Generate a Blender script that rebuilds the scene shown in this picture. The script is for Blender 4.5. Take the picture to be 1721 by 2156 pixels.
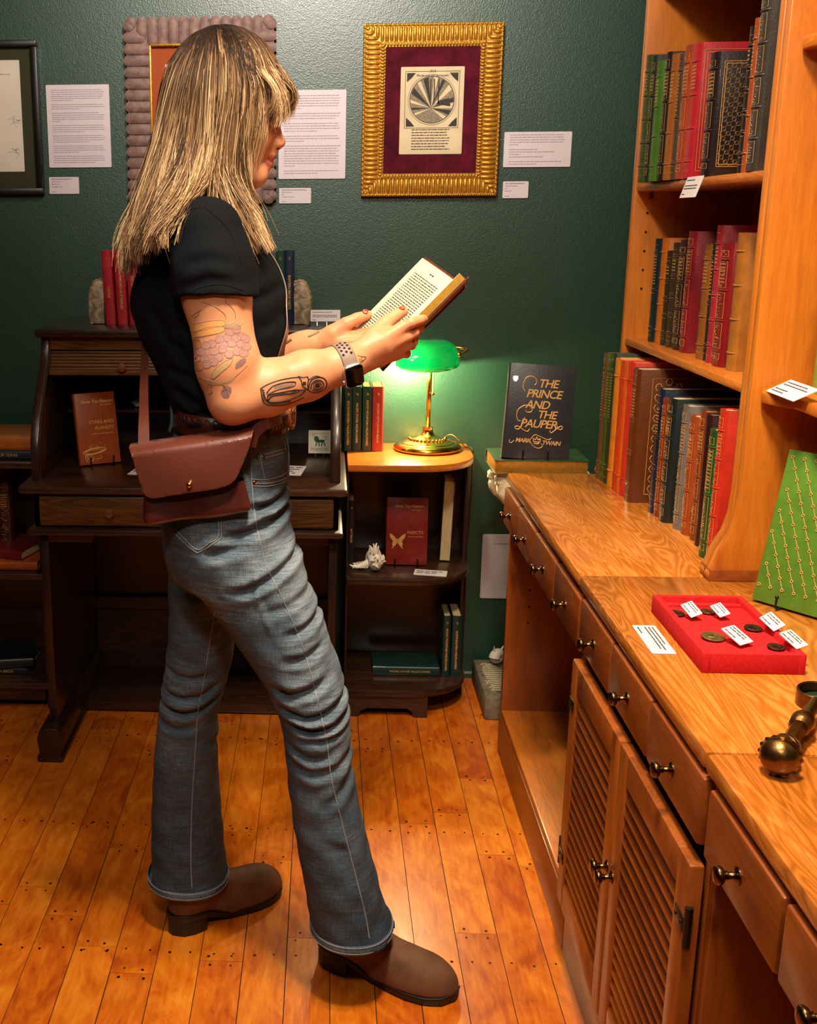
import bpy, bmesh, math, random
import numpy as np
from mathutils import Vector, Matrix, Quaternion
from mathutils.bvhtree import BVHTree
for o in list(bpy.data.objects): bpy.data.objects.remove(o, do_unlink=True)
SC = bpy.context.scene
COL = SC.collection
PI = math.pi
random.seed(7)

# ------------------------------------------------------------------ camera
FPX, CXP, CYP, PITCH, YAW, ROLL, EYE = 2400.0, 532.9, 1078.0, 0.251647, 0.0632565, 0.004685, 1.42
def cam_axes():
    cp, sp, cy, sy, cr, sr = math.cos(PITCH), math.sin(PITCH), math.cos(YAW), math.sin(YAW), math.cos(ROLL), math.sin(ROLL)
    fw = Vector((-sy*cp, cy*cp, -sp)); rt = Vector((cy, sy, 0)); dn = fw.cross(rt)
    return cr*rt + sr*dn, -sr*rt + cr*dn, fw
RT, DN, FW = cam_axes()
cam = bpy.data.objects.new('camera', bpy.data.cameras.new('camera'))
COL.objects.link(cam)
cam.matrix_world = Matrix(((RT.x, -DN.x, -FW.x, 0), (RT.y, -DN.y, -FW.y, 0), (RT.z, -DN.z, -FW.z, EYE), (0, 0, 0, 1)))
cam.data.sensor_fit = 'HORIZONTAL'; cam.data.sensor_width = 36
cam.data.lens = FPX/1721*36
cam.data.shift_x = (860.5-CXP)/1721
cam.data.clip_start = 0.05; cam.data.clip_end = 50
SC.camera = cam
def at(px, py, X=None, Y=None, Z=None):
    """the point of the place seen at that pixel of the photograph on the plane X, Y or Z"""
    d = RT*((px-CXP)/FPX) + DN*((py-CYP)/FPX) + FW
    t = X/d.x if X is not None else Y/d.y if Y is not None else (Z-EYE)/d.z
    return Vector((0, 0, EYE)) + d*t

# ------------------------------------------------------------------ light and exposure
SC.view_settings.view_transform = 'Standard'; SC.view_settings.look = 'None'
SC.view_settings.exposure = 0.25; SC.view_settings.gamma = 1.0; SC.view_settings.use_curve_mapping = False
w = bpy.data.worlds.new('world'); SC.world = w; w.use_nodes = True
w.node_tree.nodes['Background'].inputs[0].default_value = (1.0, .86, .7, 1)
w.node_tree.nodes['Background'].inputs[1].default_value = 0.05
def light(name, kind, loc, energy, color, size=.1, target=None, spot=None, blend=.6, spread=None):
    l = bpy.data.lights.new(name, kind); l.energy = energy; l.color = color
    if kind == 'AREA':
        l.shape = 'DISK'; l.size = size
        if spread: l.spread = spread
    else: l.shadow_soft_size = size
    if kind == 'SPOT': l.spot_size = spot; l.spot_blend = blend
    o = bpy.data.objects.new(name, l); COL.objects.link(o); o.location = loc
    if target is not None:
        o.rotation_euler = (Vector(target)-Vector(loc)).to_track_quat('-Z', 'Y').to_euler()
    return o
WARM = (1.0, .80, .58)
light('ceiling_spot_wall', 'SPOT', (-.06, 1.80, 2.62), 150, (1.0, .87, .79), .09, (-.05, 3.4, 2.35), 1.5, 1.0)
light('ceiling_spot_aisle', 'SPOT', (.20, 1.05, 2.66), 150, (1.0, .84, .62), .10, (.20, 1.75, .3), 1.45, 1.0)
light('ceiling_spot_counter', 'SPOT', (.30, 1.30, 2.66), 85, (1.0, .80, .55), .08, (.62, 1.75, .7), 1.6, .9)
light('ceiling_spot_bookcase', 'SPOT', (-.05, 2.1, 2.66), 48, (1.0, .84, .62), .08, (.8, 2.5, 1.3), 1.6, .8)
light('fill_spot_behind', 'SPOT', (-.10, -.35, 2.66), 75, (1.0, .84, .66), .12, (0, 2.3, .9), 1.5, .9)  # frontal fill added behind the camera to brighten the desk interior
light('ceiling_bounce_fill', 'AREA', (-.4, .9, 2.66), 13, (1.0, .87, .74), 1.6, (-.2, 1.2, 0))  # added soft fill, stands in for light bounced off the ceiling

# ------------------------------------------------------------------ mesh helpers
def tag(o, label=None, cat=None, group=None, kind=None):
    if label: o['label'] = label
    if cat: o['category'] = cat
    if group: o['group'] = group
    if kind: o['kind'] = kind
    return o
WM = {}
def thing(name, label, cat, loc=(0, 0, 0), rot=None, group=None, mat=None):
    o = bpy.data.objects.new(name, None); COL.objects.link(o); o.empty_display_size = .05
    m = mat if mat is not None else Matrix.Translation(Vector(loc)) @ (rot.to_matrix().to_4x4() if rot is not None and hasattr(rot, 'to_matrix') else Matrix.Rotation(rot or 0, 4, 'Z'))
    o.matrix_world = m; WM[o.name] = m.copy()
    return tag(o, label, cat, group)
def link(name, me, parent=None, mats=(), smooth=False, autosm=None):
    o = bpy.data.objects.new(name, me); COL.objects.link(o)
    for m in mats: me.materials.append(m)
    if smooth or autosm:
        me.polygons.foreach_set('use_smooth', [True]*len(me.polygons))
        if autosm: me.set_sharp_from_angle(angle=math.radians(autosm))
    if parent: o.parent = parent
    return o
def world_of(o):
    m = Matrix.Identity(4)
    while o is not None:
        m = (WM[o.name] if o.name in WM else Matrix.Identity(4)) @ m
        o = o.parent
    return m
class MB:
    """collects shapes; build() links them as one mesh"""
    def __init__(s): s.v = []; s.f = []; s.m = []; s.mi = 0; s.T = None
    def add(s, vs, fs):
        n = len(s.v)
        for v in vs:
            v = Vector(v); s.v.append(s.T @ v if s.T is not None else v)
        for f in fs: s.f.append(tuple(i+n for i in f)); s.m.append(s.mi)
        return s
    def mat(s, i): s.mi = i; return s
    def box(s, x0, x1, y0, y1, z0, z1, b=0):
        if b <= 0:
            vs = [(x, y, z) for x in (x0, x1) for y in (y0, y1) for z in (z0, z1)]
            return s.add(vs, [(0, 1, 3, 2), (4, 6, 7, 5), (0, 4, 5, 1), (2, 3, 7, 6), (0, 2, 6, 4), (1, 5, 7, 3)])
        bm = bmesh.new()
        bmesh.ops.create_cube(bm, size=1)
        for v in bm.verts: v.co = Vector(((x0+x1)/2+v.co.x*(x1-x0), (y0+y1)/2+v.co.y*(y1-y0), (z0+z1)/2+v.co.z*(z1-z0)))
        b = min(b, .49*min(abs(x1-x0), abs(y1-y0), abs(z1-z0)))
        bmesh.ops.bevel(bm, geom=bm.edges[:], offset=b, segments=2, profile=.5, affect='EDGES')
        return s.bm(bm)
    def bm(s, bm):
        bm.verts.ensure_lookup_table()
        s.add([v.co.copy() for v in bm.verts], [[v.index for v in f.verts] for f in bm.faces]); bm.free(); return s
    def prism(s, pts, h, axis='z', c=0.0, bevel=0):
        """closed 2D outline pts extruded from c to c+h along axis (pts are the two other coordinates in xyz order)"""
        bm = bmesh.new()
        def P(a, b, t): return {'z': (a, b, t), 'y': (a, t, b), 'x': (t, a, b)}[axis]
        vs = [bm.verts.new(P(a, b, c)) for a, b in pts]
        f = bm.faces.new(vs)
        r = bmesh.ops.extrude_face_region(bm, geom=[f])
        d = Vector(P(0, 0, h))
        for g in r['geom']:
            if isinstance(g, bmesh.types.BMVert): g.co += d
        bmesh.ops.recalc_face_normals(bm, faces=bm.faces[:])
        if bevel:
            es = [e for e in bm.edges if e.calc_face_angle(0) > .5]
            bmesh.ops.bevel(bm, geom=es, offset=bevel, segments=2, profile=.5, affect='EDGES')
        bmesh.ops.triangulate(bm, faces=[f for f in bm.faces if len(f.verts) > 4])
        bm.verts.index_update()
        return s.bm(bm)
    def tube(s, pts, r, n=8, cap=True, flat=None, closed=False):
        """r: number or list per point; flat: (direction, factor) squashes the section"""
        pts = [Vector(p) for p in pts]; k = len(pts)
        rs = r if isinstance(r, (list, tuple)) else [r]*k
        rings = []; up = None
        for i, p in enumerate(pts):
            a = pts[(i-1) % k] if closed else pts[max(i-1, 0)]; b = pts[(i+1) % k] if closed else pts[min(i+1, k-1)]
            t = (b-a)
            if t.length < 1e-9: t = Vector((0, 0, 1))
            t.normalize()
            if up is None:
                up = Vector((0, 0, 1)) if abs(t.z) < .9 else Vector((1, 0, 0))
            sd = t.cross(up)
            if sd.length < 1e-6: sd = t.orthogonal()
            sd.normalize(); up = sd.cross(t).normalized()
            ring = []
            for j in range(n):
                a_ = 2*PI*j/n; o = sd*math.cos(a_)*rs[i] + up*math.sin(a_)*rs[i]
                if flat: o -= flat[0]*o.dot(flat[0])*(1-flat[1])
                ring.append(p+o)
            rings.append(ring)
        vs = [v for r_ in rings for v in r_]; fs = []
        for i in range(k if closed else k-1):
            i2 = (i+1) % k
            for j in range(n):
                fs.append((i*n+j, i*n+(j+1) % n, i2*n+(j+1) % n, i2*n+j))
        if cap and not closed: fs.append(tuple(range(n))[::-1]); fs.append(tuple((k-1)*n+j for j in range(n)))
        return s.add(vs, fs)
    def loft(s, rings, cap=True):
        n = len(rings[0]); vs = [v for r in rings for v in r]; fs = []
        for i in range(len(rings)-1):
            for j in range(n): fs.append((i*n+j, i*n+(j+1) % n, (i+1)*n+(j+1) % n, (i+1)*n+j))
        if cap: fs.append(tuple(range(n))[::-1]); fs.append(tuple((len(rings)-1)*n+j for j in range(n)))
        return s.add(vs, fs)
    def lathe(s, prof, c=(0, 0, 0), axis=(0, 0, 1), n=24):
        """prof: list of (radius, height) along axis"""
        q = Vector(axis).normalized().to_track_quat('Z', 'Y'); c = Vector(c)
        rings = [[c + q @ Vector((max(r, 1e-5)*math.cos(2*PI*j/n), max(r, 1e-5)*math.sin(2*PI*j/n), h)) for j in range(n)] for r, h in prof]
        return s.loft(rings)
    def ball(s, c, r, n=12, sc=(1, 1, 1)):
        pr = [(math.sin(PI*i/n), -math.cos(PI*i/n)) for i in range(n+1)]
        rings = [[Vector(c)+Vector((max(a, 1e-4)*r*sc[0]*math.cos(2*PI*j/(2*n)), max(a, 1e-4)*r*sc[1]*math.sin(2*PI*j/(2*n)), h*r*sc[2])) for j in range(2*n)] for a, h in pr]
        return s.loft(rings)
    def build(s, name, mats, parent=None, local=False, sm=None, smooth=False):
        me = bpy.data.meshes.new(name)
        vs = s.v
        if parent is not None and not local:
            inv = world_of(parent).inverted(); vs = [inv @ v for v in vs]
        me.from_pydata([tuple(v) for v in vs], [], s.f)
        if not isinstance(mats, (list, tuple)): mats = [mats]
        o = link(name, me, parent, mats, smooth, sm)
        me.polygons.foreach_set('material_index', s.m); me.update()
        return o
def rounded(x0, x1, y0, y1, r, n=5):
    pts = []
    for cx, cy, a0 in ((x1-r, y1-r, 0), (x0+r, y1-r, 90), (x0+r, y0+r, 180), (x1-r, y0+r, 270)):
        for i in range(n+1):
            a = math.radians(a0+90*i/n); pts.append((cx+r*math.cos(a), cy+r*math.sin(a)))
    return pts
def catmull(pts, m=6):
    P = [Vector(p) for p in pts]; out = []
    for i in range(len(P)-1):
        a, b, c, d = P[max(i-1, 0)], P[i], P[i+1], P[min(i+2, len(P)-1)]
        for k in range(m):
            t = k/m
            out.append(.5*((2*b)+(c-a)*t+(2*a-5*b+4*c-d)*t*t+(3*b-a-3*c+d)*t**3))
    out.append(P[-1]); return out
_fontcache = {}
def text_mesh(txt, size, shear=0, depth=.0002, spacing=1.0, bold=0.0):
    """flat lettering in the local XY plane, centred; returns (verts, faces)"""
    k = (txt, size, shear, spacing, bold)
    if k in _fontcache: return _fontcache[k]
    cu = bpy.data.curves.new('t', 'FONT'); cu.body = txt; cu.size = size; cu.shear = shear
    cu.align_x = 'CENTER'; cu.align_y = 'CENTER'; cu.extrude = depth; cu.resolution_u = 3; cu.space_character = spacing; cu.offset = bold
    o = bpy.data.objects.new('t', cu); COL.objects.link(o)
    dg = bpy.context.evaluated_depsgraph_get(); dg.update()
    me = o.evaluated_get(dg).to_mesh()
    r = ([v.co.copy() for v in me.vertices], [tuple(p.vertices) for p in me.polygons])
    o.evaluated_get(dg).to_mesh_clear()
    bpy.data.objects.remove(o); bpy.data.curves.remove(cu)
    _fontcache[k] = r
    return r
def put_text(mb, txt, size, M, **k):
    v, f = text_mesh(txt, size, **k); T = mb.T; mb.T = (T @ M) if T is not None else M
    mb.add(v, f); mb.T = T
def frame_mat(o, x, y):
    """matrix whose local X runs along x, local Y along y, origin o"""
    x = Vector(x).normalized(); y = Vector(y).normalized(); z = x.cross(y)
    return Matrix(((x.x, y.x, z.x, o[0]), (x.y, y.y, z.y, o[1]), (x.z, y.z, z.z, o[2]), (0, 0, 0, 1)))

# ------------------------------------------------------------------ materials
def srgb(h):
    if isinstance(h, str): h = tuple(int(h[i:i+2], 16) for i in (0, 2, 4))
    return tuple((c/255/12.92 if c/255 <= .04045 else ((c/255+.055)/1.055)**2.4) for c in h) + (1,)
class NT:
    def __init__(s, name):
        s.m = bpy.data.materials.new(name); s.m.use_nodes = True; s.t = s.m.node_tree; s.N = s.t.nodes; s.L = s.t.links
        s.b = s.N['Principled BSDF']
    def n(s, kind, **kw):
        nd = s.N.new(kind)
        for k, v in kw.items():
            if k.startswith('i_'):
                key = k[2:]; key = int(key) if key.isdigit() else key.replace('_', ' ')
                if isinstance(v, bpy.types.NodeSocket): s.L.new(v, nd.inputs[key])
                else: nd.inputs[key].default_value = v
            else: setattr(nd, k, v)
        return nd
    def math(s, op, a, b=None, c=None):
        nd = s.N.new('ShaderNodeMath'); nd.operation = op
        for i, v in enumerate((a, b, c)):
            if v is None: continue
            if isinstance(v, bpy.types.NodeSocket): s.L.new(v, nd.inputs[i])
            else: nd.inputs[i].default_value = v
        return nd.outputs[0]
    def ramp(s, fac, stops):
        nd = s.N.new('ShaderNodeValToRGB'); cr = nd.color_ramp
        while len(cr.elements) < len(stops): cr.elements.new(.5)
        for e, (p, c) in zip(cr.elements, stops): e.position = p; e.color = c if len(c) == 4 else tuple(c)+(1,)
        s.L.new(fac, nd.inputs[0]); return nd.outputs[0]
    def mix(s, fac, a, b, mode='MIX'):
        nd = s.N.new('ShaderNodeMix'); nd.data_type = 'RGBA'; nd.blend_type = mode
        for k, v in ((0, fac), (6, a), (7, b)):
            if isinstance(v, bpy.types.NodeSocket): s.L.new(v, nd.inputs[k])
            else: nd.inputs[k].default_value = v
        return nd.outputs[2]
    def coord(s, kind='Object', scale=(1, 1, 1), rot=(0, 0, 0), rnd=True):
        tc = s.n('ShaderNodeTexCoord'); mp = s.n('ShaderNodeMapping'); mp.inputs['Scale'].default_value = scale; mp.inputs['Rotation'].default_value = rot
        src = tc.outputs[kind]
        if rnd:
            oi = s.n('ShaderNodeObjectInfo'); va = s.n('ShaderNodeVectorMath', operation='ADD')
            mu = s.math('MULTIPLY', oi.outputs['Random'], 7.3)
            s.L.new(src, va.inputs[0]); s.L.new(mu, va.inputs[1]); src = va.outputs[0]
        s.L.new(src, mp.inputs[0]); return mp.outputs[0]
    def noise(s, vec, scale, detail=4, rough=.55, dist=0):
        nd = s.n('ShaderNodeTexNoise'); s.L.new(vec, nd.inputs['Vector'])
        nd.inputs['Scale'].default_value = scale; nd.inputs['Detail'].default_value = detail; nd.inputs['Roughness'].default_value = rough; nd.inputs['Distortion'].default_value = dist
        return nd.outputs[0]
    def bump(s, h, strength=.2, dist=.01):
        nd = s.n('ShaderNodeBump'); nd.inputs['Strength'].default_value = strength; nd.inputs['Distance'].default_value = dist
        s.L.new(h, nd.inputs['Height']); s.L.new(nd.outputs[0], s.b.inputs['Normal']); return nd
    def set(s, **k):
        for a, v in k.items():
            key = {'col': 'Base Color', 'rough': 'Roughness', 'metal': 'Metallic', 'coat': 'Coat Weight', 'coatr': 'Coat Roughness', 'spec': 'Specular IOR Level', 'sheen': 'Sheen Weight',
                   'sss': 'Subsurface Weight', 'trans': 'Transmission Weight', 'ior': 'IOR', 'emit': 'Emission Color', 'emits': 'Emission Strength', 'alpha': 'Alpha'}[a]
            if isinstance(v, bpy.types.NodeSocket): s.L.new(v, s.b.inputs[key])
            else: s.b.inputs[key].default_value = v
        return s
def plain(name, col, rough=.5, metal=0, var=.12, scale=30, bump=0, coat=0, bscale=None, spec=.5, **kw):
    s = NT(name); c = srgb(col); v = s.coord()
    nz = s.noise(v, scale, 5)
    s.set(col=s.ramp(nz, [(.25, tuple(x*(1-var) for x in c[:3])), (.75, tuple(min(1, x*(1+var)) for x in c[:3]))]), rough=rough, metal=metal, coat=coat, spec=spec, **kw)
    if bump: s.bump(s.noise(v, bscale or scale*3, 4), bump, .002)
    return s.m
def wood(name, c1, c2, c3, axis='z', rough=.4, coat=.25, scale=1.0, contrast=1.0, bump=.06, figure=1.0):
    """stained wood: grain stretched along axis, with swirling figure"""
    s = NT(name)
    st = {'x': (.12, 1, 1), 'y': (1, .12, 1), 'z': (1, 1, .12)}[axis]
    v = s.coord(scale=tuple(a*scale for a in st))
    big = s.noise(v, 5, 3, .6, 1.2*figure)
    fine = s.noise(v, 60, 5, .7, .3)
    wv = s.n('ShaderNodeTexNoise'); s.L.new(v, wv.inputs['Vector']); wv.inputs['Scale'].default_value = 9; wv.inputs['Detail'].default_value = 2; wv.inputs['Distortion'].default_value = 2.0*figure
    rings = s.math('FRACT', s.math('MULTIPLY', wv.outputs[0], 14))
    rings = s.math('ABSOLUTE', s.math('SUBTRACT', rings, .5))
    f = s.math('ADD', s.math('MULTIPLY', big, .5), s.math('MULTIPLY', fine, .28))
    f = s.math('ADD', f, s.math('MULTIPLY', rings, .26*contrast))
    s.set(col=s.ramp(f, [(.32, srgb(c1)), (.5, srgb(c2)), (.68, srgb(c3))]), rough=rough, coat=coat, coatr=.18, spec=.4)
    if bump: s.bump(fine, bump, .002)
    return s.m
M = {}
M['maple_z'] = wood('honey_maple_upright', 'a85a14', 'c8741e', 'd88a2e', 'z', .38, .3, 1.5, .5)
M['maple_y'] = wood('honey_maple_long', 'a05616', 'bf6c20', 'd0822e', 'y', .36, .35)
M['counter'] = wood('counter_laminate_maple', '94500f', 'bc6c24', 'd68c40', 'y', .24, .5, .8, 1.6, .03, 1.6)
M['face_y'] = wood('cabinet_face_maple', '70340e', '8c4614', '9c541a', 'y', .42, .3, 1, .7)
M['face_z'] = wood('cabinet_face_maple_upright', '783a0e', '964c14', 'a65a1a', 'z', .42, .3, 1, .7)
M['dark_x'] = wood('dark_walnut_wide', '20120c', '3a2216', '563422', 'x', .34, .4)
M['dark_y'] = wood('dark_walnut_deep', '1c100b', '301c13', '46291b', 'y', .36, .35)
M['dark_z'] = wood('dark_walnut_upright', '1c100b', '301c13', '46291b', 'z', .36, .35)
M['drawer_dark'] = wood('walnut_drawer_face', '2c1a0e', '573719', '7a4e24', 'x', .36, .4, 1, 1.2)
M['tambour'] = wood('walnut_tambour', '3c2413', '6b4421', '8a5a2e', 'x', .34, .4)
M['pine_x'] = wood('pine_top', '9a4c14', 'b9651c', 'd08230', 'x', .3, .4)
M['brass'] = plain('polished_brass', 'd8a545', .18, 1, .05)
M['brass_dark'] = plain('aged_brass', '7a5a34', .33, 1, .3, 60, .15)
M['knob_brass'] = plain('antique_knob_brass', '6b5236', .25, 1, .25, 80)
M['black_metal'] = plain('black_painted_metal', '0c0b0b', .35)
M['steel'] = plain('brushed_steel', 'c8c8cc', .22, 1, .05)
M['white_card'] = plain('white_card', 'd9d1d4', .6, 0, .03)
M['ink'] = plain('grey_print', '9c9296', .7, 0, .1)
M['ink_dark'] = plain('black_print', '3c3638', .7)
M['paper'] = plain('cream_paper', 'e6dcc8', .8, 0, .06, 12)
M['paper_old'] = plain('aged_page', 'd9c8a0', .8, 0, .12, 18)
M['gold'] = plain('gold_foil', 'e6b468', .42, .35, .12, 150)
M['gold_pages'] = plain('gilt_page_edge', 'c8963c', .38, .75, .2, 120)
def pages_mat(name, c1, c2):
    s = NT(name); v = s.coord(scale=(1, .02, .02)); nz = s.noise(v, 1400, 2)
    s.set(col=s.ramp(nz, [(.35, srgb(c1)), (.65, srgb(c2))]), rough=.75); return s.m
M['pages'] = pages_mat('book_pages', 'b79a6c', 'e8d6aa')
_lc = {}
def leather(col, rough=.38):
    if col not in _lc:
        _lc[col] = plain('leather_'+col, col, rough, 0, .18, 45, .25, .25, 260)
    return _lc[col]
# ------------------------------------------------------------------ the room
WALL_Y = 3.43
s = NT('green_wall_paint'); v = s.coord(rnd=False)
n1 = s.noise(v, 3, 3); n2 = s.noise(v, 260, 3, .5); n3 = s.noise(v, 90, 3, .5)
s.set(col=s.ramp(n1, [(.3, srgb('163c2d')), (.7, srgb('1a4533'))]), rough=.38, spec=1.0)
s.bump(s.math('ADD', n2, s.math('MULTIPLY', n3, .5)), .42, .0018)
M['wall'] = s.m
M['ceiling'] = plain('cream_ceiling', 'd8cfc0', .8)
def struct(name, mb, m, sm=None):
    o = mb.build(name, m, None, sm=sm); o['kind'] = 'structure'; return o
struct('wall_back', MB().box(-2.2, 1.06, WALL_Y, WALL_Y+.1, -.05, 2.72), M['wall'])
struct('wall_right', MB().box(1.06, 1.16, -1.6, WALL_Y+.1, -.05, 2.72), M['wall'])
struct('wall_left', MB().box(-2.3, -2.2, -1.6, WALL_Y+.1, -.05, 2.72), M['wall'])
struct('wall_front', MB().box(-2.3, 1.16, -1.7, -1.6, -.05, 2.72), M['wall'])
struct('ceiling', MB().box(-2.3, 1.16, -1.7, WALL_Y+.1, 2.72, 2.78), M['ceiling'])
struct('baseboard_back', MB().prism([(WALL_Y-.012, 0), (WALL_Y, 0), (WALL_Y, .022), (WALL_Y-.006, .022), (WALL_Y-.012, .016)], .9, 'x', .12), M['wall'])
# floor: individual boards inside one mesh, each with its own tone, gaps between them, and nail heads
def floor_material():
    s = NT('fir_floor_boards')
    at_ = s.n('ShaderNodeAttribute', attribute_name='tone'); tone = at_.outputs['Fac']
    tc = s.n('ShaderNodeTexCoord'); cmb = s.n('ShaderNodeCombineXYZ')
    s.L.new(s.math('MULTIPLY', tone, 31.7), cmb.inputs[0]); s.L.new(s.math('MULTIPLY', tone, 17.3), cmb.inputs[1])
    va = s.n('ShaderNodeVectorMath', operation='ADD'); s.L.new(tc.outputs['Object'], va.inputs[0]); s.L.new(cmb.outputs[0], va.inputs[1])
    mp = s.n('ShaderNodeMapping'); mp.inputs['Scale'].default_value = (1, .16, 1); s.L.new(va.outputs[0], mp.inputs[0]); v = mp.outputs[0]
    mp2 = s.n('ShaderNodeMapping'); mp2.inputs['Scale'].default_value = (1, .5, 1); s.L.new(va.outputs[0], mp2.inputs[0]); v2 = mp2.outputs[0]
    grain = s.noise(v, 85, 4, .65, .4); fig = s.noise(v2, 9, 4, .6, 2.2); speck = s.noise(v2, 90, 3, .6); knots = s.noise(v2, 5.5, 2, .5, .6)
    f = s.math('ADD', s.math('MULTIPLY', grain, .35), s.math('MULTIPLY', fig, .55))
    f = s.math('ADD', f, s.math('MULTIPLY', s.math('SUBTRACT', tone, .5), .13))
    c = s.ramp(f, [(.3, srgb('a8460c')), (.43, srgb('c8640f')), (.56, srgb('dc7e1c')), (.70, srgb('e89a34'))])
    dk = s.ramp(knots, [(.70, (0, 0, 0, 1)), (.78, (1, 1, 1, 1))])
    c = s.mix(s.math('MULTIPLY', dk, .75), c, srgb('3a1806'))
    sp = s.ramp(speck, [(.70, (0, 0, 0, 1)), (.76, (1, 1, 1, 1))])
    c = s.mix(s.math('MULTIPLY', sp, .7), c, srgb('5a2408'))
    s.set(col=c, rough=s.ramp(grain, [(.2, (.24,)*3), (.8, (.4,)*3)]), coat=.2, coatr=.28, spec=.4)
    s.bump(grain, .12, .002)
    return s.m
M['floor'] = floor_material(); M['floor_gap'] = plain('floor_gap_dark', '241006', .9); M['nail'] = plain('iron_nail_head', '2a1a12', .5, .6)
def build_floor():
    rnd = random.Random(3)
    mb = MB(); tones = []
    mb.mat(1).box(-2.3, 1.16, -1.7, WALL_Y+.05, -.05, -.0025); tones += [.5]*6; mb.mat(0)
    x = -2.2; W = .0855; joists = [2.955-.49*k for k in range(-1, 9)]
    nails = []
    while x < 1.1:
        y = -1.6 + rnd.random()*.5; y0 = -1.62
        cuts = []
        while y < WALL_Y:
            cuts.append(y); y += rnd.choice([.49, .98, .6, .8, .37])
        cuts.append(WALL_Y+.02)
        for c in cuts:
            a, b = y0+.0006, c-.0006
            g = .0006+.0005*rnd.random()
            if b > a:
                mb.box(x+g, x+W-g, a, b, -.012, rnd.random()*.0004)
                tones += [rnd.random()]*6
                for yy in (a+.012, b-.012):
                    if yy > .9: nails += [(x+W*.25+rnd.uniform(-.006, .006), yy+rnd.uniform(-.004, .004)), (x+W*.75+rnd.uniform(-.006, .006), yy+rnd.uniform(-.004, .004))]
            y0 = c
        for j in joists:
            if j > .9: nails += [(x+W*.25+rnd.uniform(-.007, .007), j+rnd.uniform(-.006, .006)), (x+W*.75+rnd.uniform(-.007, .007), j+rnd.uniform(-.006, .006))]
        x += W
    mb.mat(2)
    for nx, ny in nails:
        r = rnd.uniform(.0022, .0036)
        mb.add([(nx+r*math.cos(2*PI*k/7), ny+r*rnd.uniform(.8, 1.2)*math.sin(2*PI*k/7), .0009) for k in range(7)], [tuple(range(7))]); tones.append(.5)
    o = mb.build('floor', [M['floor'], M['floor_gap'], M['nail']]); o['kind'] = 'structure'
    a = o.data.attributes.new('tone', 'FLOAT', 'FACE'); a.data.foreach_set('value', tones)
build_floor()

# ------------------------------------------------------------------ the cabinets along the right side
XF = .486                                  # front plane of the drawers
CT = .78                                   # counter top height
XB = 1.05                                  # back
def turned_knob(parent, y, z, x=XF, name='knob', s=1.0):
    mb = MB().lathe([(.0105*s, 0), (.0105*s, .002), (.0075*s, .003), (.0045*s, .007), (.0042*s, .012), (.006*s, .0135), (.0045*s, .015), (.0095*s, .018), (.0115*s, .021), (.0112*s, .0245), (.0085*s, .027), (.003*s, .0275), (0, .0275)],
                    (x, y, z), (-1, 0, 0), 20)
    return mb.build(name, M['knob_brass'], parent, sm=50)
def drawer_face(parent, y0, y1, z0, z1, ky, kz, knobmat=None):
    """raised drawer front with a rounded edge: a part, its knob a sub-part"""
    d = MB().box(XF-.014, XF+.006, y0, y1, z0, z1, .006).box(XF+.006, XF+.3, y0+.012, y1-.012, z0+.01, z1-.012).build('drawer', M['face_y'], parent, sm=40)
    turned_knob(d, ky, kz, XF-.0135)
    return d
def hole_row(parent, pts, axis, r=.0028):
    for p in pts: MB().lathe([(r, 0), (r, .0006), (0, .0006)], p, axis, 10).build('shelf_pin_hole', M['hole'], parent, sm=30)
def countertop(y0, y1, label):
    t = thing('countertop', label, 'countertop', (.475, y0, CT-.026))
    o = MB().box(.475, XB, y0+.001, y1-.001, CT-.026, CT, .007).build('counter_slab', M['counter'], t, sm=40)
    return t
countertop(2.047, 2.925, 'glossy honey-coloured wooden countertop at the far end, beside the green wall')
countertop(1.322, 2.047, 'glossy wooden countertop in the middle, under the red coin tray')
countertop(.45, 1.322, 'glossy wooden countertop at the near end, under the brass handle tip')
M['hole'] = plain('shelf_pin_hole', '120703', .9)
def cabinet_shell(name, label, y0, y1, toe_y1=None, far_extra=0):
    t = thing(name, label, 'cabinet', (XF, y0, 0))
    for ya, yb in ((y0, y0+.018), (y1-.018, y1)):
        MB().box(XF+.002, XB-.01, ya, yb, .125, CT-.027, .0015).build('side_panel', M['face_z'], t, sm=40)
    MB().box(XF+.012, XB-.02, y0+.018, y1-.018, .633, .645).box(XF+.010, XF+.03, y0+.018, y1-.018, .745, CT-.027).build('drawer_rail', M['face_y'], t)
    MB().box(XB-.03, XB-.012, y0+.018, y1-.018, .13, CT-.03).build('back_panel', M['face_z'], t)
    MB().box(XF+.003, XB-.012, y0, y1, .112, .1275, .004).build('bottom_board', M['maple_y'], t, sm=40)
    MB().box(XF, XF+.018, y0, y1, 0, .112, .002).build('toe_board', M['face_y'], t, sm=40)
    return t
cA = cabinet_shell('open_base_cabinet', 'orange wooden base cabinet at the far end with four small drawers over an open bay', 2.022, 2.91)
for (y0, y1, kp) in ((2.718, 2.925, (1078, 1089)), (2.486, 2.714, (1113, 1136)), (2.254, 2.482, (1150, 1193)), (2.022, 2.250, (1201, 1266))):
    p = at(*kp, X=.468)
    drawer_face(cA, y0, y1, .645, .742, (y0+y1)/2, .690)
hole_row(cA, [(XF+.06, 2.8915, z) for z in (.56, .515, .47, .425, .38)]+[(XF+.22, 2.8915, z) for z in (.56, .515, .47)], (0, -1, 0))
cB = cabinet_shell('louvered_cabinet', 'orange wooden cabinet with two slatted doors below three drawers', 1.30, 2.018)
for (y0, y1) in ((1.782, 2.008), (1.552, 1.778), (1.312, 1.548)):
    drawer_face(cB, y0, y1, .655, .748, (y0+y1)/2, .700)
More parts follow.
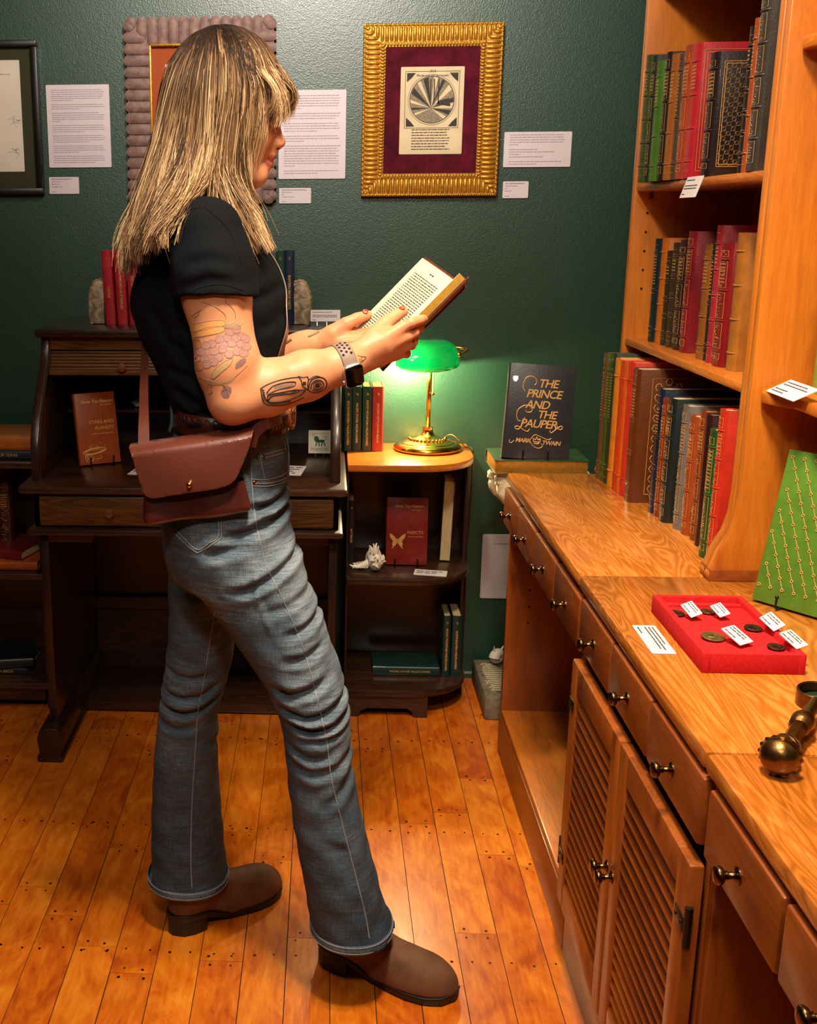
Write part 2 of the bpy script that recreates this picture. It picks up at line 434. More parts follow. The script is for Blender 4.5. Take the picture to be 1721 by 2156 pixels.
def louver_door(parent, y0, y1, z0, z1, knob_y, hinge_y, sgn):
    x0, x1 = XF-.022, XF-.002; st = .048
    mb = MB()
    mb.box(x0, x1, y0, y0+st, z0, z1, .004).box(x0, x1, y1-st, y1, z0, z1, .004)
    mb.box(x0, x1, y0+st-.002, y1-st+.002, z1-.052, z1, .004).box(x0, x1, y0+st-.002, y1-st+.002, z0, z0+.055, .004)
    d = mb.build('door', M['face_z'], parent, sm=40)
    sl = MB(); n = 17; h = (z1-.052-z0-.055)
    for k in range(n):
        zc = z0+.055+h*(k+.5)/n
        T = Matrix.Translation((XF-.011, (y0+y1)/2, zc)) @ Matrix.Rotation(math.radians(-60), 4, 'Y')
        sl.T = T; sl.box(-.0165, .0165, -(y1-y0)/2+st-.004, (y1-y0)/2-st+.004, -.0026, .0026, .002)
    sl.T = None
    sl.build('louver_slats', M['face_y'], d, sm=40)
    MB().box(XF-.002, XF, y0+st, y1-st, z0+.05, z1-.05).build('backing', M['face_z'], d)
    turned_knob(d, knob_y, z0+.27, x0+.001)
    for zz in (z1-.085, z0+.10):
        hb = MB(); hb.mat(0)
        outer = hinge_y
        a, b = (outer, outer+.034*sgn)
        hb.box(x0-.0018, x0+.0005, min(a, b), max(a, b), zz-.011, zz+.011, .001)
        hb.tube([(x0+.004, outer-.004*sgn, zz-.028), (x0+.004, outer-.004*sgn, zz+.028)], .0055, 10)
        for yy in (outer+.008*sgn, outer+.028*sgn): hb.lathe([(.0032, 0), (.0032, .0012), (0, .0022)], (x0-.0015, yy, zz), (-1, 0, 0), 8)
        hb.build('hinge', M['black_metal'], d, sm=40)
louver_door(cB, 1.657, 2.006, .135, .632, 1.672, 2.004, -1)
louver_door(cB, 1.304, 1.654, .135, .632, 1.640, 1.306, 1)
cC = cabinet_shell('open_base_cabinet', 'nearest orange base cabinet, cut by the photo edge, with two drawers over an open bay', .62, 1.296)
p1_, p2_ = at(1540, 1818, X=.468), at(1703, 2083, X=.468)
for y0, y1 in ((1.058, 1.290), (.822, 1.052)):
    drawer_face(cC, y0, y1, .655, .748, (y0+y1)/2, .700)
hole_row(cC, [(XF+.10, 1.2775, z) for z in (.50, .40, .30)], (0, -1, 0), .004)

# ------------------------------------------------------------------ hutch bookcases standing on the counter
XS = .74
def hutch_side(mb, y0, y1, far=False):
    """upright panel with a moulded front edge that sweeps forward into a foot"""
    out = [(XS, 2.55), (XB-.02, 2.55), (XB-.02, CT), (.702, CT), (.696, CT+.012), (.702, CT+.022), (.712, CT+.055), (.728, CT+.085), (.7375, CT+.12), (XS, CT+.165)]
    mb.prism(out, y1-y0, 'y', y0, .003)
def hutch(name, label, y0, y1, shelves, holes=()):
    t = thing(name, label, 'bookcase', (XS, y0, CT))
    for ya, yb in ((y0, y0+.022), (y1-.022, y1)):
        mb = MB(); hutch_side(mb, ya, yb)
        sp = mb.build('side_panel', M['maple_z'], t, sm=40)
        MB().box(.700, .80, ya-.0025, yb+.0025, CT, CT+.022, .002).build('foot_block', M['face_y'], sp, sm=40)
    MB().box(XB-.03, XB-.02, y0+.022, y1-.022, CT, 2.55).build('back_panel', M['maple_z'], t)
    for z in shelves:
        MB().box(XS+.004, XB-.03, y0+.0225, y1-.0225, z-.018, z, .006).build('shelf', M['maple_y'], t, sm=40)
    MB().box(XS, XB-.02, y0, y1, 2.53, 2.55).build('top_board', M['maple_y'], t)
    if holes:
        hole_row(t, holes, (0, -1, 0))
    return t
SH1, SH2 = 1.497, 1.131
hA = hutch('hutch_bookcase', 'honey maple bookcase on the counter against the green wall, filled with leather books', 2.0475, 2.925, (SH2, SH1, 1.95),
      [(.775, 2.9025, z) for z in (1.43, 1.385, 1.34, 1.295, 1.25)]+[(.99, 2.9025, z) for z in (1.43, 1.385, 1.34)])
hB = hutch('hutch_bookcase', 'nearer honey maple bookcase at the right edge, standing behind the green leather book', 1.30, 2.0405, (),
      [(.79, 2.0205, z) for z in (1.495, 1.43, 1.375)])
for z, px_, cat_ in ((1.1, (1596, 826), 0), (1.62, (1683, 84), 1)):
    c = at(*px_, Y=2.02)
    xl = c.x
    pts = [(xl+.008, 2.0195), (xl, 2.005), (xl+.004, 1.98), (xl+.03, 1.93), (xl+.03, 1.324), (XB-.03, 1.324), (XB-.03, 2.0195)]
    MB().prism(pts, .02, 'z', c.z-.016, .004).build('shelf', M['maple_y'], hB, sm=40)
    if cat_ == 0: SHB = c.z+.004; SHBX = xl
# shelf pins under the top shelf of the far bookcase
for y_ in (2.895, 2.62):
    MB().box(.775, .783, y_-.006, y_, SH1-.036, SH1-.018, .001).build('shelf_clip', M['brass_dark'], hA)

# ------------------------------------------------------------------ roll-top desk
YD = 2.79
desk = thing('roll_top_desk', 'dark walnut roll-top desk behind the person', 'desk', (-.36, YD, 0))
MB().box(-.778, .062, YD-.008, WALL_Y-.02, .742, .764, .009).build('writing_surface', M['dark_x'], desk, sm=40)
MB().box(-.758, .052, YD-.012, WALL_Y-.03, .634, .652, .008).build('lower_moulding', M['dark_x'], desk, sm=40)
MB().box(-.742, .040, YD+.016, YD+.03, .652, .742).box(-.742, -.728, YD+.016, WALL_Y-.03, .652, .742).box(.026, .040, YD+.016, WALL_Y-.03, .652, .742).build('apron', M['dark_x'], desk)
for x0, x1 in ((-.728, -.358), (-.342, .028)):
    mb = MB(); mb.box(x0, x1, YD+.004, YD+.02, .657, .736, .006)
    d = mb.build('drawer', M['drawer_dark'], desk, sm=40)
    MB().lathe([(.009, 0), (.008, .006), (.012, .012), (.0135, .018), (.011, .023), (0, .025)], ((x0+x1)/2, YD+.004, .697), (0, -1, 0), 20).build('knob', M['tambour'], d, sm=40)
for sx in (-1, 1):
    xa = -.735 if sx < 0 else .015; xb = xa+.022
    sp = MB().box(xa, xb, YD+.03, WALL_Y-.05, .085, .636, .003).build('side_panel', M['dark_z'], desk, sm=40)
    xc = (xa+xb)/2-.003 if sx < 0 else (xa+xb)/2
    prof = [(-.034, .0), (.032, .0), (.034, .006), (.034, .016), (.027, .022), (.030, .045), (.033, .068), (.029, .088), (.020, .098), (-.018, .098), (-.029, .088), (-.034, .068), (-.031, .045), (-.028, .022), (-.036, .016), (-.036, .006)]
    MB().prism([(xc+a, b) for a, b in prof], .60, 'y', YD-.016, .002).build('trestle_foot', M['dark_y'], desk, sm=45)
MB().prism([(-.713, .634), (-.713, .607), (-.60, .607), (-.585, .634)], .02, 'y', YD+.03).build('corner_bracket', M['dark_x'], desk)
MB().prism([(.015, .634), (.015, .607), (-.10, .607), (-.115, .634)], .02, 'y', YD+.03).build('corner_bracket', M['dark_x'], desk)
MB().box(-.713, .015, WALL_Y-.06, WALL_Y-.04, .235, .272).build('stretcher', M['dark_x'], desk)
MB().box(-.713, .015, 3.107, WALL_Y-.04, .004, .034, .004).box(-.713, .015, WALL_Y-.045, WALL_Y-.03, .034, .085).build('foot_platform', M['dark_x'], desk, sm=40)
MB().box(-.713, .015, WALL_Y-.035, WALL_Y-.025, .085, .634).build('back_panel', M['dark_x'], desk)
# roll-top hood: two S-curved cheeks, top, tambour, pigeonholes
curve = [(3.02, 1.118), (3.015, 1.09), (3.0, 1.06), (2.965, 1.018), (2.925, .975), (2.885, .925), (2.858, .875), (2.848, .83), (2.85, .764)]
cv = [tuple(p)[:2] for p in catmull([(a, b, 0) for a, b in curve], 5)]
for x0 in (-.757, .022):
    MB().prism(cv+[(WALL_Y-.03, .764), (WALL_Y-.03, 1.118)], .022, 'x', x0, .003).build('hood_cheek', M['dark_z'], desk, sm=40)
inner = [(a+.016, b) for a, b in cv]
for x0 in (-.735, .0185):
    MB().tube([(x0+.0015, a+.004, b) for a, b in cv], .003, 6).build('track_bead', M['dark_z'], desk, sm=50)
MB().box(-.768, .060, 2.99, WALL_Y-.015, 1.118, 1.14, .009).build('top_board', M['dark_x'], desk, sm=40)
MB().box(-.735, .022, 3.022, 3.045, 1.083, 1.118, .002).build('top_rail', M['drawer_dark'], desk, sm=40)
tb = MB()
for k in range(6):
    zz = 1.076-.0085*k*1.0; yy = 3.034-.004*k
    tb.tube([(-.735, yy, zz), (.022, yy, zz)], .0052, 8)
tb.box(-.735, .022, 2.996, 3.014, 1.018, 1.032, .003)
tb.build('tambour', M['tambour'], desk, sm=50)
MB().lathe([(.006, 0), (.005, .006), (.009, .010), (.0125, .016), (.0115, .022), (0, .0245)], (-.535, 3.0, 1.042), (0, -1, 0), 20).build('tambour_knob', M['tambour'], desk, sm=40)
MB().box(-.735, .022, WALL_Y-.045, WALL_Y-.03, .764, 1.118).build('hood_back', M['dark_x'], desk)
pg = MB()
YP0 = 3.20
pg.box(-.70, .0, YP0, WALL_Y-.045, .885, .893).box(-.70, .0, YP0, WALL_Y-.045, 1.045, 1.053).box(-.70, -.40, YP0, WALL_Y-.045, .966, .972) if False else pg.box(-.735, .022, YP0, WALL_Y-.045, .885, .893).box(-.735, .022, YP0, WALL_Y-.045, 1.07, 1.078)
for xv in (-.625, -.52, -.415, -.31, -.205, -.10): pg.box(xv, xv+.008, YP0+.005, WALL_Y-.045, .893, 1.07)
pg.box(-.415, -.205, YP0+.005, WALL_Y-.045, .972, .979).box(-.10, .022, YP0+.005, WALL_Y-.045, .96, .967)
pg.build('pigeonholes', M['dark_x'], desk)

# ------------------------------------------------------------------ curved end shelf beside the desk
def curved_unit(name, label, x0, x1, flip, top_mat):
    t = thing(name, label, 'shelf unit', ((x0+x1)/2, 3.1, 0))
    yf, yb = 3.10, WALL_Y-.006
    def outline(inset=0.0):
        r = .16
        if flip > 0:
            pts = [(x0, yb), (x0, yf+inset), (x1-r, yf+inset)]
            for k in range(1, 9):
                a = -PI/2+PI/2*k/9; pts.append((x1-r+(r-inset)*math.cos(a), yf+r+(r-inset)*math.sin(a)))
            pts += [(x1-inset, yf+r), (x1-inset, yb)]
        else:
            pts = [(x1, yb), (x1, yf+inset), (x0, yf+inset), (x0, yb)]
        return pts
    for nm, z, m in (('top_board', .76, top_mat), ('middle_shelf', .43, M['dark_x']), ('bottom_shelf', .09, M['dark_x'])):
        MB().prism(outline(), .0215, 'z', z-.0215, .005).build(nm, m, t, sm=40)
    if flip > 0:
        MB().box(x1-.015, x1+.001, 3.30, yb, .0, .7385, .003).build('side_panel', M['dark_z'], t, sm=40)
        MB().box(x0, x0+.006, yf+.03, yb, .0, .7385, .001).build('side_panel', M['dark_z'], t, sm=40)
        pl = [(x0, .0), (x0+.045, 0), (x0+.05, .018), (x0+.07, .028), (x0+.185, .028), (x0+.20, .018), (x0+.205, 0), (x0+.245, 0), (x0+.245, .0685), (x0, .0685)]
        MB().prism(pl, .018, 'y', yf+.012, .001).build('plinth', M['dark_x'], t)
        MB().box(x0+.227, x0+.245, yf+.03, yb, 0, .0685).build('plinth_side', M['dark_y'], t)
    else:
        MB().box(x1-.018, x1, yf+.02, yb, .0, .7385, .003).build('side_panel', M['dark_z'], t, sm=40)
        MB().box(x0, x1-.02, yf+.012, yf+.03, .03, .0685).box(x0+.0, x0+.44, yf+.012, yf+.03, .0, .03).build('plinth', M['dark_x'], t)
    MB().box(x0+.002, x1-.006, yb-.012, yb-.002, .09, .7385).build('back_panel', M['dark_x'], t)
    return t
cu = curved_unit('curved_end_shelf', 'dark walnut shelf unit with rounded corner under the green lamp', .067, .432, 1, M['pine_x'])
lu = curved_unit('low_shelf_unit', 'dark low shelf unit at the left edge, beside the desk', -1.45, -.80, -1, M['dark_x'])

# ------------------------------------------------------------------ things on the back wall
def print_lines(mb, M4, w, rows, lh, rnd, th=.0004, indent=0.0, bold=False):
    """rows of small grey print, word by word; rows = list of line lengths 0..1, 0 = blank"""
    for i, L in enumerate(rows):
        if L <= 0: continue
        x = -w/2; y = -i*lh; end = -w/2+w*L
        while x < end-.002:
            wl = min(rnd.uniform(.003, .012)*lh/.0062, end-x); hh = lh*(.36 if bold else .26)
            z = .0003
            mb.add([M4 @ Vector(p) for p in ((x, y-hh/2, z), (x+wl, y-hh/2, z), (x+wl, y+hh/2, z), (x, y+hh/2, z))], [(0, 1, 2, 3)])
            x += wl+.0014*lh/.0062
def wall_sheet(corner_a, corner_b, label, rows, bold=()):
    """a mounted paper sheet on the back wall, from upper left to lower right pixel"""
    y = WALL_Y-.004; a, b = at(*corner_a, Y=y), at(*corner_b, Y=y)
    cx, cz, w_, h_ = (a.x+b.x)/2, (a.z+b.z)/2, abs(b.x-a.x), abs(a.z-b.z)
    t = thing('wall_label', label, 'label', (cx, WALL_Y, cz))
    mb = MB(); mb.prism(rounded(cx-w_/2, cx+w_/2, cz-h_/2, cz+h_/2, .0025, 2), .004, 'y', y, 0)
    mb.build('card', M['white_card'], t)
    rnd = random.Random(int(corner_a[0])); tm = MB()
    lh = h_*.9/len(rows)
    T = frame_mat((cx, y-.0002, cz+h_*.45-lh/2), (1, 0, 0), (0, 0, 1))
    print_lines(tm, T, w_*.84, rows, lh, rnd)
    for i in bold:
        print_lines(tm, T @ Matrix.Translation((0, -i*lh, .0001)), w_*.84, [rows[i]*.9], lh, rnd, bold=True)
    tm.build('print', M['ink'], t)
    return t
R1 = [.96, 1, .98, .97, .95, .4, 0, .97, 1, .55, 0, .9, 1, .97, .98, .15, 0, .98, .97, 1, .6, 0, .96, 1, .98, .7, 0, .96, .97, 1, .5, 0, .95, .97, .98, .8]
wall_sheet((96, 179), (235, 352), 'large white text sheet on the green wall between the black and ridged brown frames', R1)
wall_sheet((103, 373), (167, 408), 'small white caption card below the left text sheet', [.85, .4, .35, .45, 0, .15], (0,))
R2 = [.97, 1, .98, .97, .95, .3, 0, 1, .97, .9, 0, .96, .97, .99, .6, 0, .95, 1, .35, 0, 1, .96, .97, .94, .98, .95, .97, .97, .2, 0, .97, .6]
wall_sheet((587, 190), (727, 376), 'large white text sheet on the wall in front of the face of the person', R2, (19,))
wall_sheet((588, 396), (655, 428), 'small white caption card right of the ridged brown frame', [.95, .4, .12, .5, 0, .15], (0,))
wall_sheet((1063, 278), (1201, 351), 'wide white text sheet right of the gold frame', [.95, .97, .98, .96, .15, 0, .5, .8, .2, .6, 0, .95, .5])
wall_sheet((1060, 382), (1112, 417), 'small white caption card below the wide sheet, right of the gold frame', [.9, .6, .15, .3, 0, .2], (0,))

def glass_mat():
    s = NT('picture_glass'); tr = s.n('ShaderNodeBsdfTransparent'); gl = s.n('ShaderNodeBsdfGlossy'); gl.inputs['Roughness'].default_value = .03
    fr = s.n('ShaderNodeFresnel'); fr.inputs[0].default_value = 1.35; mx = s.n('ShaderNodeMixShader')
    s.L.new(fr.outputs[0], mx.inputs[0]); s.L.new(tr.outputs[0], mx.inputs[1]); s.L.new(gl.outputs[0], mx.inputs[2])
    s.L.new(mx.outputs[0], s.N['Material Output'].inputs[0]); return s.m
M['glass'] = glass_mat()
M['frame_gold'] = plain('antique_gold_leaf', 'c9922e', .36, .55, .35, 90, .3, spec=.6)
M['frame_brown'] = plain('weathered_brown_wood_ridges', '7d6258', .6, 0, .45, 55, .6, bscale=120)
M['frame_black'] = plain('black_frame_lacquer', '0e0f0e', .35)
M['mat_olive'] = plain('olive_mat_board', '39391f', .9, 0, .06)
M['mat_orange'] = plain('rust_orange_mat', 'a04a20', .9, 0, .06, 400)
s = NT('crimson_suede_mat'); v = s.coord(); s.set(col=s.ramp(s.noise(v, 28, 4), [(.3, srgb('3c0c16')), (.7, srgb('66162a'))]), rough=.9, spec=.15); M['mat_crimson'] = s.m
def ribbed_frame(t, x0, x1, z0, z1, bw, pitch, yb, dep, m, rr, name='frame', ends=.7, squash=.8):
    """four mitred sides carrying cross ribs"""
    for side in range(4):
        mb = MB()
        L = (x1-x0) if side % 2 == 0 else (z1-z0)
        n = int(L/pitch); p = L/n
        o = {0: (x0, z0), 1: (x1, z0), 2: (x1, z1), 3: (x0, z1)}[side]
        ex = {0: (1, 0), 1: (0, 1), 2: (-1, 0), 3: (0, -1)}[side]; ey = (-ex[1], ex[0])
        def P(a, b, d): return (o[0]+ex[0]*a+ey[0]*b, yb-d, o[1]+ex[1]*a+ey[1]*b)
        mb.add([P(0, 0, 0), P(L, 0, 0), P(L-bw, bw, 0), P(bw, bw, 0), P(0, 0, dep*.55), P(L, 0, dep*.55), P(L-bw, bw, dep*.55), P(bw, bw, dep*.55)],
               [(0, 1, 2, 3), (4, 5, 6, 7), (0, 1, 5, 4), (1, 2, 6, 5), (2, 3, 7, 6), (3, 0, 4, 7)])
        for k in range(n):
            a = (k+.5)*p; ml = min(a, L-a, bw)
            if ml < p*.4: continue
            e = min(ml, bw)-.001
            mb.tube([P(a, .0015, dep*.55), P(a, .004, dep*.62), P(a, max(e-.003, .005), dep*.62), P(a, max(e, .006), dep*.55)], [rr*ends, rr, rr, rr*ends], 8, flat=(Vector((0, 1, 0)), squash))
        mb.build(name, m, t, sm=60)
def place_frame(name, label, x0, x1, z0, z1, yb=WALL_Y-.002):
    return thing(name, label, 'picture frame', ((x0+x1)/2, yb, (z0+z1)/2))
def page(t, mb_name, x0, x1, z0, z1, y, m, r=.002):
    return MB().prism(rounded(x0, x1, z0, z1, r, 2), .002, 'y', y-.002).build(mb_name, m, t)
# gold frame with the round engraving
gx0, gx1, gz0, gz1 = .0995, .4835, 1.482, 1.942
t = place_frame('framed_engraving', 'ornate gold frame with a round engraving on crimson velvet', gx0, gx1, gz0, gz1)
ribbed_frame(t, gx0+.006, gx1-.006, gz0+.006, gz1-.006, .041, .0125, WALL_Y-.004, .030, M['frame_gold'], .0052)
ribbed_frame(t, gx0+.046, gx1-.046, gz0+.046, gz1-.046, .015, .0085, WALL_Y-.004, .034, M['frame_gold'], .0035, 'inner_bead')
ed = MB()
for a, b in (((gx0+.003, gz0+.003), (gx1-.003, gz0+.003)), ((gx1-.003, gz0+.003), (gx1-.003, gz1-.003)), ((gx1-.003, gz1-.003), (gx0+.003, gz1-.003)), ((gx0+.003, gz1-.003), (gx0+.003, gz0+.003))):
    ed.tube([(a[0], WALL_Y-.018, a[1]), (b[0], WALL_Y-.018, b[1])], .0042, 8)
    n = int((Vector(b)-Vector(a)).length/.0125)
    for k in range(n):
        q = Vector(a).lerp(Vector(b), (k+.5)/n); ed.ball((q.x, WALL_Y-.0215, q.y), .0045, 4)
ed.box(gx0, gx1, WALL_Y-.018, WALL_Y-.002, gz0, gz1)
eo = ed.build('outer_edge', M['frame_gold'], t, sm=60)
ix0, ix1, iz0, iz1 = gx0+.060, gx1-.060, gz0+.060, gz1-.060
MB().box(ix0-.004, ix1+.004, WALL_Y-.0225, WALL_Y-.0185, iz0-.004, iz1+.004).build('mat_board', M['mat_crimson'], t)
a, b = at(845, 141, Y=WALL_Y-.025), at(972, 324, Y=WALL_Y-.025)
pg_ = MB().prism(rounded(a.x, b.x, b.z, a.z, .003, 3), .0015, 'y', WALL_Y-.0245).build('printed_page', M['paper_old'], t)
pc = at(910, 210, Y=WALL_Y-.026)
M['engrave_dark'] = plain('engraving_ink', '3a342c', .8, 0, .5, 180)
M['engrave_mid'] = plain('engraving_halftone', '8c8068', .8, 0, .5, 220)
em = MB(); yq = WALL_Y-.0249; rr = .0665
def ring(mb, cx, cz, r0, r1, y, n=48, a0=0, a1=2*PI):
    vs = []
    for k in range(n+1):
        a_ = a0+(a1-a0)*k/n; vs += [(cx+r0*math.cos(a_), y, cz+r0*math.sin(a_)), (cx+r1*math.cos(a_), y, cz+r1*math.sin(a_))]
    mb.add(vs, [(2*k, 2*k+1, 2*k+3, 2*k+2) for k in range(n)])
sq = .075
em.mat(1); ring(em, pc.x, pc.z, 0.0005, rr-.004, yq)
em.mat(0); ring(em, pc.x, pc.z, rr-.005, rr-.0035, yq-.0002); ring(em, pc.x, pc.z, rr, rr+.0008, yq-.0002)
for sx in (-1, 1):
    for sz in (-1, 1):
        em.add([(pc.x+sx*(sq-.004), yq-.0001, pc.z+sz*(sq-.004)), (pc.x+sx*(sq-.028), yq-.0001, pc.z+sz*(sq-.004)), (pc.x+sx*(sq-.017), yq-.0001, pc.z+sz*(sq-.017)), (pc.x+sx*(sq-.004), yq-.0001, pc.z+sz*(sq-.028))], [(0, 1, 2, 3)])
for a_, b_ in (((-sq, -sq), (sq, -sq)), ((sq, -sq), (sq, sq)), ((sq, sq), (-sq, sq)), ((-sq, sq), (-sq, -sq))):
    d = .0006
    em.box(pc.x+min(a_[0], b_[0])-d, pc.x+max(a_[0], b_[0])+d, yq-.0001, yq, pc.z+min(a_[1], b_[1])-d, pc.z+max(a_[1], b_[1])+d)
fx, fz = pc.x-.002, pc.z-.022
rnd = random.Random(5)
for k in range(13):                                   # rays fanning from the foot of the scene
    a_ = math.radians(-35+k*19.5+rnd.uniform(-4, 4)); wd = math.radians(rnd.uniform(3, 7))
    def edge(an):
        dx, dz = math.cos(an), math.sin(an); px0, pz0 = fx-pc.x, fz-pc.z
        bq = px0*dx+pz0*dz; cq = px0*px0+pz0*pz0-(rr-.006)**2; tt = -bq+math.sqrt(bq*bq-cq); return (fx+dx*tt, yq-.0003, fz+dz*tt)
    em.mat(0 if k % 2 else 2)
    em.add([(fx, yq-.0003, fz), edge(a_-wd), edge(a_+wd)], [(0, 1, 2)])
em.mat(0)
em.add([(pc.x+.012, yq-.0004, pc.z-.012), (pc.x+.052, yq-.0004, pc.z-.018), (pc.x+.048, yq-.0004, pc.z+.004), (pc.x+.02, yq-.0004, pc.z-.002)], [(0, 1, 2, 3)])
for q in (-.006, .004, .016): em.box(pc.x+q, pc.x+q+.003, yq-.0004, yq-.0003, pc.z-.01, pc.z+.055)
em.build('round_engraving', [M['engrave_dark'], M['engrave_mid'], M['paper_old']], pg_)
tx = MB(); W2 = b.x-a.x
put_text(tx, 'XVI', .011, frame_mat((pc.x, yq-.0003, a.z-.012), (1, 0, 0), (0, 0, 1)))
put_text(tx, 'Perde una qui sur lucem.', .009, frame_mat((pc.x, yq-.0003, a.z-.023), (1, 0, 0), (0, 0, 1)), shear=.3)
T = frame_mat((pc.x, yq-.0002, b.z+.066), (1, 0, 0), (0, 0, 1))
print_lines(tx, T, W2*.62, [1, .9, .92, 1, .97, .95, .9, .98], .0075, random.Random(9))
tx.build('page_print', M['engrave_dark'], pg_)
MB().box(ix0-.003, ix1+.003, WALL_Y-.0300, WALL_Y-.0288, iz0-.003, iz1+.003).build('glass_pane', M['glass'], t)
# ridged brown frame behind the head
bx0, bx1, bz0, bz1 = -.567, -.1512, 1.470, 1.961
t = place_frame('framed_print', 'ridged brown wooden frame with a rust-orange mat behind the head of the person', bx0, bx1, bz0, bz1)
ribbed_frame(t, bx0, bx1, bz0, bz1, .064, .0292, WALL_Y-.004, .034, M['frame_brown'], .0146, ends=.97, squash=.30)
for a_, b_, c_, d_ in ((bx0+.064, bx1-.064, bz0+.064, bz0+.070), (bx0+.064, bx1-.064, bz1-.070, bz1-.064), (bx0+.064, bx0+.070, bz0+.064, bz1-.064), (bx1-.070, bx1-.064, bz0+.064, bz1-.064)):
    MB().box(a_, b_, WALL_Y-.030, WALL_Y-.01, c_, d_, .002).build('gilt_lip', M['frame_gold'], t, sm=40)
MB().box(bx0+.066, bx1-.066, WALL_Y-.016, WALL_Y-.012, bz0+.066, bz1-.066).build('mat_board', M['mat_orange'], t)
page(t, 'printed_page', bx0+.108, bx1-.108, bz0+.10, bz1-.117, WALL_Y-.016, M['paper'])
MB().box(bx0+.069, bx1-.069, WALL_Y-.024, WALL_Y-.0228, bz0+.069, bz1-.069).build('glass_pane', M['glass'], t)
# black frame at the left edge
a, b = at(78, 84, Y=WALL_Y-.02), at(91, 409, Y=WALL_Y-.02)
kx1 = (a.x+b.x)/2; kz1, kz0 = a.z, b.z; kx0 = kx1-.40
t = place_frame('framed_print', 'thin black frame with an olive mat at the left edge of the photo', kx0, kx1, kz0, kz1)
for a_, b_, c_, d_ in ((kx0, kx1, kz0, kz0+.018), (kx0, kx1, kz1-.018, kz1), (kx0, kx0+.018, kz0+.018, kz1-.018), (kx1-.018, kx1, kz0+.018, kz1-.018)):
    MB().box(a_, b_, WALL_Y-.030, WALL_Y-.002, c_, d_, .003).build('frame_side', M['frame_black'], t, sm=40)
MB().box(kx0+.016, kx1-.016, WALL_Y-.014, WALL_Y-.010, kz0+.016, kz1-.016).build('mat_board', M['mat_olive'], t)
pp = page(t, 'printed_page', kx0+.056, kx1-.054, kz0+.064, kz1-.052, WALL_Y-.014, M['paper'])
dm = MB(); rnd = random.Random(4)
for cx_, cz_ in ((kx1-.075, kz0+.205), (kx1-.078, kz0+.12)):
    for k in range(9):
        a_ = rnd.uniform(0, 2*PI); pts = [(cx_+rnd.uniform(-.006, .006), WALL_Y-.0165, cz_+rnd.uniform(-.006, .006))]
        for q in range(3): pts.append((pts[-1][0]+.006*math.cos(a_), WALL_Y-.0165, pts[-1][2]+.006*math.sin(a_))); a_ += rnd.uniform(-.7, .7)
        dm.tube(pts, .0003, 4)
T = frame_mat((kx1-.19, WALL_Y-.0163, kz1-.09), (1, 0, 0), (0, 0, 1)); print_lines(dm, T, .24, [.95], .006, rnd)
dm.build('drawing', M['engrave_mid'], pp)
MB().box(kx0+.017, kx1-.017, WALL_Y-.024, WALL_Y-.0228, kz0+.017, kz1-.017).build('glass_pane', M['glass'], t)
# white metal cover plate low on the wall
a = at(1017, 1125, Y=WALL_Y-.006); b = at(1014, 1260, Y=WALL_Y-.006)
s = NT('white_enamel'); s.set(col=srgb('cdc8cc'), rough=.22, spec=.6, coat=.4); M['enamel'] = s.m
t = thing('wall_plate', 'white cover plate low on the green wall beside the cabinet', 'wall plate', (a.x+.075, WALL_Y, b.z))
MB().prism(rounded(a.x, a.x+.15, b.z, a.z, .006, 4), .005, 'y', WALL_Y-.006, .0015).build('plate', M['enamel'], t, sm=40)
MB().box(a.x+.035, a.x+.115, WALL_Y-.0068, WALL_Y-.006, a.z-.030, a.z-.0285).build('embossed_line', M['ink'], t)

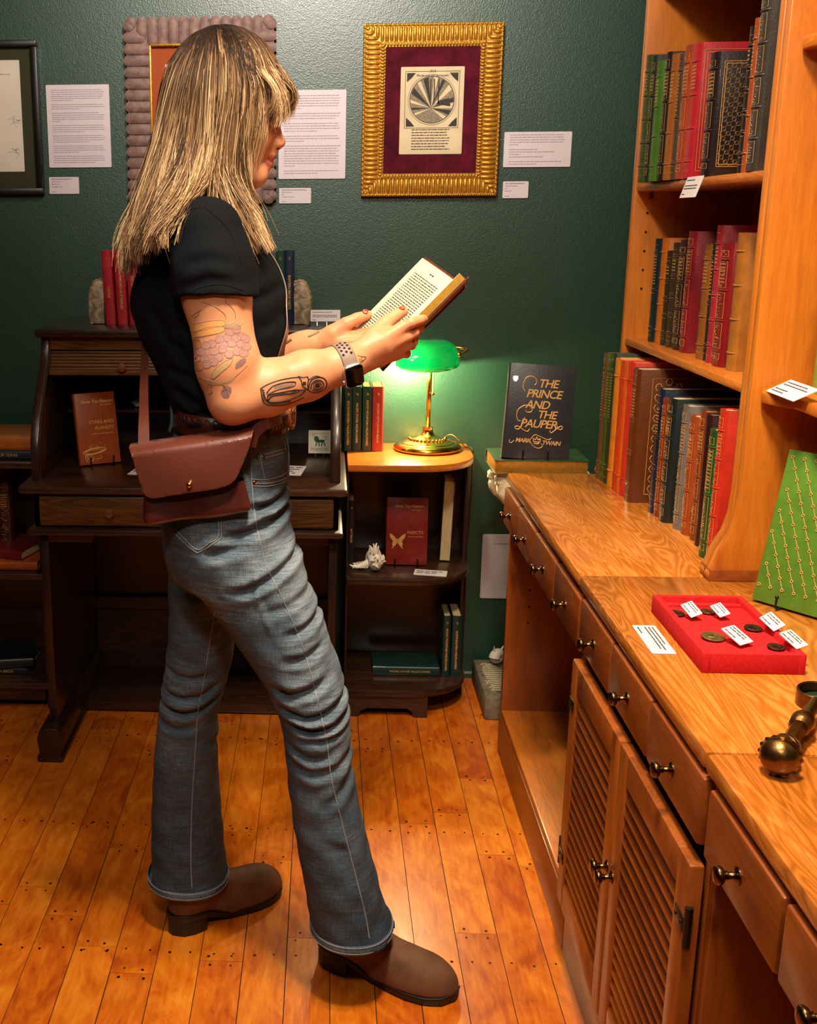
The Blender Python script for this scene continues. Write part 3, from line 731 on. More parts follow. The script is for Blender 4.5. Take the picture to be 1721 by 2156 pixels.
# ------------------------------------------------------------------ books
def book(label, mat4, t_, d_, h_, col, group=None, bands=4, gilt=1, pages='pages', title=None, title_mat='gold', emblem=False, front=None, round_=.35, cat='book', ribbon=False, seed=0):
    """local frame: spine faces -y, thickness along x, origin at the foot of the spine"""
    b = thing('book', label, cat, group=group, mat=mat4)
    lt = leather(col); sq = .003; ct = .0028; rs = min(t_*round_, .012)
    mb = MB()
    mb.prism([(-t_/2, rs*.8), (-t_/2+ct, rs*.8), (-t_/2+ct, d_), (-t_/2, d_)], h_, 'z', 0, .0009)
    mb.prism([(t_/2-ct, rs*.8), (t_/2, rs*.8), (t_/2, d_), (t_/2-ct, d_)], h_, 'z', 0, .0009)
    arc = []
    for k in range(9):
        a_ = PI*k/8; arc.append((-t_/2*math.cos(a_), rs-rs*math.sin(a_)))
    inn = [(x*(1-2*ct/t_) if t_ > 2*ct else x*.5, y+ct) for x, y in arc[::-1]]
    mb.prism(arc+inn, h_, 'z', 0)
    if bands:
        for k in range(bands):
            z = h_*(.13+.74*k/(bands-1)) if bands > 1 else h_*.5
            mb.tube([(x*.90, y-.0004, z) for x, y in arc[1:-1]], .0019, 6)
    mb.build('cover', lt, b, local=True, sm=40)
    MB().prism([(-t_/2+ct, rs+.002), (t_/2-ct, rs+.002), (t_/2-ct, d_-.004), (-t_/2+ct, d_-.004)], h_-.006, 'z', .003).build('page_block', M[pages], b, local=True)
    rnd = random.Random(seed+int(t_*1e5)+int(h_*1e4))
    if gilt:
        g = MB(); n = max(bands, 1)+1
        zs = [0.01]+[h_*(.13+.74*k/(bands-1)) if bands > 1 else h_*.5 for k in range(bands)]+[h_-.01]
        hw = t_*.33
        yf = -.0003
        def yat(x): return rs-rs*math.sqrt(max(0, 1-(2*x/t_)**2))-.0004
        for a_, c_ in zip(zs[:-1], zs[1:]):
            lo, hi = a_+.005, c_-.005
            if hi-lo < .006: continue
            if gilt >= 1:
                for z in (lo, hi): g.tube([(-hw, yat(hw), z), (0, yat(0), z), (hw, yat(hw), z)], .00035, 4)
            if gilt >= 2:
                for x in (-hw, hw): g.tube([(x, yat(hw), lo), (x, yat(hw), hi)], .00035, 4)
                for q in range(int((hi-lo)/.0045)):
                    z = lo+.003+q*.0045; x = rnd.uniform(-.4, .4)*hw; x2 = rnd.uniform(-.8, .8)*hw
                    g.tube([(x, yat(x), z), (x2, yat(x2), z+rnd.uniform(-.002, .003))], .0005, 4)
        lo, hi = (zs[-3]+.006, zs[-2]-.006) if len(zs) > 3 else (h_*.5, h_*.7)
        if not title:
            for q in range(max(1, int((hi-lo)/.007))):
                z = hi-.003-q*.007; x = -hw*.8
                while x < hw*.75:
                    g.add([(x, yat(x), z-.0014), (x+.002, yat(x+.002), z-.0014), (x+.002, yat(x+.002), z+.0014), (x, yat(x), z+.0014)], [(0, 1, 2, 3)]); x += .0032
        g.build('spine_gilding', M['gold'], b, local=True)
    if title:
        g = MB()
        put_text(g, title[0], title[1], frame_mat((0, -.0006, title[2]), (0, 0, -1), (1, 0, 0)), spacing=.92, bold=.0001)
        g.build('spine_title', M[title_mat], b, local=True)
        if emblem:
            g = MB(); z = h_-.022
            g.tube([(-.003, -.0008, z+.001), (0, -.0008, z+.004), (.0005, -.0008, z), (.0035, -.0008, z+.0015)], .0007, 4)
            g.tube([(.003, -.0008, z-.001), (0, -.0008, z-.004), (-.0005, -.0008, z)], .0007, 4)
            g.build('spine_emblem', M[title_mat], b, local=True)
    if ribbon:
        MB().tube([(0, d_-.01, h_*.4), (0, .01, .001), (-.004, -.006, .0007), (-.012, -.03, .0006)], .0022, 6, flat=(Vector((0, 0, 1)), .2)).build('ribbon_marker', leather('c83450'), b, local=True)
    if front: front(b, t_, d_, h_)
    return b
def stand(x, y, z, rz=-90, tilt=0, roll=0):
    return Matrix.Translation((x, y, z)) @ Matrix.Rotation(math.radians(rz), 4, 'Z') @ Matrix.Rotation(math.radians(tilt), 4, 'X') @ Matrix.Rotation(math.radians(roll), 4, 'Y')

# field guides on the desk top
def upright(label, pxc, pyb, Zb, th, h_, col, title, group, lean=0, size=.0095, yfix=None, d_=.125, pages='gold_pages'):
    p = at(pxc, pyb, Z=Zb) if yfix is None else at(pxc, pyb, Y=yfix)
    return book(label, Matrix.Translation((p.x, p.y, Zb+.0005)) @ Matrix.Rotation(math.radians(lean), 4, 'Y'), th, d_, h_, col, group, 0, 0, pages, (title, size, h_*.44), emblem=True, round_=.12)
ZT = 1.14
G1 = 'field guides along the top of the roll-top desk'
upright('red leather book titled MOTHS leaning on the left geode bookend', 234, 684, ZT, .0265, .199, 'b02230', 'MOTHS', G1, -2.4, yfix=3.13)
upright('red leather book titled WESTERN BUTTERFLIES on top of the desk', 259, 684, ZT, .0275, .199, 'b42634', 'WESTERN BUTTERFLIES', G1, -2.0, yfix=3.13)
upright('red leather book titled EASTERN BUTTERFLIES half hidden by the shirt', 284, 684, ZT, .0275, .199, 'b42634', 'EASTERN BUTTERFLIES', G1, -1.7, yfix=3.13)
upright('dark green leather book titled TREES AND SHRUBS on top of the desk', 590, 683, ZT, .0245, .197, '123c34', 'TREES AND SHRUBS', G1, 0, yfix=3.13)
upright('navy leather book titled EASTERN BIRDS NESTS beside the right geode bookend', 609, 683, ZT, .024, .198, '10283c', "EASTERN BIRDS' NESTS", G1, 0, yfix=3.13)
G2 = 'field guides standing beside the green lamp'
upright('dark green leather book titled SOUTHWESTERN WILDFLOWERS at the desk side', 732, 949, .76, .0215, .19, '14382c', 'SOUTHWESTERN WILDFLOWERS', G2, 0, .0092, 3.285)
upright('dark green leather book titled PACIFIC STATES WILDFLOWERS standing on the lit top board', 750.5, 949, .76, .0265, .19, '12342a', 'PACIFIC STATES WILDFLOWERS', G2, 0, .0088, 3.285)
upright('dark green leather book titled ROCKY MOUNTAIN WILDFLOWERS next to the red guide', 772, 949, .76, .0265, .19, '1a3c2e', 'ROCKY MOUNTAIN WILDFLOWERS', G2, 0, .0088, 3.285)
upright('red leather book titled EASTERN REPTILES/AMPHIBIANS nearest the lamp', 794.5, 949, .76, .0315, .19, 'a0302a', 'EASTERN REPTILES/AMPHIBIANS', G2, 0, .0088, 3.285)
G3 = 'field guides on the bottom curved shelf'
upright('dark green book with gold spine title standing left on the bottom curved shelf', 938, 1424, .09, .0225, .19, '12302c', 'ROCKY MOUNTAIN WILDFLOWERS', G3, 0, .0088, 3.216, pages='pages')
upright('dark green book standing rightmost on the bottom curved shelf', 958.5, 1424, .09, .0285, .19, '12302c', 'NORTHEASTERN WILDFLOWERS', G3, 0, .0088, 3.216, pages='pages')
p = at(854, 1423, Y=3.216)
# lying flat: spine to the room, height along x
book('dark green book lying flat on the bottom curved shelf', Matrix.Translation((p.x+.1-.0005, 3.21, .09+.0145)) @ Matrix.Rotation(math.radians(-90), 4, 'Y'), .028, .125, .198, '12302c', None, 0, 0, 'pages', None, round_=.12,
     front=lambda b, t_, d_, h_: (lambda g: (put_text(g, 'PACIFIC STATES WILDFLOWERS', .0085, frame_mat((0, -.0006, h_*.44), (0, 0, -1), (1, 0, 0))), g.build('spine_title', M['gold'], b, local=True)))(MB()))
upright('black book standing in the gap between desk and curved shelf', 739, 1170, .43, .020, .19, '15181a', 'BUTTERFLIES', None, 0, .008, 3.25, pages='pages')

def cover_art(items):
    """items: list of (text, size, x, z, kwargs) placed on the front cover (+x face)"""
    def f(b, t_, d_, h_):
        g = MB()
        for it in items:
            if isinstance(it, str) is False and callable(it): it(g, t_, d_, h_)
            else:
                tx, sz, y, z, kw = it; put_text(g, tx, sz, frame_mat((t_/2+.0004, y*d_, z*h_), (0, 1, 0), (0, 0, 1)), **kw)
        g.build('cover_lettering', M['gold'], b, local=True)
    return f
def cl(g, t_, pts, r=.0007, d=1, h=1, m=6):
    g.tube([(t_/2+.0005, y*d, z*h) for y, z, _ in catmull([(a, b, 0) for a, b in pts], m)], r, 4, flat=(Vector((1, 0, 0)), .4))
def sig(g, t_, d_, h_, y0, z0, s):
    cl(g, t_, [(y0, z0-.02*s), (y0+.02*s, z0+.02*s), (y0-.02*s, z0+.012*s), (y0-.03*s, z0+.002*s), (y0, z0+.004*s)], .0006, 1, 1)
def easel(label, base, yaw, w_=.07, tilt=15):
    """small black wire easel: two hooks in front, two legs behind; local -y is the front"""
    t = thing('display_easel', label, 'easel', mat=Matrix.Translation(base) @ Matrix.Rotation(yaw, 4, 'Z'))
    for sx in (-1, 1):
        x = sx*w_/2; tt = math.tan(math.radians(tilt))
        mb = MB()
        mb.tube([(x, -.012, .022), (x, -.014, .006), (x, -.010, .003), (x, .012, .003), (x, .024, .012), (x, .024+.11*tt, .12)], .0019, 8)
        mb.ball((x, -.012, .024), .0035, 6)
        mb.build('hook', M['black_metal'], t, local=True, sm=50)
    mb = MB(); mb.tube([(-w_/2, .024+.11*tt, .12), (w_/2, .024+.11*tt, .12)], .0017, 8)
    mb.tube([(0, .024+.11*tt, .12), (0, .085, .003)], .0017, 8)
    mb.build('back_leg', M['black_metal'], t, local=True, sm=50)
    return t
def displayed(label, bl, br, Zb, tilt, th, w_, h_, col, front, easel_label, ew=.065, pages='gold_pages', yaw=None, roll=0):
    """front cover towards the room, leaning back by tilt; bl, br = foot corners in the world"""
    bl, br = Vector(bl), Vector(br); ya = math.atan2(br.y-bl.y, br.x-bl.x) if yaw is None else yaw
    base = Vector((bl.x, bl.y, Zb))
    Mx = Matrix.Translation(base) @ Matrix.Rotation(ya, 4, 'Z') @ Matrix.Rotation(math.radians(-tilt), 4, 'X') @ Matrix.Translation((0, th/2, .0045)) @ Matrix.Rotation(math.radians(roll), 4, 'Y') @ Matrix.Rotation(-PI/2, 4, 'Z')
    b = book(label, Mx, th, w_, h_, col, None, 0, 0, pages, None, front=front, round_=.2)
    if easel_label:
        dirv = Vector((math.cos(ya), math.sin(ya), 0)); n = Vector((-dirv.y, dirv.x, 0))
        c = base+dirv*(w_*.5)
        easel(easel_label, Vector((c.x, c.y, Zb-.0)) + n*.0, ya, ew, tilt)
    return b
def planets(g, t_, d_, h_):
    c = (.045, .036)
    for k in range(9): cl(g, t_, [(c[0]+.017*math.cos(q/10*PI), c[1]+.004+.014*math.sin(q/10*PI)) for q in range(11)], .0005)
    for r in (.034, .030, .024): cl(g, t_, [(c[0]+r*math.cos(q/12*2*PI), c[1]+r*.24*math.sin(q/12*2*PI)+.12*r*math.cos(q/12*2*PI)) for q in range(13)], .0005)
    for k in range(4): cl(g, t_, [(c[0]-.015+k*.001, c[1]+.004+k*.003), (c[0], c[1]+.002+k*.003), (c[0]+.015-k*.001, c[1]+.004+k*.003)], .0004)
    c2 = (.028, .018)
    cl(g, t_, [(c2[0]+.0115*math.cos(q/12*2*PI), c2[1]+.0115*math.sin(q/12*2*PI)) for q in range(13)], .0005)
    for k in range(3): cl(g, t_, [(c2[0]-.008, c2[1]-.006+k*.005), (c2[0]-.001, c2[1]-.002+k*.005), (c2[0]+.008, c2[1]-.005+k*.006)], .0004)
    cl(g, t_, [(.045, .014), (.062, .016), (.060, .026)], .0005)
    for q in ((.03, .062), (.062, .058), (.075, .05)): cl(g, t_, [(q[0]-.0015, q[1]), (q[0]+.0015, q[1])], .0006)
art = cover_art([('Roger Tory Peterson', .0125, .55, .875, dict(shear=.45, spacing=.85, bold=.0002)), ('Field Guides', .0065, .75, .825, dict(shear=.4)), ('STARS AND', .0135, .62, .585, {}), ('PLANETS', .0135, .68, .50, {}), ('by Menzel and Pasachoff', .0062, .60, .425, dict(shear=.4)), planets])
bl, br = at(170, 984, Z=.764), at(266, 974, Z=.764)
displayed('tan leather book titled STARS AND PLANETS on an easel inside the desk', bl, br, .764, 12, .020, .118, .196, '96441c', art, 'small black wire easel holding the tan book inside the desk', .066)
def butterfly(g, t_, d_, h_):
    cx, cz = .035, .070
    for s_ in (-1, 1):
        for pts in ([(0, .002), (.006, .010), (.014, .018), (.0225, .023), (.022, .012), (.016, .004), (.013, -.001), (.004, -.001)], [(0, 0), (.008, -.001), (.014, -.002), (.0155, -.010), (.013, -.016), (.017, -.021), (.015, -.022), (.010, -.017), (.004, -.010)]):
            v = [(t_/2+.0005, cx+s_*a, cz+b) for a, b in pts]
            g.add(v, [tuple(range(len(v))) if s_ > 0 else tuple(range(len(v)))[::-1]])
    cl(g, t_, [(cx, cz-.008), (cx, cz+.008)], .0012)
art = cover_art([('Roger Tory Peterson', .0115, .55, .88, dict(shear=.45, spacing=.85, bold=.0002)), ('Field Guides', .006, .72, .82, dict(shear=.4)), ('INSECTS', .0125, .70, .485, {}), ('Borror and White', .006, .72, .425, dict(shear=.4)), butterfly])
bl, br = at(811, 1187, Y=3.225), at(897, 1190, Y=3.222)
displayed('red leather book titled INSECTS with a gold butterfly, on the middle curved shelf', bl, br, .430, 8, .020, .122, .197, '7e2018', art, 'small black wire easel holding the red INSECTS book', .066)
# The Prince and the Pauper
def swashes(g, t_, d_, h_):
    H = h_; D = d_
    cl(g, t_, [(.40*D, .785*H), (.42*D, .80*H), (.415*D, .845*H), (.345*D, .872*H), (.27*D, .855*H), (.235*D, .80*H), (.235*D, .745*H), (.27*D, .71*H)], .0010)
    cl(g, t_, [(.30*D, .515*H), (.325*D, .495*H), (.38*D, .50*H), (.395*D, .53*H), (.345*D, .562*H), (.27*D, .56*H), (.19*D, .515*H), (.175*D, .455*H), (.20*D, .405*H), (.24*D, .40*H)], .0010)
    cl(g, t_, [(.30*D, .44*H), (.27*D, .37*H), (.23*D, .315*H), (.175*D, .315*H), (.17*D, .335*H), (.22*D, .34*H), (.30*D, .305*H), (.36*D, .295*H), (.385*D, .325*H)], .0010)
    cl(g, t_, [(.77*D, .40*H), (.80*D, .35*H), (.84*D, .335*H), (.87*D, .355*H), (.85*D, .372*H), (.80*D, .352*H), (.72*D, .30*H), (.69*D, .305*H), (.69*D, .325*H)], .0010)
    cl(g, t_, [(.17*D, .19*H), (.135*D, .165*H), (.10*D, .17*H), (.105*D, .20*H)], .0008)
    cl(g, t_, [(.40*D, .21*H), (.45*D, .15*H), (.54*D, .125*H), (.60*D, .15*H), (.57*D, .175*H)], .0008)
    cl(g, t_, [(.42*D, .22*H), (.47*D, .262*H), (.55*D, .25*H), (.66*D, .222*H), (.72*D, .235*H)], .0008)
    cl(g, t_, [(.46*D, .19*H), (.455*D, .225*H), (.485*D, .21*H), (.505*D, .24*H), (.525*D, .21*H), (.555*D, .225*H), (.55*D, .19*H), (.46*D, .19*H)], .0011)
    cl(g, t_, [(.465*D, .175*H), (.505*D, .168*H), (.545*D, .175*H)], .0012)
k = dict(shear=.22, spacing=.88, bold=.0003)
art = cover_art([('THE', .030, .60, .80, k), ('PRINCE', .030, .55, .69, k), ('AND', .030, .47, .575, k), ('THE', .029, .62, .475, k), ('PAUPER', .030, .51, .375, k), ('MARK', .0155, .30, .195, k), ('TWAIN', .0155, .72, .185, k), swashes])
ZG = .806
bl, br = at(1056, 962, Y=2.965), at(1198, 972, Y=2.965)
displayed('large charcoal book titled THE PRINCE AND THE PAUPER on an easel', (bl.x, 2.97, 0), (bl.x+.17, 2.97, 0), ZG, 9, .026, .174, .248, '2a2c33', art, 'black wire easel under THE PRINCE AND THE PAUPER book', .064, roll=3.5, yaw=-.02)
# green book lying under it, on the plaster capital
x0 = at(1041, 985, Y=2.96).x
book('thick green book with gilt pages lying under the charcoal book', Matrix.Translation((x0+.245, 3.13, ZG-.0195)) @ Matrix.Rotation(math.radians(180), 4, 'Z') @ Matrix.Rotation(math.radians(90), 4, 'Y') @ Matrix.Rotation(0, 4, 'X'), .038, .172, .245, '2c4a2a', None, 0, 0, 'gold_pages', None, round_=.3)

# ------------------------------------------------------------------ plaster capital in the corner, carrying the green book
def noisy(bm_or_mb, amp, scale, seed=0):
    from mathutils import noise as nz
    for i, v in enumerate(bm_or_mb.v):
        d = nz.noise(v*scale+Vector((seed, seed, seed))); e = nz.noise(v*scale*2.3+Vector((seed+5, 0, 3)))
        c = nz.noise_vector(v*scale)
        bm_or_mb.v[i] = v + c*amp*.6 + Vector((d, e, d*e))*amp*.4
M['plaster'] = plain('ivory_plaster', 'f2e6c4', .75, 0, .12, 60, .4, bscale=160)
M['shell'] = plain('white_shell', 'efe4d8', .55, 0, .08, 90, .3, bscale=200)
a = at(1030, 985, Y=3.08); zc = ZG-.0395
cap = thing('wall_bracket', 'ivory carved plaster bracket in the corner under the green book', 'bracket', (.56, WALL_Y, zc-.1))
MB().box(.462, .68, 2.98, 3.17, zc-.010, zc-.001, .004).build('abacus', M['plaster'], cap, sm=40)
for k in range(15):
    ang = PI*(-.12+1.24*k/14); cx, cy = .582, 3.048; tier = k % 2
    mb = MB(); dx, dy = -math.cos(ang), -math.sin(ang)
    R0, R1_ = .070, (.112 if tier else .098); zt = zc-(.018 if tier else .040)
    pts = [(cx+dx*R0*.95, cy+dy*R0*.95, zc-.090), (cx+dx*R1_*.92, cy+dy*R1_*.92, zc-.066), (cx+dx*R1_*.98, cy+dy*R1_*.98, zt-.012), (cx+dx*R1_*1.05, cy+dy*R1_*1.05, zt), (cx+dx*R1_*1.08, cy+dy*R1_*1.08, zt-.016)]
    mb.tube(catmull(pts, 5), [.015+.009*math.sin(i*.16) for i in range(21)], 10)
    for q in range(3):
        u = pts[1+q]; mb.ball((u[0]+dx*.006, u[1]+dy*.006, u[2]), .015, 5, (1, 1, .9))
    noisy(mb, .008, 90, k)
    for v in mb.v: v.z = min(v.z, zc-.0105)
    mb.build('acanthus_leaf', M['plaster'], cap, sm=60)
MB().lathe([(.068, -.10), (.088, -.05), (.095, -.0105)], (.582, 3.048, zc), (0, 0, 1), 24).build('bell', M['plaster'], cap, sm=50)
MB().lathe([(.0, -.175), (.03, -.17), (.050, -.14), (.066, -.115), (.080, -.096)], (.582, 3.048, zc), (0, 0, 1), 24).build('corbel_base', M['tambour'], cap, sm=50)
MB().box(.545, .605, 3.12, WALL_Y-.001, zc-.13, zc-.03, .004).build('wall_mount', M['plaster'], cap, sm=40)

# fossil cast and white shell behind it, on the floor
s = NT('grey_fossil_stone'); v = s.coord(); s.set(col=s.ramp(s.noise(v, 40, 6), [(.3, srgb('5e5444')), (.7, srgb('8a7e66'))]), rough=.7)
s.bump(s.noise(v, 160, 5), .6, .002); M['stone'] = s.m
t = thing('fossil_slab', 'grey stone block carved with a ribbed fossil on the floor beside the cabinet', 'carved stone', (.53, 3.12, 0))
fo = MB().box(.476, .60, 3.105, 3.40, 0.0, .075, .008); fo.build('slab', M['stone'], t, sm=40)
fm = MB()
for k in range(13):
    u = k/12; y = 3.14+.2*u; xm = .528+.008*math.sin(u*5); wdt = .014+.022*math.sin(PI*min(1, u*.9+.1))
    pts = [(xm-wdt, y+.012, .0755), (xm-wdt*.6, y+.002, .079), (xm, y-.003, .0805), (xm+wdt*.6, y+.002, .079), (xm+wdt, y+.012, .0755)]
    fm.tube([(a, b, c+.001) for a, b, c in pts], .0030, 6)
M['relief'] = plain('pale_worn_relief', 'b8ab8c', .7, 0, .2, 80)
fm.build('fossil_relief', M['relief'], t, sm=60)
for k, (x, y, r) in enumerate(((.50, 3.15, .009), (.493, 3.20, .006), (.50, 3.33, .010), (.495, 3.27, .006), (.585, 3.13, .008))):
    MB().tube([(x, y, .074), (x+r, y+r*.8, .078), (x+r*.4, y+2*r, .078), (x-r*.6, y+1.4*r, .076)], .0032, 6).build('relief_scroll', M['relief'], t, sm=60)
def spiky_shell(name, label, loc, size, n, seed, rot=0, canal=True, mat='shell', lying=True):
    """murex-like shell: coiled body, rows of frilled spines, a long siphonal canal"""
    T = Matrix.Translation(loc) @ Matrix.Rotation(rot, 4, 'Z') @ Matrix.Scale(size, 4)
    t = thing(name, label, 'seashell', mat=Matrix.Translation(loc))
    rnd = random.Random(seed); mb = MB(); mb.T = T
    turns = 3.2; prev = None
    rings = []
    for i in range(61):
        u = i/60; a = u*turns*2*PI; r = .30*(1-u)**1.3; rad = .34*(1-u)**1.15+.012
        c = Vector((.1+.62*u+.0, r*math.cos(a), .36+r*math.sin(a)*.9)); rings.append((c, rad))
    mb.tube([c for c, r in rings], [r for c, r in rings], 14)
    if canal: mb.tube([(.0, .0, .30), (-.30, -.05, .17), (-.58, -.08, .10), (-.85, -.10, .12), (-.98, -.1, .2)], [.24, .15, .09, .055, .02], 10)
    for k in range(n):
        i = rnd.randrange(0, 48); c, rad = rings[i]; a = rnd.uniform(-.5, PI+.5)
        d = Vector((rnd.uniform(-.35, .35), math.cos(a), math.sin(a))).normalized()
        if d.z < -.3: d.z *= -.5
        p0 = c+d*rad*.8; L = rnd.uniform(.14, .34)*(rad/.34+.35); bend = Vector((rnd.uniform(-.5, .1), rnd.uniform(-.3, .3), rnd.uniform(-.2, .3)))*L
        mb.tube([p0, p0+d*L*.5, p0+d*L+bend*.6], [.070, .055, .026], 6)
    if canal:
        for k in range(8):
            x = -.12-.09*k; mb.tube([(x, -.05, .18), (x-.04, -.03+.0*k, .32-.012*k), (x-.1, 0, .38-.02*k)], [.035, .025, .01], 5)
            mb.tube([(x, -.08, .16), (x-.04, -.18, .10), (x-.1, -.22, .06)], [.035, .025, .01], 5)
    mb.T = None
    noisy(mb, .0016*size/.05, 130)
    zmin = min(v.z for v in mb.v)-loc[2]
    for v in mb.v: v.z -= zmin-.0003
    mb.build('shell_body', M[mat], t, sm=60)
    return t
p = at(775, 1205, Z=.43)
spiky_shell('murex_shell', 'white spiny murex shell on the middle curved shelf beside the red book', (p.x+.008, p.y+.02, .4302), .062, 150, 5)
p = at(1062, 1418, Y=3.34)
spiky_shell('conch_shell', 'white curled shell lying on the fossil stone block', (.548, 3.335, .0818), .05, 14, 8, 2.2, False)
p = at(286, 850, Y=3.27)
for q, (px_, sd, lb, hh) in enumerate(((286, 3, 'small white knobbly shell in a pigeonhole of the desk beside the bag strap', .0), (617, 6, 'small pale shell in a right-hand pigeonhole of the desk', .0))):
    p = at(px_, 858, Y=3.24)
    spiky_shell('small_shell', lb, (p.x, 3.24, .8937), .024, 24, sd, 1.2, False)

# geode bookends on top of the desk
s = NT('geode_agate'); v = s.coord(rnd=False); s.set(col=s.ramp(s.noise(v, 34, 6, .6, 1.0), [(.3, srgb('5a4c38')), (.45, srgb('8f7f66')), (.56, srgb('b8a88c')), (.7, srgb('d8ccb4'))]), rough=.35, coat=.4)
s.bump(s.noise(v, 90, 5), .5, .003); M['geode'] = s.m
M['geode_rind'] = plain('geode_rind', 'b49a6a', .8, 0, .3, 80, .8, bscale=120)
def geode(label, xl, xr, ztop, yf, flip, seed):
    t = thing('geode_bookend', label, 'bookend', ((xl+xr)/2, yf, 1.14)); rnd = random.Random(seed)
    w_ = xr-xl; h_ = ztop-1.1405
    prof = [(1, 0), (1, .85), (.93, .96), (.75, 1.0), (.52, .985), (.34, .93), (.20, .82), (.11, .68), (.04, .52), (.06, .36), (.03, .2), (.10, .1), (.16, 0)]
    pts = [(xl+w_*(a if not flip else 1-a), 1.1405+h_*b) for a, b in [(c[0], c[1]) for c in [p_[:2] for p_ in [tuple(q) for q in catmull([(a, b, 0) for a, b in prof], 4)]]]]
    pts = [(x+rnd.uniform(-.0012, .0012), max(1.1405, z+rnd.uniform(-.001, .001))) for x, z in pts]
    mb = MB(); mb.prism(pts, .05, 'y', yf, .004); mb.build('polished_slab', M['geode'], t, sm=35)
    if True:
        # rough rind all along the round edge
        r_ = MB(); edge = [(x, yf+.026, z) for x, z in pts[4:-1]]
        r_.tube(edge, .0042, 8, flat=(Vector((0, 1, 0)), 6.0)); noisy(r_, .0022, 220, seed)
        for i, v_ in enumerate(r_.v): v_.z = max(v_.z, 1.1406)
        r_.build('rind', M['geode_rind'], t, sm=60)
a, b = at(187, 683, Y=3.15), at(224, 590, Y=3.15)
geode('grey geode bookend left of the MOTHS book on the desk top', a.x, b.x-.008, b.z, 3.145, False, 2)
a, b = at(618, 683, Y=3.14), at(657, 592, Y=3.14)
geode('speckled geode bookend right of the navy book on the desk top', a.x+.001, b.x, b.z, 3.135, True, 5)

# small cards
def flat_card(label, corners, Z, lines, name='label_card', face=None, seed=0):
    """a small printed card lying on a surface; corners in order: start of text line side, clockwise from above"""
    P = [Vector(c) for c in corners]
    c = (P[0]+P[1]+P[2]+P[3])/4
    ex = ((P[1]+P[2])/2-(P[0]+P[3])/2); ey = ((P[0]+P[1])/2-(P[2]+P[3])/2)
    w_, h_ = ex.length, ey.length; ex.normalize(); n = ex.cross(ey).normalized(); ey = n.cross(ex)
    T = frame_mat(c, ex, ey)
    t = thing(name, label, 'label', mat=T)
    MB().prism(rounded(-w_/2, w_/2, -h_/2, h_/2, .0012, 2), .0012, 'z', 0).build('card', M['white_card'], t, local=True)
    g = MB(); lh = h_*.8/max(len(lines), 1)
    TT = Matrix.Translation((0, h_*.4-lh/2, .0013)); rnd = random.Random(seed+int(w_*1e5))
    print_lines(g, TT, w_*.86, lines, min(lh, h_/3.5), rnd, bold=True)
    g.build('print', M['ink_dark'], t, local=True)
    return t
def card_tilt(label, quad, Z, lines, aspect, **k):
    """a card propped at an angle: the plane through its lowest corner that makes the outline square-cornered"""
    low = at(*max(quad, key=lambda q: q[1]), Z=Z); best = None
    rays = [at(x, y, Z=Z)-Vector((0, 0, EYE)) for x, y in quad]
    for it in range(0, 61, 3):
        for ia in range(0, 360, 10):
            n = Vector((math.sin(math.radians(it))*math.cos(math.radians(ia)), math.sin(math.radians(it))*math.sin(math.radians(ia)), math.cos(math.radians(it))))
            P = []
            for r in rays:
                den = r.dot(n)
                if abs(den) < 1e-6: break
                P.append(Vector((0, 0, EYE))+r*((low-Vector((0, 0, EYE))).dot(n)/den))
            if len(P) < 4: continue
            e1 = (P[1]-P[0]+P[2]-P[3])/2; e2 = (P[3]-P[0]+P[2]-P[1])/2
            if min(p.z for p in P) < Z-.0008: continue
            cost = abs(e1.normalized().dot(e2.normalized()))*2+abs(math.log(e1.length/e2.length/aspect))+it*.004
            if best is None or cost < best[0]: best = (cost, P)
    return flat_card(label, best[1], 0, lines, **k)
def zc_(px_, py_, Z): return at(px_, py_, Z=Z)
def card_px(label, quad, Z, lines, **k): return flat_card(label, [zc_(x, y, Z) for x, y in quad], Z, lines, **k)
# quads: top-left, top-right, bottom-right, bottom-left of the printed text
card_px('white label lying on the middle curved shelf before the red INSECTS book', [(873, 1199), (940, 1203), (943, 1215), (872, 1210)], .4305, [.9, .7])
card_px('white label lying on the desk surface right of the jeans', [(600, 981), (642, 982), (638, 1002), (596, 1000)], .7645, [.9, .8, .5, .7])
card_px('white label on the desk surface peeking out left of the bag', [(285, 984), (325, 984), (322, 1002), (274, 998)], .7645, [.9, .6])
card_px('large white label on the countertop left of the red coin tray', [(1381, 1318), (1423, 1378), (1376, 1377), (1329, 1318)], .7805, [.7, .95, .9, 0, .3])
# price card on tiny feet on the desk top
a, b = at(654, 681, Y=3.10), at(717, 656, Y=3.10)
t = thing('label_card', 'white price card on a tiny clear stand right of the geode', 'label', (a.x+.04, 3.10, 1.14))
T = frame_mat(((a.x+b.x)/2, 3.112, (a.z+b.z)/2+.004), (1, 0, 0), (0, math.sin(.35), math.cos(.35)))
W_, H_ = abs(b.x-a.x), abs(b.z-a.z)
mb = MB(); mb.T = T; mb.prism(rounded(-W_/2, W_/2, -H_/2, H_/2, .001, 2), .001, 'z', -.001); mb.build('card', M['white_card'], t)
g = MB(); print_lines(g, T @ Matrix.Translation((0, H_*.3, .0002)), W_*.86, [.8, 0, .95, .95, 0, .15], H_/7.5, random.Random(3), bold=True); g.build('print', M['ink_dark'], t)
for sx in (-.022, .004): MB().tube([((a.x+b.x)/2+sx, 3.098, 1.1405), ((a.x+b.x)/2+sx, 3.104, 1.150), ((a.x+b.x)/2+sx, 3.13, 1.1405)], .0012, 6).build('stand_foot', M['steel'], t, sm=50)
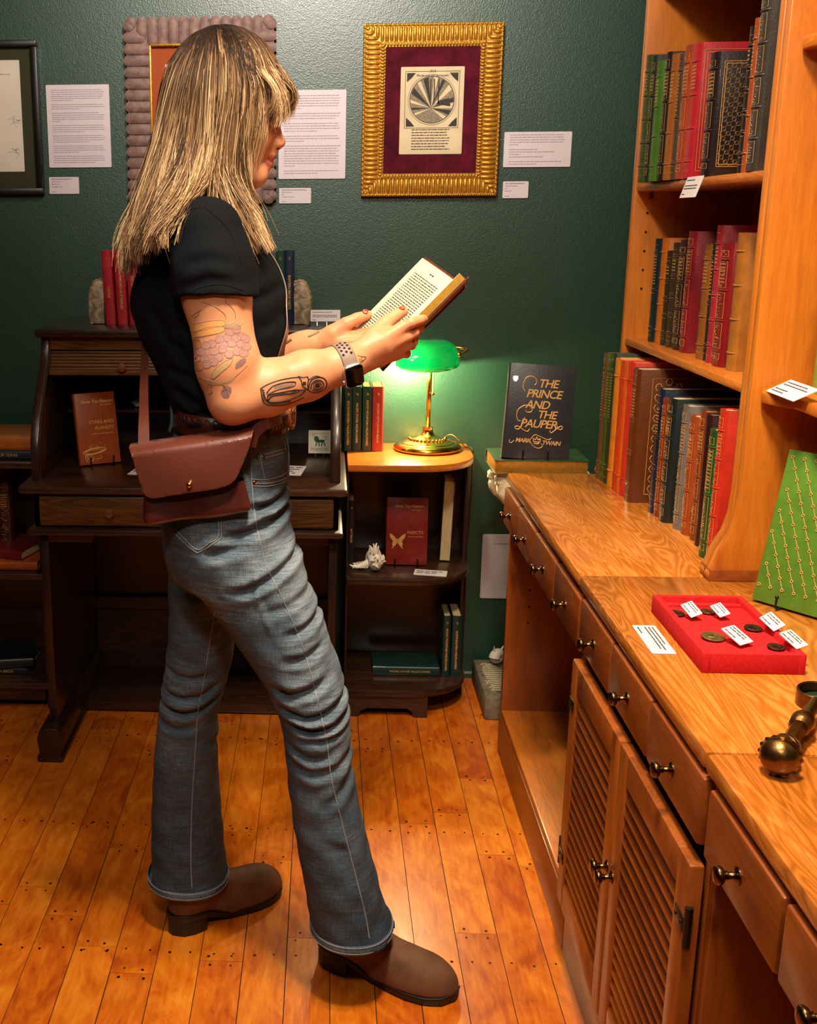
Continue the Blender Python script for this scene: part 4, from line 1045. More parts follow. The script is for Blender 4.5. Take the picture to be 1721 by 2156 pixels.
# framed card with the green lion, on a small steel easel in the desk
a, b = at(650, 907, Y=3.19), at(697, 955, Y=3.19)
t = thing('picture_card', 'cream card with a green lion picture standing inside the desk', 'card', (a.x+.035, 3.19, .764))
T = frame_mat(((a.x+b.x)/2, 3.195, (a.z+b.z)/2), (1, 0, 0), (0, math.sin(.12), math.cos(.12))); W_ = abs(b.x-a.x); H_ = abs(b.z-a.z)
mb = MB(); mb.T = T; mb.prism(rounded(-W_/2, W_/2, -H_/2, H_/2, .001, 2), .004, 'z', -.004); mb.build('card', M['paper'], t)
M['print_green'] = plain('green_print', '1e5a3c', .7)
def poly(g, T, pts, z=.0003): g.add([T @ Vector((x*W_, y*W_, z)) for x, y in pts], [tuple(range(len(pts)))])
g = MB()
poly(g, T, [(-.12, .02), (-.10, .10), (.18, .10), (.22, .05), (.20, -.02), (-.08, -.03)])
poly(g, T, [(-.24, .22), (-.16, .26), (-.06, .22), (-.04, .10), (-.08, -.02), (-.20, .0), (-.26, .10)])
for x0, x1 in ((-.12, -.17), (-.04, -.02), (.12, .08), (.18, .24)): poly(g, T, [(x0-.025, .0), (x0+.025, .0), (x1+.02, -.18), (x1-.03, -.18)])
g.tube([T @ Vector((x*W_, y*W_, .0006)) for x, y in ((.21, .07), (.30, .10), (.31, .20), (.24, .25), (.17, .22), (.18, .18))], .0006, 4)
for k in range(14): q = 2*PI*k/14; g.tube([T @ Vector(((-.27+.055*math.cos(q))*W_, (.27+.055*math.sin(q))*W_, .0004)), T @ Vector(((-.27+.055*math.cos(q+.45))*W_, (.27+.055*math.sin(q+.45))*W_, .0004))], .0004, 4)
g.build('green_lion_print', M['print_green'], t)
g = MB(); put_text(g, 'the green lion', .0085, T @ Matrix.Translation((0, -W_*.30, .0003)), depth=.0001)
for x0, x1, y0, y1 in ((-.40, .40, .36, .37), (-.40, .40, -.21, -.205), (-.40, .40, -.38, -.37), (-.40, -.395, -.38, .37), (.395, .40, -.38, .37)): poly(g, T, [(x0, y0), (x1, y0), (x1, y1), (x0, y1)])
g.build('card_lettering', M['ink_dark'], t)
for sx in (-.012, .012):
    MB().tube([((a.x+b.x)/2+sx, 3.180, .774), ((a.x+b.x)/2+sx, 3.182, .7655), ((a.x+b.x)/2+sx, 3.215, .7655)], .0013, 6).build('easel_hook', M['steel'], t, sm=50)

# books stacked in the low unit at the left edge
def lying(label, px_r, pyb, Z, Y, L, D, th, col, title=None, yaw=0, pages='pages'):
    p = at(px_r, pyb, Y=Y)
    T = Matrix.Translation((p.x, Y, Z)) @ Matrix.Rotation(math.radians(yaw), 4, 'Z') @ Matrix.Rotation(-PI/2, 4, 'Y') @ Matrix.Translation((th/2, 0, 0))
    def fr(b, t_, d_, h_):
        if title:
            g = MB(); put_text(g, title, .012, frame_mat((0, -.0006, .085), (0, 0, -1), (1, 0, 0))); g.build('spine_title', M['gold'], b, local=True)
    return book(label, T, th, D, L, col, None, 0, 0, pages, None, front=fr, round_=.2)
lying('navy book with spine title lying on the low unit at the left edge', 66, 942, .7605, 3.125, .26, .17, .026, '1c2a3a', 'BIRDS OF TEXAS')
lying('thick orange leather book on top of the navy book at the left edge', 71, 922, .7870, 3.122, .27, .18, .044, 'b06420')
lying('orange leather book lying on the middle shelf of the left unit', 79, 1200, .4305, 3.125, .26, .17, .026, 'b0521a')
lying('dark red book lying askew on the orange book of the left unit', 44, 1170, .4573, 3.135, .25, .18, .028, '6e1a20', yaw=-14)
lying('navy book lying on the bottom shelf of the left unit', 56, 1413, .0905, 3.16, .26, .18, .02, '16222e', 'WESTERN BIRDS')
lying('dark blue open-edged book lying on top of the bottom navy book', 70, 1400, .111, 3.17, .26, .18, .03, '0e1820', yaw=12)
p = at(5, 1120, Y=3.22)
book('maroon book with gold spine bands standing at the left edge', stand(p.x-.002, 3.25, .4305, 0), .05, .14, .235, '3c1418', None, 4, 2)
# tall brown book leaning in the middle curved shelf, fore-edge to the room
p = at(962, 1178, Y=3.30)
book('tall brown book with cream page edges leaning in the middle curved shelf', Matrix.Translation((.372, 3.403, .4308)) @ Matrix.Rotation(math.radians(176), 4, 'Z') @ Matrix.Rotation(math.radians(-1.5), 4, 'Y'), .034, .13, .245, '3a1a14', None, 0, 0)

# ------------------------------------------------------------------ leather books in the bookcase
def shelf_books(Z, ox, oy, sc, group, rows):
    prevY = None
    for i, (lab, Y, xl, xr, yb, xt, yt, col, d_, bands, gilt, kw) in enumerate(rows):
        pl = (ox+xl/sc, oy+yb/sc); X = at(*pl, Y=Y).x
        pr = (ox+xr/sc, oy+yb/sc); Yn = at(*pr, X=X).y
        nxt = rows[i+1][1] if i+1 < len(rows) else Yn-.01
        th = max(.014, min(Y-Yn, Y-nxt-.0008))
        top = at(ox+xt/sc, oy+yt/sc, X=X).z; h_ = kw.pop('h', None) or top-Z
        k = dict(front=None); k.update(kw)
        book(lab, stand(X, Y-th/2, Z+.0004, -90), th, min(d_, XB-.035-X), h_, col, group, bands, gilt, seed=i, **k)
def lattice(g, t_, d_, h_):
    """gold star lattice with an octagonal medallion"""
    x = t_/2+.0005
    def ln(a, b, r=.0004): g.tube([(x, a[0], a[1]), (x, b[0], b[1])], r, 4)
    y0, y1, z0, z1 = .018, d_-.012, .018, h_-.018
    for e in (0, .004):
        for a, b in (((y0+e, z0+e), (y1-e, z0+e)), ((y1-e, z0+e), (y1-e, z1-e)), ((y1-e, z1-e), (y0+e, z1-e)), ((y0+e, z1-e), (y0+e, z0+e))): ln(a, b, .0006)
    cy, cz = (y0+y1)/2, (z0+z1)/2; st = .0175
    n, m = int((y1-y0)/st), int((z1-z0)/st)
    for i in range(n):
        for j in range(m):
            a, b = y0+(i+.5)*(y1-y0)/n, z0+(j+.5)*(z1-z0)/m
            if abs(a-cy) < .034 and abs(b-cz) < .05: continue
            pts = [(a+(.0095 if k % 2 else .0045)*math.cos(k*PI/8), b+(.0095 if k % 2 else .0045)*math.sin(k*PI/8)) for k in range(17)]
            g.tube([(x, p[0], p[1]) for p in pts], .00035, 4)
    for r_ in (1, .9):
        pts = [(cy+.032*r_*sx, cz+.046*r_*sz) for sx, sz in ((.5, 1), (1, .6), (1, -.6), (.5, -1), (-.5, -1), (-1, -.6), (-1, .6), (-.5, 1), (.5, 1))]
        g.tube([(x, p[0], p[1]) for p in pts], .0005, 4)
    for k in range(10):
        q = k*2*PI/10; g.tube([(x, cy+.006*math.cos(q), cz+.008*math.sin(q)), (x, cy+.017*math.cos(q+.3), cz+.024*math.sin(q+.3)), (x, cy+.012*math.cos(q+.7), cz+.017*math.sin(q+.7))], .0007, 4)
def border(wd=.012, ornate=True, inset=.010):
    def f(g, t_, d_, h_):
        x = t_/2+.0005; rnd = random.Random(int(h_*1e4))
        for e in (inset, inset+wd):
            for a, b in (((e, e), (d_-e, e)), ((d_-e, e), (d_-e, h_-e)), ((d_-e, h_-e), (e, h_-e)), ((e, h_-e), (e, e))): g.tube([(x, a[0], a[1]), (x, b[0], b[1])], .0005, 4)
        if ornate:
            z = inset+.006; e = inset+wd/2
            while z < h_-inset-.004:
                s_ = 1 if int(z*200) % 2 else -1
                g.tube([(x, e-wd*.35*s_, z), (x, e+wd*.3*s_, z+.004), (x, e-wd*.1*s_, z+.007), (x, e+wd*.3*s_, z+.010)], .0007, 4)
                z += .0095
    return f
def hexes(g, t_, d_, h_):
    x = t_/2+.0004
    for e in (.036,): g.tube([(x, e, .02), (x, e, h_-.02), (x, d_-.02, h_-.02), (x, d_-.02, .02), (x, e, .02)], .0006, 4)
    for j in range(11):
        for i in range(3):
            a, b = .05+i*.022, .033+j*.0235+(i % 2)*.012
            if b < h_-.025: g.tube([(x, a+.0075*math.cos(k*PI/3), b+.0085*math.sin(k*PI/3)) for k in range(7)], .0009, 4)
FA = lambda f: cover_art([f])
GA = 'leather books on the top bookcase shelf'
shelf_books(SH1, 1240, 0, 3.578, GA, [
    ('dark green leather book farthest left on the top bookcase shelf', 2.80, 355, 400, 1375, 430, 425, '3a4a22', .16, 5, 1, {}),
    ('thin black-green leather book second from the wall on the top shelf', 2.762, 400, 435, 1372, 470, 430, '1c2a1c', .16, 5, 2, {}),
    ('bright green leather book with light bands on the top shelf', 2.732, 435, 500, 1365, 510, 470, '3c6a1c', .155, 4, 1, {}),
    ('black leather book with gold compartments between green and tan ones', 2.69, 500, 540, 1362, 575, 405, '20140e', .16, 4, 2, {}),
    ('tan leather book with raised bands right of the black one', 2.655, 540, 600, 1360, 615, 420, '94541a', .16, 4, 1, {}),
    ('grey-brown leather book with white lettering right of the tan one', 2.615, 600, 632, 1356, 665, 420, '4a3a2a', .16, 3, 1, {}),
    ('orange-red leather book with dotted gold spine on the top shelf', 2.59, 632, 690, 1350, 705, 360, '9a3a1c', .17, 4, 2, {}),
    ('large crimson leather book with gold-lined cover on the top shelf', 2.545, 690, 745, 1345, 755, 355, 'b01c2c', .19, 4, 1, dict(front=FA(border(.006, False, .014)))),
    ('black leather book with a gold star lattice cover', 2.44, 820, 880, 1330, 900, 415, '1a0e12', .19, 4, 2, dict(front=FA(lattice))),
    ('thin black banded book between the lattice cover and the tall grey book', 2.262, 1100, 1135, 1300, 1190, 215, '1c1814', .17, 6, 1, {}),
    ('thin orange leather book left of the tall grey book', 2.236, 1135, 1160, 1295, 1235, 150, '94401c', .17, 4, 1, {}),
    ('very tall charcoal leather book with an ornate gold border', 2.185, 1160, 1230, 1275, 1300, -300, '34302c', .20, 7, 2, dict(h=.425, front=FA(border(.02, True, .03)))),
])
GB = 'leather books on the middle bookcase shelf'
shelf_books(SH2, 1240, 420, 3.578, GB, [
    ('navy leather book farthest left on the middle bookcase shelf', 2.825, 430, 478, 1062, 490, 295, '10242e', .17, 3, 1, {}),
    ('bright orange leather book right of the navy one', 2.785, 480, 522, 1075, 545, 290, 'b4620e', .18, 4, 0, {}),
    ('short dark brown leather book right of the orange one', 2.745, 522, 560, 1090, 580, 385, '2e2412', .16, 5, 1, {}),
    ('dark olive-brown leather book, third brown spine on the middle shelf', 2.705, 560, 605, 1110, 620, 325, '34281a', .16, 5, 1, {}),
    ('purple-brown leather book with gold compartments left of the crimson one', 2.66, 605, 660, 1135, 670, 305, '30181c', .17, 4, 2, {}),
    ('crimson leather book with plain cover in the middle of the middle shelf', 2.60, 660, 710, 1160, 745, 240, '7c1420', .19, 4, 2, {}),
    ('thin tan leather book right of the crimson one', 2.475, 783, 838, 1212, 855, 335, '86501e', .17, 4, 1, {}),
    ('thin black-green book squeezed right of the thin tan one', 2.43, 850, 862, 1218, 925, 320, '1a2018', .16, 3, 1, {}),
    ('tall rose-red leather book with tassel behind the labelled red one', 2.405, 862, 895, 1250, 955, 195, '9c2430', .19, 5, 1, {}),
    ('red leather book with gold label panels on the middle shelf', 2.365, 895, 975, 1280, 990, 325, '7a1218', .17, 4, 2, {}),
    ('caramel leather book with yellow bands, rightmost on the middle shelf', 2.295, 1003, 1070, 1308, 1090, 250, 'a06424', .20, 4, 0, {}),
])
GC = 'leather books standing on the countertop'
shelf_books(CT, 1240, 700, 3.578, GC, [
    ('thin bronze-brown book at the wall end of the countertop row', 2.885, 50, 75, 1010, 110, 150, '5c4020', .17, 3, 1, {}),
    ('thin olive green leather book near the wall end of the countertop row', 2.862, 75, 98, 1065, 130, 150, '3c5416', .17, 3, 1, {}),
    ('thin dark green leather book before the yellow one', 2.83, 98, 120, 1120, 165, 155, '24341c', .17, 3, 1, {}),
    ('yellow-orange leather book on the countertop', 2.80, 120, 165, 1160, 195, 190, 'cc7c14', .17, 2, 0, {}),
    ('thin scarlet leather book right of the yellow one', 2.757, 165, 190, 1180, 215, 200, 'b83418', .17, 2, 0, {}),
    ('thin bright orange book right of the scarlet one', 2.733, 190, 215, 1200, 240, 205, 'cc5410', .17, 2, 0, {}),
    ('coral-red leather book with pink ribbon marker', 2.705, 215, 245, 1240, 310, 225, 'c02c1c', .17, 2, 0, dict(ribbon=True)),
    ('large brown leather book with stamped hexagon border', 2.660, 245, 290, 1285, 320, 258, '5c2c0c', .19, 4, 1, dict(front=FA(hexes))),
    ('navy leather book with white page tops right of the large brown one', 2.545, 430, 470, 1352, 495, 405, '101c34', .19, 4, 1, {}),
    ('slim red-brown leather book crowded with gold', 2.505, 475, 505, 1380, 530, 478, '7a2c12', .16, 5, 2, {}),
    ('black-green leather book with heavy gold spine', 2.473, 505, 555, 1420, 575, 475, '0e2020', .19, 5, 2, {}),
    ('grey leather book with gold compartments', 2.405, 615, 670, 1465, 690, 535, '6a6460', .17, 4, 2, {}),
    ('orange-tan leather book right of the grey one', 2.365, 672, 720, 1500, 750, 615, '94401a', .17, 4, 2, {}),
    ('russet leather book with gold squares behind the maroon one', 2.315, 745, 785, 1528, 830, 580, '7a3414', .17, 5, 2, {}),
    ('narrow maroon book with pale page tops', 2.27, 780, 815, 1600, 865, 605, '2c0e10', .16, 0, 0, {}),
    ('green and gold floral leather book', 2.195, 800, 855, 1760, 885, 710, '1c4a20', .16, 3, 2, {}),
    ('large scarlet leather book with gold-dotted cover edge', 2.155, 865, 910, 1700, 955, 560, 'b82a18', .20, 5, 2, dict(front=FA(border(.012, True, .06)))),
])
# books deep in the open bay of the far cabinet
for k, (lb, y, x, th, h_, c) in enumerate((('dark red leather book standing in the open cabinet bay', 2.84, .70, .035, .43, '4c1410'), ('grey-black book standing next to the dark red one in the open bay', 2.795, .715, .03, .40, '2a2624'), ('tall black book with ornate spine in the open bay', 2.75, .74, .04, .42, '141210'), ('black patterned book nearest the slatted door in the open bay', 2.69, .75, .05, .38, '1a1614'))):
    book(lb, stand(x, y, .1278, -90), th, .24, h_, c, 'books in the open bay of the far cabinet', 5, 2)

# small label hanging on the top shelf edge
a, b = at(1442, 376, Y=2.56), at(1474, 413, Y=2.56)
q = [at(1449, 374, X=.728), at(1481, 371, X=.728), at(1468, 414, X=.715), at(1433, 417, X=.715)]
flat_card('small white price label leaning on the front edge of the top bookcase shelf', [q[0], q[1], q[2], q[3]], 0, [.6, 0, .9, .9, 0, .2])

# right shelf of the nearer bookcase: label card, brown stone, pale green book
q0 = at(1614, 824, Z=SHB+.002); e1 = Vector((0, -.118, 0)); e2 = Vector((.040, .004, .019)); qs = [q0+e2, q0+e2+e1, q0+e1, q0]
flat_card('white label card lying on the right-hand shelf of the nearer bookcase', qs, 0, [.8, .95, 0, .5, .5])
c = at(1725, 812, Z=SHB+.01)
mb = MB().ball((c.x+.02, c.y+.02, SHB+.012), .022, 8, (1.3, 1, .55)); noisy(mb, .006, 60, 2)
zm = min(v.z for v in mb.v)
for v in mb.v: v.z += SHB+.0003-zm
tag(mb.build('rough_stone', M['stone'], None, sm=50), 'rough brown stone behind the label card at the right edge', 'stone')
g_ = at(1716, 785, Y=1.985)
book('pale green leather book at the right edge, standing on the nearer bookcase shelf', stand(g_.x+.002, 1.985, SHB+.0004, -90), .05, .15, .20, '7a9a3a', None, 0, 0)

# green quilted leather book on an easel on the countertop
def stitches(g, t_, d_, h_):
    x = t_/2+.0008; r = random.Random(2)
    for i in range(-8, 14):
        pts = []
        for j in range(14):
            y = .012+i*.021+j*.0085; z = h_-.012-j*.0185+(0)
            if .008 < y < d_-.006 and .01 < z < h_-.006:
                pts.append((y, z))
        for a, b in zip(pts[:-1], pts[1:]):
            g.tube([(x, a[0]+.0012, a[1]-.003), (x, b[0]-.001, b[1]+.003)], .0006, 4)
        for a in pts:
            g.tube([(x+.0003, a[0]+.0024*math.cos(q*PI/3), a[1]+.0024*math.sin(q*PI/3)) for q in range(7)], .0008, 4)
bl = at(1580, 1259, Z=.786); br = at(1721, 1300, Z=.786)
displayed('green quilted leather book stitched with gold cord on an easel', bl, br, .7805, 14, .020, .20, .262, '527c26', cover_art([stitches]), 'black wire easel holding the green quilted book', .09)

# red coin tray
s = NT('red_velvet'); v = s.coord(); s.set(col=s.ramp(s.noise(v, 200, 3), [(.3, srgb('c01e22')), (.7, srgb('d42a2c'))]), rough=.9, spec=.1); M['red'] = s.m
tx0, tx1, ty0, ty1, tz = .5505, .696, 1.578, 1.845, .0305
t = thing('coin_tray', 'red velvet coin tray on the middle countertop', 'tray', ((tx0+tx1)/2, ty0, CT))
wl = .0105
outer = [(tx0, ty0), (tx1, ty0), (tx1, ty1), (tx0, ty1)]
mb = MB()
mb.box(tx0, tx0+wl, ty0, ty1, CT+.0003, CT+tz, .001).box(tx1-wl, tx1, ty0, ty1, CT+.0003, CT+tz, .001).box(tx0+wl, tx1-wl, ty0, ty0+wl, CT+.0003, CT+tz, .001).box(tx0+wl, tx1-wl, ty1-wl, ty1, CT+.0003, CT+tz, .001)
mb.build('rim', M['red'], t, sm=40)
ib = MB(); iz = CT+tz-.009
ib.box(tx0+wl, tx1-wl, ty0+wl, ty1-wl, CT+.0003, iz-.004)
ib.box(tx0+wl, tx1-wl, ty1-wl-.020, ty1-wl-.012, iz-.004, iz+.002, .001)
for k in range(3): ib.tube([(tx0+wl+.002, ty1-wl-.0035-k*.0035, iz-.001), (tx1-wl-.002, ty1-wl-.0035-k*.0035, iz-.001)], .0016, 6)
ib.box(tx0+wl, tx1-wl, ty0+wl, ty1-wl-.026, iz-.004, iz, .0012)
ib.build('velvet_insert', M['red'], t, sm=40)
COINS = [('dark bronze coin leaning at the back left of the red tray', 1425, 1290, .0125, '4a3a22'), ('bronze coin leaning at the back centre of the red tray', 1491, 1286, .0115, '6a4a2a'), ('large pitted green-bronze coin at the front of the red tray', 1502, 1340, .0175, '7a6a3a'), ('dark bronze coin right of centre in the red tray', 1587, 1321, .0135, '3e3222'), ('small brown coin at the front right of the red tray', 1635, 1361, .0125, '4a3222')]
for lb, x, y, r, c_ in COINS:
    p = at(x, y, Z=iz+.004); T = Matrix.Translation((p.x, p.y, iz+.0022+r*.08)) @ Matrix.Rotation(math.radians(3), 4, 'X') @ Matrix.Rotation(math.radians(3), 4, 'Y')
    cm = MB(); cm.T = T; cm.lathe([(0, -.0012), (r*.97, -.0012), (r, -.0006), (r, .0006), (r*.95, .0012), (r*.85, .0009), (0, .0009)], (0, 0, 0), (0, 0, 1), 22)
    rn = random.Random(int(x))
    for k in range(9):
        a_ = rn.uniform(0, 6.3); q = rn.uniform(.1, .6)*r; cm.tube([(q*math.cos(a_), q*math.sin(a_), .0011), (q*math.cos(a_+1), q*math.sin(a_+1)*.8, .0016)], .0012, 5)
    cm.T = None; noisy(cm, .0010, 200, int(x))
    tag(cm.build('ancient_coin', plain('bronze_'+c_, c_, .45, .7, .4, 200, .4), None, sm=45), lb, 'coin', 'ancient coins in the red tray')
for lb, quad, Z in (('tiny white label beside the back left coin', [(1457, 1266), (1480, 1292), (1456, 1302), (1433, 1274)], iz+.006),
                 ('tiny white label beside the back centre coin', [(1517, 1269), (1539, 1293), (1517, 1301), (1495, 1277)], iz+.006),
                 ('tiny white label on the right rim behind the dark coin', [(1624, 1288), (1655, 1317), (1630, 1330), (1599, 1302)], CT+tz+.0006),
                 ('white label right of the large green-bronze coin', [(1546, 1317), (1586, 1351), (1560, 1361), (1518, 1324)], iz+.005),
                 ('tiny white label on the front right rim of the red tray', [(1665, 1326), (1703, 1359), (1678, 1368), (1640, 1334)], CT+tz+.0006)):
    card_tilt(lb, quad, Z, [.8, .9, 0, .7], 1.5)

# loupe and ornate brass handle
p = at(1729, 1497, Z=CT); R = .033; cy = p.y
cx = at(1687, 1478, Z=CT+.01).x+R
t = thing('magnifying_lens', 'round brass-rimmed lens lying at the right edge of the countertop', 'magnifying glass', (cx, 1.455, CT))
T = (cx, 1.47, CT+.0003)
MB().lathe([(R-.0035, .0), (R, .0), (R, .021), (R-.0015, .0225), (R-.0035, .021), (R-.0035, 0)], T, (0, 0, 1), 40).build('rim', M['brass_dark'], t, sm=40)
s = NT('lens_glass'); s.set(col=srgb('27402e'), rough=.03, spec=.9, coat=1.0, coatr=.02); M['lens'] = s.m
MB().lathe([(R-.004, .008), (R*.7, .0105), (R*.35, .012), (0, .0125)], T, (0, 0, 1), 40).build('lens', M['lens'], t, smooth=True)
p = at(1641, 1602, Z=CT+.019); q = at(1721, 1512, Z=CT+.019)
ax = (Vector((q.x, q.y, 0))-Vector((p.x, p.y, 0))); ax = Vector((.050, .076, 0)).normalized(); hs = 1.22
hd = thing('ornate_brass_handle', 'ornate brass handle with a domed pommel on the near countertop', 'magnifying glass handle', (p.x, p.y, CT))
cw = Vector((p.x, p.y, CT+.0242)); c0 = Vector((0, 0, 0)); up = Vector((0, 0, 1)); HT = Matrix.Translation(cw) @ Matrix.Scale(hs, 4)
def HB():
    m = MB(); m.T = HT; return m
HB().lathe([(0, -.012), (.008, -.0112), (.0145, -.007), (.0178, 0), (.0190, .004)], c0-ax*.003, ax, 32).build('pommel', M['brass_dark'], hd, smooth=True)
mb = HB().lathe([(.0190, .0), (.0196, .003), (.0188, .007), (.0150, .0085)], c0+ax*.001, ax, 32)
for k in range(16):
    a_ = 2*PI*k/16; s1 = ax.cross(up).normalized(); d = s1*math.cos(a_)+up*math.sin(a_)
    mb.tube([c0+ax*.003+d*.0192, c0+ax*.008+d*.0168], .0022, 6)
mb.build('gadroon_band', M['brass_dark'], hd, sm=50)
mb = HB().lathe([(.0125, .008), (.0112, .013), (.0125, .018), (.0138, .023), (.0120, .030), (.0085, .034), (.0098, .036), (.0078, .038)], c0, ax, 28)
for k in range(7):
    a_ = 2*PI*k/7; s1 = ax.cross(up).normalized()
    mb.tube([c0+ax*(.012+.003*i)+(s1*math.cos(a_+i*.35)+up*math.sin(a_+i*.35))*(.0122+.0012*math.sin(i*.6)) for i in range(8)], .0016, 6)
mb.build('acanthus_knop', M['brass_dark'], hd, sm=50)
HB().lathe([(.0072, .036), (.0080, .050), (.0086, .066), (.0082, .082)], c0, ax, 6).build('faceted_shaft', M['brass_dark'], hd, sm=30)
HB().lathe([(.0085, .080), (.0108, .084), (.0085, .088), (.0112, .092), (.0120, .100), (.0100, .108), (.0075, .116), (.006, .16)], c0, ax, 24).build('collar', M['brass_dark'], hd, sm=50)

# ------------------------------------------------------------------ banker's lamp
a = at(905, 958, Z=.762); LX = a.x+.001; LY = a.y+.092
lamp = thing('bankers_lamp', "brass banker's lamp with a green glass shade, lit, on the curved shelf", 'lamp', (LX, LY, .76))
Lc = (LX, LY, .7603)
MB().lathe([(.0, 0), (.094, 0), (.0985, .004), (.099, .010), (.092, .017), (.083, .022), (.081, .0215), (.076, .0255), (.072, .025), (.066, .029), (.058, .030), (.045, .035), (.030, .040), (.0215, .044), (.0165, .050), (.0135, .060), (.0155, .064), (.0155, .068), (.0, .068)], Lc, (0, 0, 1), 64).build('base', M['brass'], lamp, sm=50)
for k in range(28):
    q = 2*PI*k/28; MB().ball((LX+.052*math.cos(q), LY+.052*math.sin(q), .7603+.0335), .0045, 6).build('base_bead', M['brass'], lamp, smooth=True) if math.sin(q) < .2 else None
ztop = at(905, 740, Y=LY).z
MB().tube([(LX, LY, .82), (LX, LY, ztop)], .0065, 16).build('pole', M['brass'], lamp, smooth=True)
# harp bracket: loop from the pole out to the ends of the shade
SL = .088; SO = -.012; zs = at(905, 738, Y=LY).z
for sx in (1, -1):
    MB().tube(catmull([(LX, LY+.004, ztop-.005), (LX+sx*.04, LY+.03, zs+.008), (LX+SO+sx*(SL+.018), LY+.022, zs+.004), (LX+SO+sx*(SL+.030), LY+.006, zs+.000), (LX+SO+sx*(SL+.008), LY-.004, zs-.010)], 6), .0035, 8).build('arm', M['brass'], lamp, smooth=True)
    MB().lathe([(0, -.008), (.006, -.006), (.0085, 0), (.006, .006), (.009, .010), (.006, .016), (0, .018)], (LX+SO+sx*(SL-.006), LY-.010, zs-.010), (sx, 0, 0), 16).build('thumb_screw', M['brass'], lamp, smooth=True)
s = NT('green_cased_glass')
N_ = s.N; s.set(col=srgb('067a48'), rough=.08, coat=1.0, coatr=.03)
tl = s.n('ShaderNodeBsdfTranslucent'); tl.inputs[0].default_value = srgb('30b880')
mx = s.n('ShaderNodeMixShader'); mx.inputs[0].default_value = .25; s.L.new(s.b.outputs[0], mx.inputs[1]); s.L.new(tl.outputs[0], mx.inputs[2]); s.L.new(mx.outputs[0], N_['Material Output'].inputs[0])
M['green_glass'] = s.m
rings = []
nS = 28
for i in range(nS+1):
    u = -1+2*i/nS; x = u*SL
    prof = (1-abs(u)**3.2)**.42 if abs(u) < 1 else 0
    prof = max(prof, .12)
    ring_ = []
    for j in range(17):
        a_ = math.radians(-8+190*j/16)
        ring_.append((LX+SO+x, LY-.006-math.cos(a_)*.064*(.6+.4*prof), zs-.034+math.sin(a_)*(.012+.062*prof)-(.010*(1-u*u))))
    rings.append(ring_)
vs = [p for r in rings for p in r]; fs = [(i*17+j, i*17+j+1, (i+1)*17+j+1, (i+1)*17+j) for i in range(nS) for j in range(16)]
mb = MB().add(vs, fs); sh = mb.build('shade', M['green_glass'], lamp, smooth=True)
sd = sh.modifiers.new('thickness', 'SOLIDIFY'); sd.thickness = .003; sd.offset = -1
MB().tube(catmull([(LX+.012, LY-.012, zs-.01), (LX+.011, LY-.012, zs-.08), (LX+.0095, LY-.012, zs-.117)], 4), .0011, 6).build('pull_chain', M['brass'], lamp, smooth=True)
ch = MB()
for k in range(30): ch.ball((LX+.0115-.00007*k, LY-.012, zs-.02-.0034*k), .0016, 4)
ch.build('chain_beads', M['brass'], lamp, smooth=True)
MB().ball((LX+.0093, LY-.012, zs-.125), .0056, 8).build('chain_ball', M['brass'], lamp, smooth=True)
s = NT('lit_bulb'); s.set(col=(1, 1, 1, 1), emit=(1, .78, .42, 1), emits=45.0); M['bulb'] = s.m
MB().tube([(LX-.062, LY-.010, zs-.016), (LX-.036, LY-.008, zs-.016)], .012, 16).build('bulb', M['bulb'], lamp, smooth=True)
MB().tube([(LX-.034, LY-.008, zs-.016), (LX+.0, LY-.002, zs-.014)], .010, 12).build('socket', M['brass'], lamp, smooth=True)
l = light('bankers_lamp_light', 'POINT', (LX-.056, LY-.012, zs-.036), 19, (1.0, .80, .44), .012); 
cd = catmull([(LX+.05, LY+.06, .782), (LX+.075, LY+.05, .795), (LX+.10, LY+.03, .778), (LX+.112, LY+.02, .766), (.436, LY-.01, .762), (.4385, LY-.005, .70), (.4385, LY+.04, .45), (.4385, 3.42, .2)], 6)
MB().tube(cd, .0022, 8).build('power_cord', M['brass_dark'], lamp, smooth=True)

